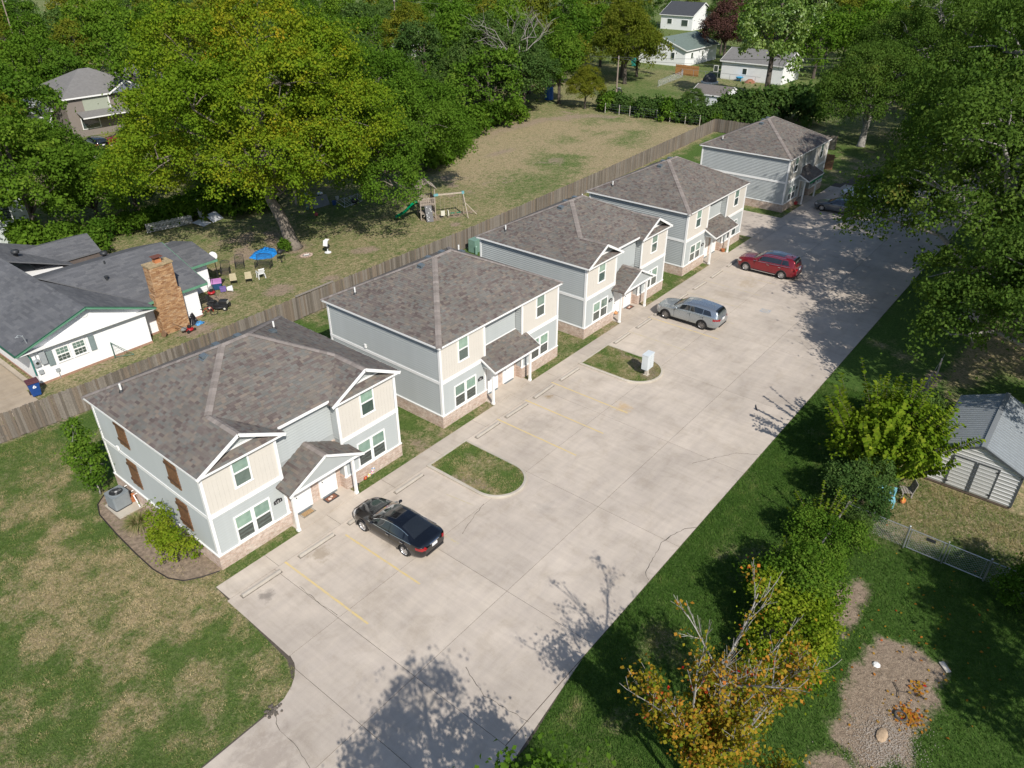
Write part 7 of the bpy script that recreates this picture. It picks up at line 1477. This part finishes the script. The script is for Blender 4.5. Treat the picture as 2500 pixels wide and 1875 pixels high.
# ------------------------------------------------------------------ far buildings
RD=M('roof_dark',(.05,.054,.062),.9,var=.15,scale=2); RG=M('roof_grey',(.17,.165,.16),.9,var=.15,scale=3); RGN=M('roof_green',(.13,.17,.15),.85,var=.15,scale=2)
def gable_house(name,label,x0,x1,y0,y1,h,ap,ridge,wm,rm_,wins=(),trim=WHITE,ov=.4,cat='house',base=True):
    t=thing(name,label,cat,((x0+x1)/2,(y0+y1)/2,0)); cx,cy=(x0+x1)/2,(y0+y1)/2; a,b=(x1-x0)/2,(y1-y0)/2
    mb=MB(); mb.prism([(-a,-b),(a,-b),(a,b),(-a,b)],-.2,h)
    if ridge=='x': mb.extr([(-a,-b,h),(-a,b,h),(-a,0,ap-.1)][::-1],(2*a,0,0))
    elif ridge=='y': mb.extr([(-a,-b,h),(a,-b,h),(0,-b,ap-.1)],(0,2*b,0))
    w=obj('wall',mb,wm,t); rf=MB()
    if ridge=='x':
        for s in (-1,1): z1=h-(ap-h)*ov/b; rf.extr([(-a-ov,0,ap),(a+ov,0,ap),(a+ov,s*(b+ov),z1),(-a-ov,s*(b+ov),z1)][::s],(0,0,.12))
    elif ridge=='y':
        for s in (-1,1): z1=h-(ap-h)*ov/a; rf.extr([(0,-b-ov,ap),(0,b+ov,ap),(s*(a+ov),b+ov,z1),(s*(a+ov),-b-ov,z1)][::-s],(0,0,.12))
    else:
        rl=max(a-b,0); z1=h-.05; A,B=a+ov,b+ov
        for P in ([(-A,-B,z1),(A,-B,z1),(rl,0,ap),(-rl,0,ap)],[(A,-B,z1),(A,B,z1),(rl,0,ap)],[(A,B,z1),(-A,B,z1),(-rl,0,ap),(rl,0,ap)],[(-A,B,z1),(-A,-B,z1),(-rl,0,ap)]): rf.extr(P,(0,0,.1))
    ro=obj('roof',rf,rm_,t); fa=MB()
    if ridge=='x':
        for s in (-1,1):
            for e in (-1,1): fa.bar((e*(a+ov+.02),0,ap+.02),(e*(a+ov+.02),s*(b+ov),h-(ap-h)*ov/b+.02),.05,.22)
            fa.box((-a-ov,s*(b+ov)-.03,h-(ap-h)*ov/b-.1),(a+ov,s*(b+ov)+.03,h-(ap-h)*ov/b+.09))
    elif ridge=='y':
        for s in (-1,1):
            for e in (-1,1): fa.bar((0,e*(b+ov+.02),ap+.02),(s*(a+ov),e*(b+ov+.02),h-(ap-h)*ov/a+.02),.05,.22)
            fa.box((s*(a+ov)-.03,-b-ov,h-(ap-h)*ov/a-.1),(s*(a+ov)+.03,b+ov,h-(ap-h)*ov/a+.09))
    else: fa.box((-A,-B-.03,z1-.15),(A,-B,z1+.05)); fa.box((-A-.03,-B,z1-.151),(-A,B,z1+.05))
    obj('fascia',fa,trim,ro)
    for (face,c,z,ww,hh) in wins:
        if face=='y': p0=(c-cx-ww/2,-b-.06,z); p1=(c-cx+ww/2,-b+.02,z+hh); q0=(c-cx-ww/2+.1,-b-.07,z+.1); q1=(c-cx+ww/2-.1,-b-.05,z+hh-.1)
        else: p0=(-a-.06,c-cy-ww/2,z); p1=(-a+.02,c-cy+ww/2,z+hh); q0=(-a-.07,c-cy-ww/2+.1,z+.1); q1=(-a-.05,c-cy+ww/2-.1,z+hh-.1)
        wd=obj('window',MB().box(p0,p1),trim,t); obj('pane',MB().box(q0,q1),PLO,wd)
    return t
GSID=M('siding_far_white',(.80,.81,.82),.6,var=.03); 
h5=gable_house('white_sided_house','white sided house at the upper right behind the silvery tree',138.2,147,29.5,41.8,3.4,5.2,'y',GSID,RG,[('x',37,1.1,1.0,1.2),('x',43,1.1,1.0,1.2)])
for i in range(16): obj('siding_board',MB().box((-4.44,-6.24,.1+i*.2),(-4.41,6.24,.1+i*.2+.17)),GSID,[c for c in h5.children if c.name.startswith('wall')][0])
gable_house('green_roofed_house','white house with a green-grey roof behind the golden green trees',147,162,54.5,66,3.3,5.4,'x',GSID,RGN,[('x',57.5,1.3,1.0,1.4),('x',63,1.3,1.0,1.4),('y',150,1.3,1.0,1.3),('y',155,1.3,.8,1.3)])
gable_house('dark_roofed_house','white house with dark blue-grey roof at the top edge',211,224,86,96.5,4.0,7.0,'y',GSID,RD,[('x',88.5,1.0,2.2,1.8),('x',93.5,1.4,1.6,1.5)])
gable_house('distant_white_house','small bit of a white house glimpsed beside the upper left pole',122,131,112,121,3.4,5.4,'x',GSID,RG,[('y',125,1.2,1.2,1.3)])
gable_house('left_white_house','old white house with ivy and one tall window behind the ranch house roof',4,13.4,52.5,60,5.0,7.4,'y',M('old_white',(.50,.55,.54),.8,var=.25,scale=3),RG,[('y',11.4,2.0,1.2,2.6)])
# second storey look of the grey-green house
GH=M('siding_sage',(.34,.37,.30),.6,var=.04); gh=gable_house('grey_green_house','two-storey grey-green house with taupe roof glimpsed through the trees at upper left',34,46,90.5,101,5.3,8.0,'hip',M('siding_taupe',(.22,.19,.17),.7,var=.05),RG,[('y',36.8,.9,2.6,1.6)])
obj('garage_gable',MB().extr([(.3,-6.0,5.25),(5.2,-6.0,5.25),(2.8,-6.0,6.6)],(0,.6,0)),M('siding_slate',(.16,.18,.22),.7),gh); obj('sage_panel',MB().box((-3.6,-5.32,3.2),(.1,-5.27,5.2)),GH,gh); pf=MB(); pf.extr([(-4.8,-7.0,2.7),(1.8,-7.0,2.7),(1.8,-5.3,3.25),(-4.8,-5.3,3.25)],(0,0,.08)); obj('pent_roof',pf,RG,gh)
mb=MB(); mb.bar((.0,-6.05,5.2),(2.8,-6.05,6.72),.06,.2); mb.bar((5.5,-6.05,5.2),(2.8,-6.05,6.72),.06,.2); mb.box((-4.8,-7.06,2.58),(1.8,-7.0,2.74)); mb.box((-.0,-5.4,3.2),(.14,-5.25,5.2)); obj('white_trim',mb,WHITE,gh)
gable_house('far_taupe_house','corner of another taupe roof beside the grey-green house',47.5,56,96,106,5.0,7.6,'hip',M('siding_taupe',(.22,.19,.17)),RG)
gable_house('metal_roofed_barn','bright metal roof glimpsed left of the grey-green house',27.5,33.5,95,102,3.4,4.6,'x',GSID,M('metal_bright',(.62,.64,.66),.35,.5,var=.1))
struct(obj('upper_driveway',MB().prism([(28,66),(35,64),(42,82),(38,84),(31,84)],-.1,.01),CWALK))
car('black_pickup','black car seen from behind on the upper left driveway',(33.1,82.0,0),-math.pi/2,'suv',PB,group='cars on the upper left driveway',cheap=True); car('maroon_car','maroon car half hidden by leaves on the upper left driveway',(36.8,82.5,0),-math.pi/2+.9,'sedan',PR,group='cars on the upper left driveway',cheap=True)
# white shed and dome behind it
gable_house('white_shed','white storage shed with grey shingle roof beyond the end of the fence',108.4,113.4,27.0,33.0,2.3,3.3,'y',M('shed_white',(.72,.75,.78),.6,var=.05),M('shed_shingle',(.15,.135,.125),.95,var=.2,scale=4),cat='shed',ov=.15)
t=thing('domed_lid','dark round dome on a pale rim standing just behind the white shed','dome',(126.6,38.6,0)); obj('dome',MB().lathe([(1.3,1.2),(1.25,1.7),(.9,2.3),(.4,2.6),(0,2.66)],n=16),M('dome_dark',(.06,.06,.065),.8),t); obj('rim',MB().lathe([(1.6,.9),(1.6,1.2),(1.3,1.21)],n=16),M('rim_pale',(.6,.6,.6),.6),t); obj('stand',MB().lathe([(.8,0),(.8,.9)],n=12),M('rim_pale',(.6,.6,.6)),t)
# fences beyond
FBR=M('fence_redwood',(.21,.115,.065),.9,var=.25,scale=4); 
def board_fence(name,label,p,q,h,mat):
    p=Vector((*p,0)); q=Vector((*q,0)); L=(q-p).length; t=thing(name,label,'fence',p,math.atan2(q.y-p.y,q.x-p.x)); n=int(L/.2)
    for k in range(n): obj('board',MB().box((k*.2,-.02,0),(k*.2+.19,.02,h+random.uniform(-.04,.03))),mat,t)
    obj('rail',MB().box((0,.021,h*.8),(L,.06,h*.8+.1)),mat,t); return t
board_fence('brown_board_fence','red-brown board fence glimpsed behind the dense shade tree',(89,84.5),(104.5,81.5),2.3,FBR); board_fence('orange_board_fence','short bright orange-tan fence section below the brown fence',(92.5,78),(95,78.3),1.7,M('fence_orange',(.50,.27,.12),.8,var=.15))
board_fence('cedar_gate_fence','orange wooden gate section beside the white sided house',(137.2,46.2),(137.2,51.4),1.9,M('fence_orange2',(.38,.19,.07),.8,var=.25)); board_fence('side_board_fence','reddish wooden fence right of the farthest duplex',(84.5,4.0),(84.5,1.2),1.8,FBR)
t=thing('wire_fence_posts','row of slim wooden posts carrying wire along the end of the dry field','fence',(0,0,0))
for x,y in ((95.4,41.3),(95.6,38.8),(96.0,37.1),(96.2,35.0),(96.2,32.4),(96.2,30.1),(96.2,27.5),(96.4,25.2)): obj('post',MB().tube((x,y,0),(x,y,1.55),.055,n=7),M('post_pale',(.42,.39,.34),.9),t)
mb=MB()
for z in (.4,.8,1.2,1.5): mb.tube((95.4,41.3,z),(96.4,25.2,z),.008,n=4)
obj('wire',mb,GALV,t)
t=thing('yard_chain_link','chain-link fence round the far lawn behind the white shed','fence',(0,0,0)); CP=[(121.5,46.5),(128,47.5),(134.4,48.2),(138,50.5)]; mb=MB()
for (x,y),(x2,y2) in zip(CP,CP[1:]): mb.tube((x,y,1.2),(x2,y2,1.2),.03,n=5); stuff(obj('wire_mesh',linkmesh((x,y,0),(x2,y2,0),1.1,.4,.01),GALV,t))
for x in np.arange(34,50,2.6): mb.tube((136.6,x,0),(136.6,x,1.2),.04,n=5)
mb.tube((136.6,33,1.2),(136.6,50,1.2),.03,n=5)
for x,y in CP: obj('post',MB().tube((x,y,0),(x,y,1.3),.04,n=6),GALV,t)
obj('rail',mb,GALV,t)
# utility poles and wires
PM=M('pole_wood',(.25,.20,.16),.9,var=.25,scale=3)
def pole(label,x,y,h,arm=True,rz=0.6):
    t=thing('utility_pole',label,'utility pole',(x,y,0),rz,'wooden utility poles'); obj('pole',MB().tube((0,0,0),(0,0,h),.16,.11,n=9),PM,t)
    if arm: obj('cross_arm',MB().box((-1.1,-.06,h-.5),(1.1,.06,h-.36)),PM,t)
    for dx in (-.9,.9): obj('insulator',MB().lathe([(.05,h-.36),(.07,h-.25),(.03,h-.18)],(dx,0),8),M('insul',(.4,.4,.42),.4),t)
    return t
pole('wooden utility pole standing behind the far wire fence, left of the white shed',105.1,45.4,7.2); pole('wooden utility pole beside the small white house at the upper middle',114.5,109.3,12.5,rz=1.0); pole('wooden utility pole glimpsed among trees at the upper left',57,166,13,False)
def wire(label,p,q,sag):
    P=[]; p=Vector(p); q=Vector(q)
    for k in range(17): u=k/16; a=p.lerp(q,u); a.z-=sag*4*u*(1-u); P.append(a)
    mb=MB(); mb.path(P,.022,4,False); tag(obj('overhead_wire',mb,M('wire_dark',(.08,.08,.085),.5)),label,'wire','overhead wires')
wire('overhead wire running from the pole above the white shed to the right',(105.1,45.4,7.0),(150,-4,7.5),.8); wire('upper overhead wire crossing in front of the golden green trees',(105.1,45.4,6.9),(96,118,9),1.0); wire('overhead wire sloping behind the white shed towards the oaks',(105.4,45,6.7),(135,5,6.5),.9); wire('overhead wire at the upper middle pole',(114.5,109.3,12.2),(170,75,11),1.2)
# small far objects
t=thing('black_atv','black all-terrain vehicle parked beside the utility pole','vehicle',(111.4,48.9,0),.4)
for x,y in ((-.7,-.45),(-.7,.45),(.7,-.45),(.7,.45)): obj('wheel',MB().path([(x,y-.12,.3),(x,y+.12,.3)],.3,12),TYRE,t)
obj('frame',MB().box((-.9,-.3,.4),(.9,.3,.75)),ENG,t,bevel=.1); obj('seat',MB().box((-.6,-.18,.75),(.2,.18,.92)),BLK,t,bevel=.05); obj('handlebar',MB().path([(.35,-.4,1.1),(.45,0,1.0),(.35,.4,1.1)],.03,6),BLK,t); obj('rack',MB().box((.5,-.35,.8),(.95,.35,.84)),M('rack_pale',(.5,.5,.5)),t)
t=thing('blue_tank','bright blue plastic tank between trees at the end of the dry field','tank',(99,55.2,0)); obj('tank',MB().lathe([(.7,0),(.75,.2),(.75,1.9),(.6,2.1),(0,2.15)],n=14),M('tank_blue',(.02,.12,.45),.5),t); obj('lid',MB().lathe([(.2,2.12),(.2,2.2),(0,2.21)],n=10),DARK,t)
t=thing('teal_bin','teal wheeled bin beside the golden green tree','bin',(141,63.5,0)); obj('body',MB().add([(-.35,-.35,.1),(.35,-.35,.1),(.35,.35,.1),(-.35,.35,.1),(-.5,-.5,1.5),(.5,-.5,1.5),(.5,.5,1.5),(-.5,.5,1.5)],[(0,3,2,1),(4,5,6,7),(0,1,5,4),(1,2,6,5),(2,3,7,6),(3,0,4,7)]),M('bin_teal',(.03,.3,.26),.5),t); obj('lid',MB().box((-.55,-.55,1.5),(.55,.55,1.62)),M('bin_teal',(.03,.3,.26)),t)
t=thing('blue_play_table','small bright blue play table by the wall of the white sided house','table',(137.4,37.5,0)); obj('top',MB().lathe([(.7,.6),(.75,.75),(.6,.8),(0,.8)],n=12),M('table_blue',(.03,.30,.55),.5),t)
for a in (0,2.1,4.2): obj('leg',MB().tube((.4*math.cos(a),.4*math.sin(a),0),(.4*math.cos(a),.4*math.sin(a),.62),.07),M('table_blue',(.03,.3,.55)),t)
tag(obj('dirt_heap',MB().lathe([(1.1,-.05),(.8,.3),(.35,.6),(0,.66)],(137.2,35.2),11),M('heap_red',(.28,.13,.08),1,var=.4,scale=3)),'small reddish dirt heap by the corner of the white sided house','dirt heap')
n_=len(bpy.data.objects); print('objects',n_,'tris',sum(len(m.loop_triangles) if m.loop_triangles else len(m.polygons)*2 for m in bpy.data.meshes))
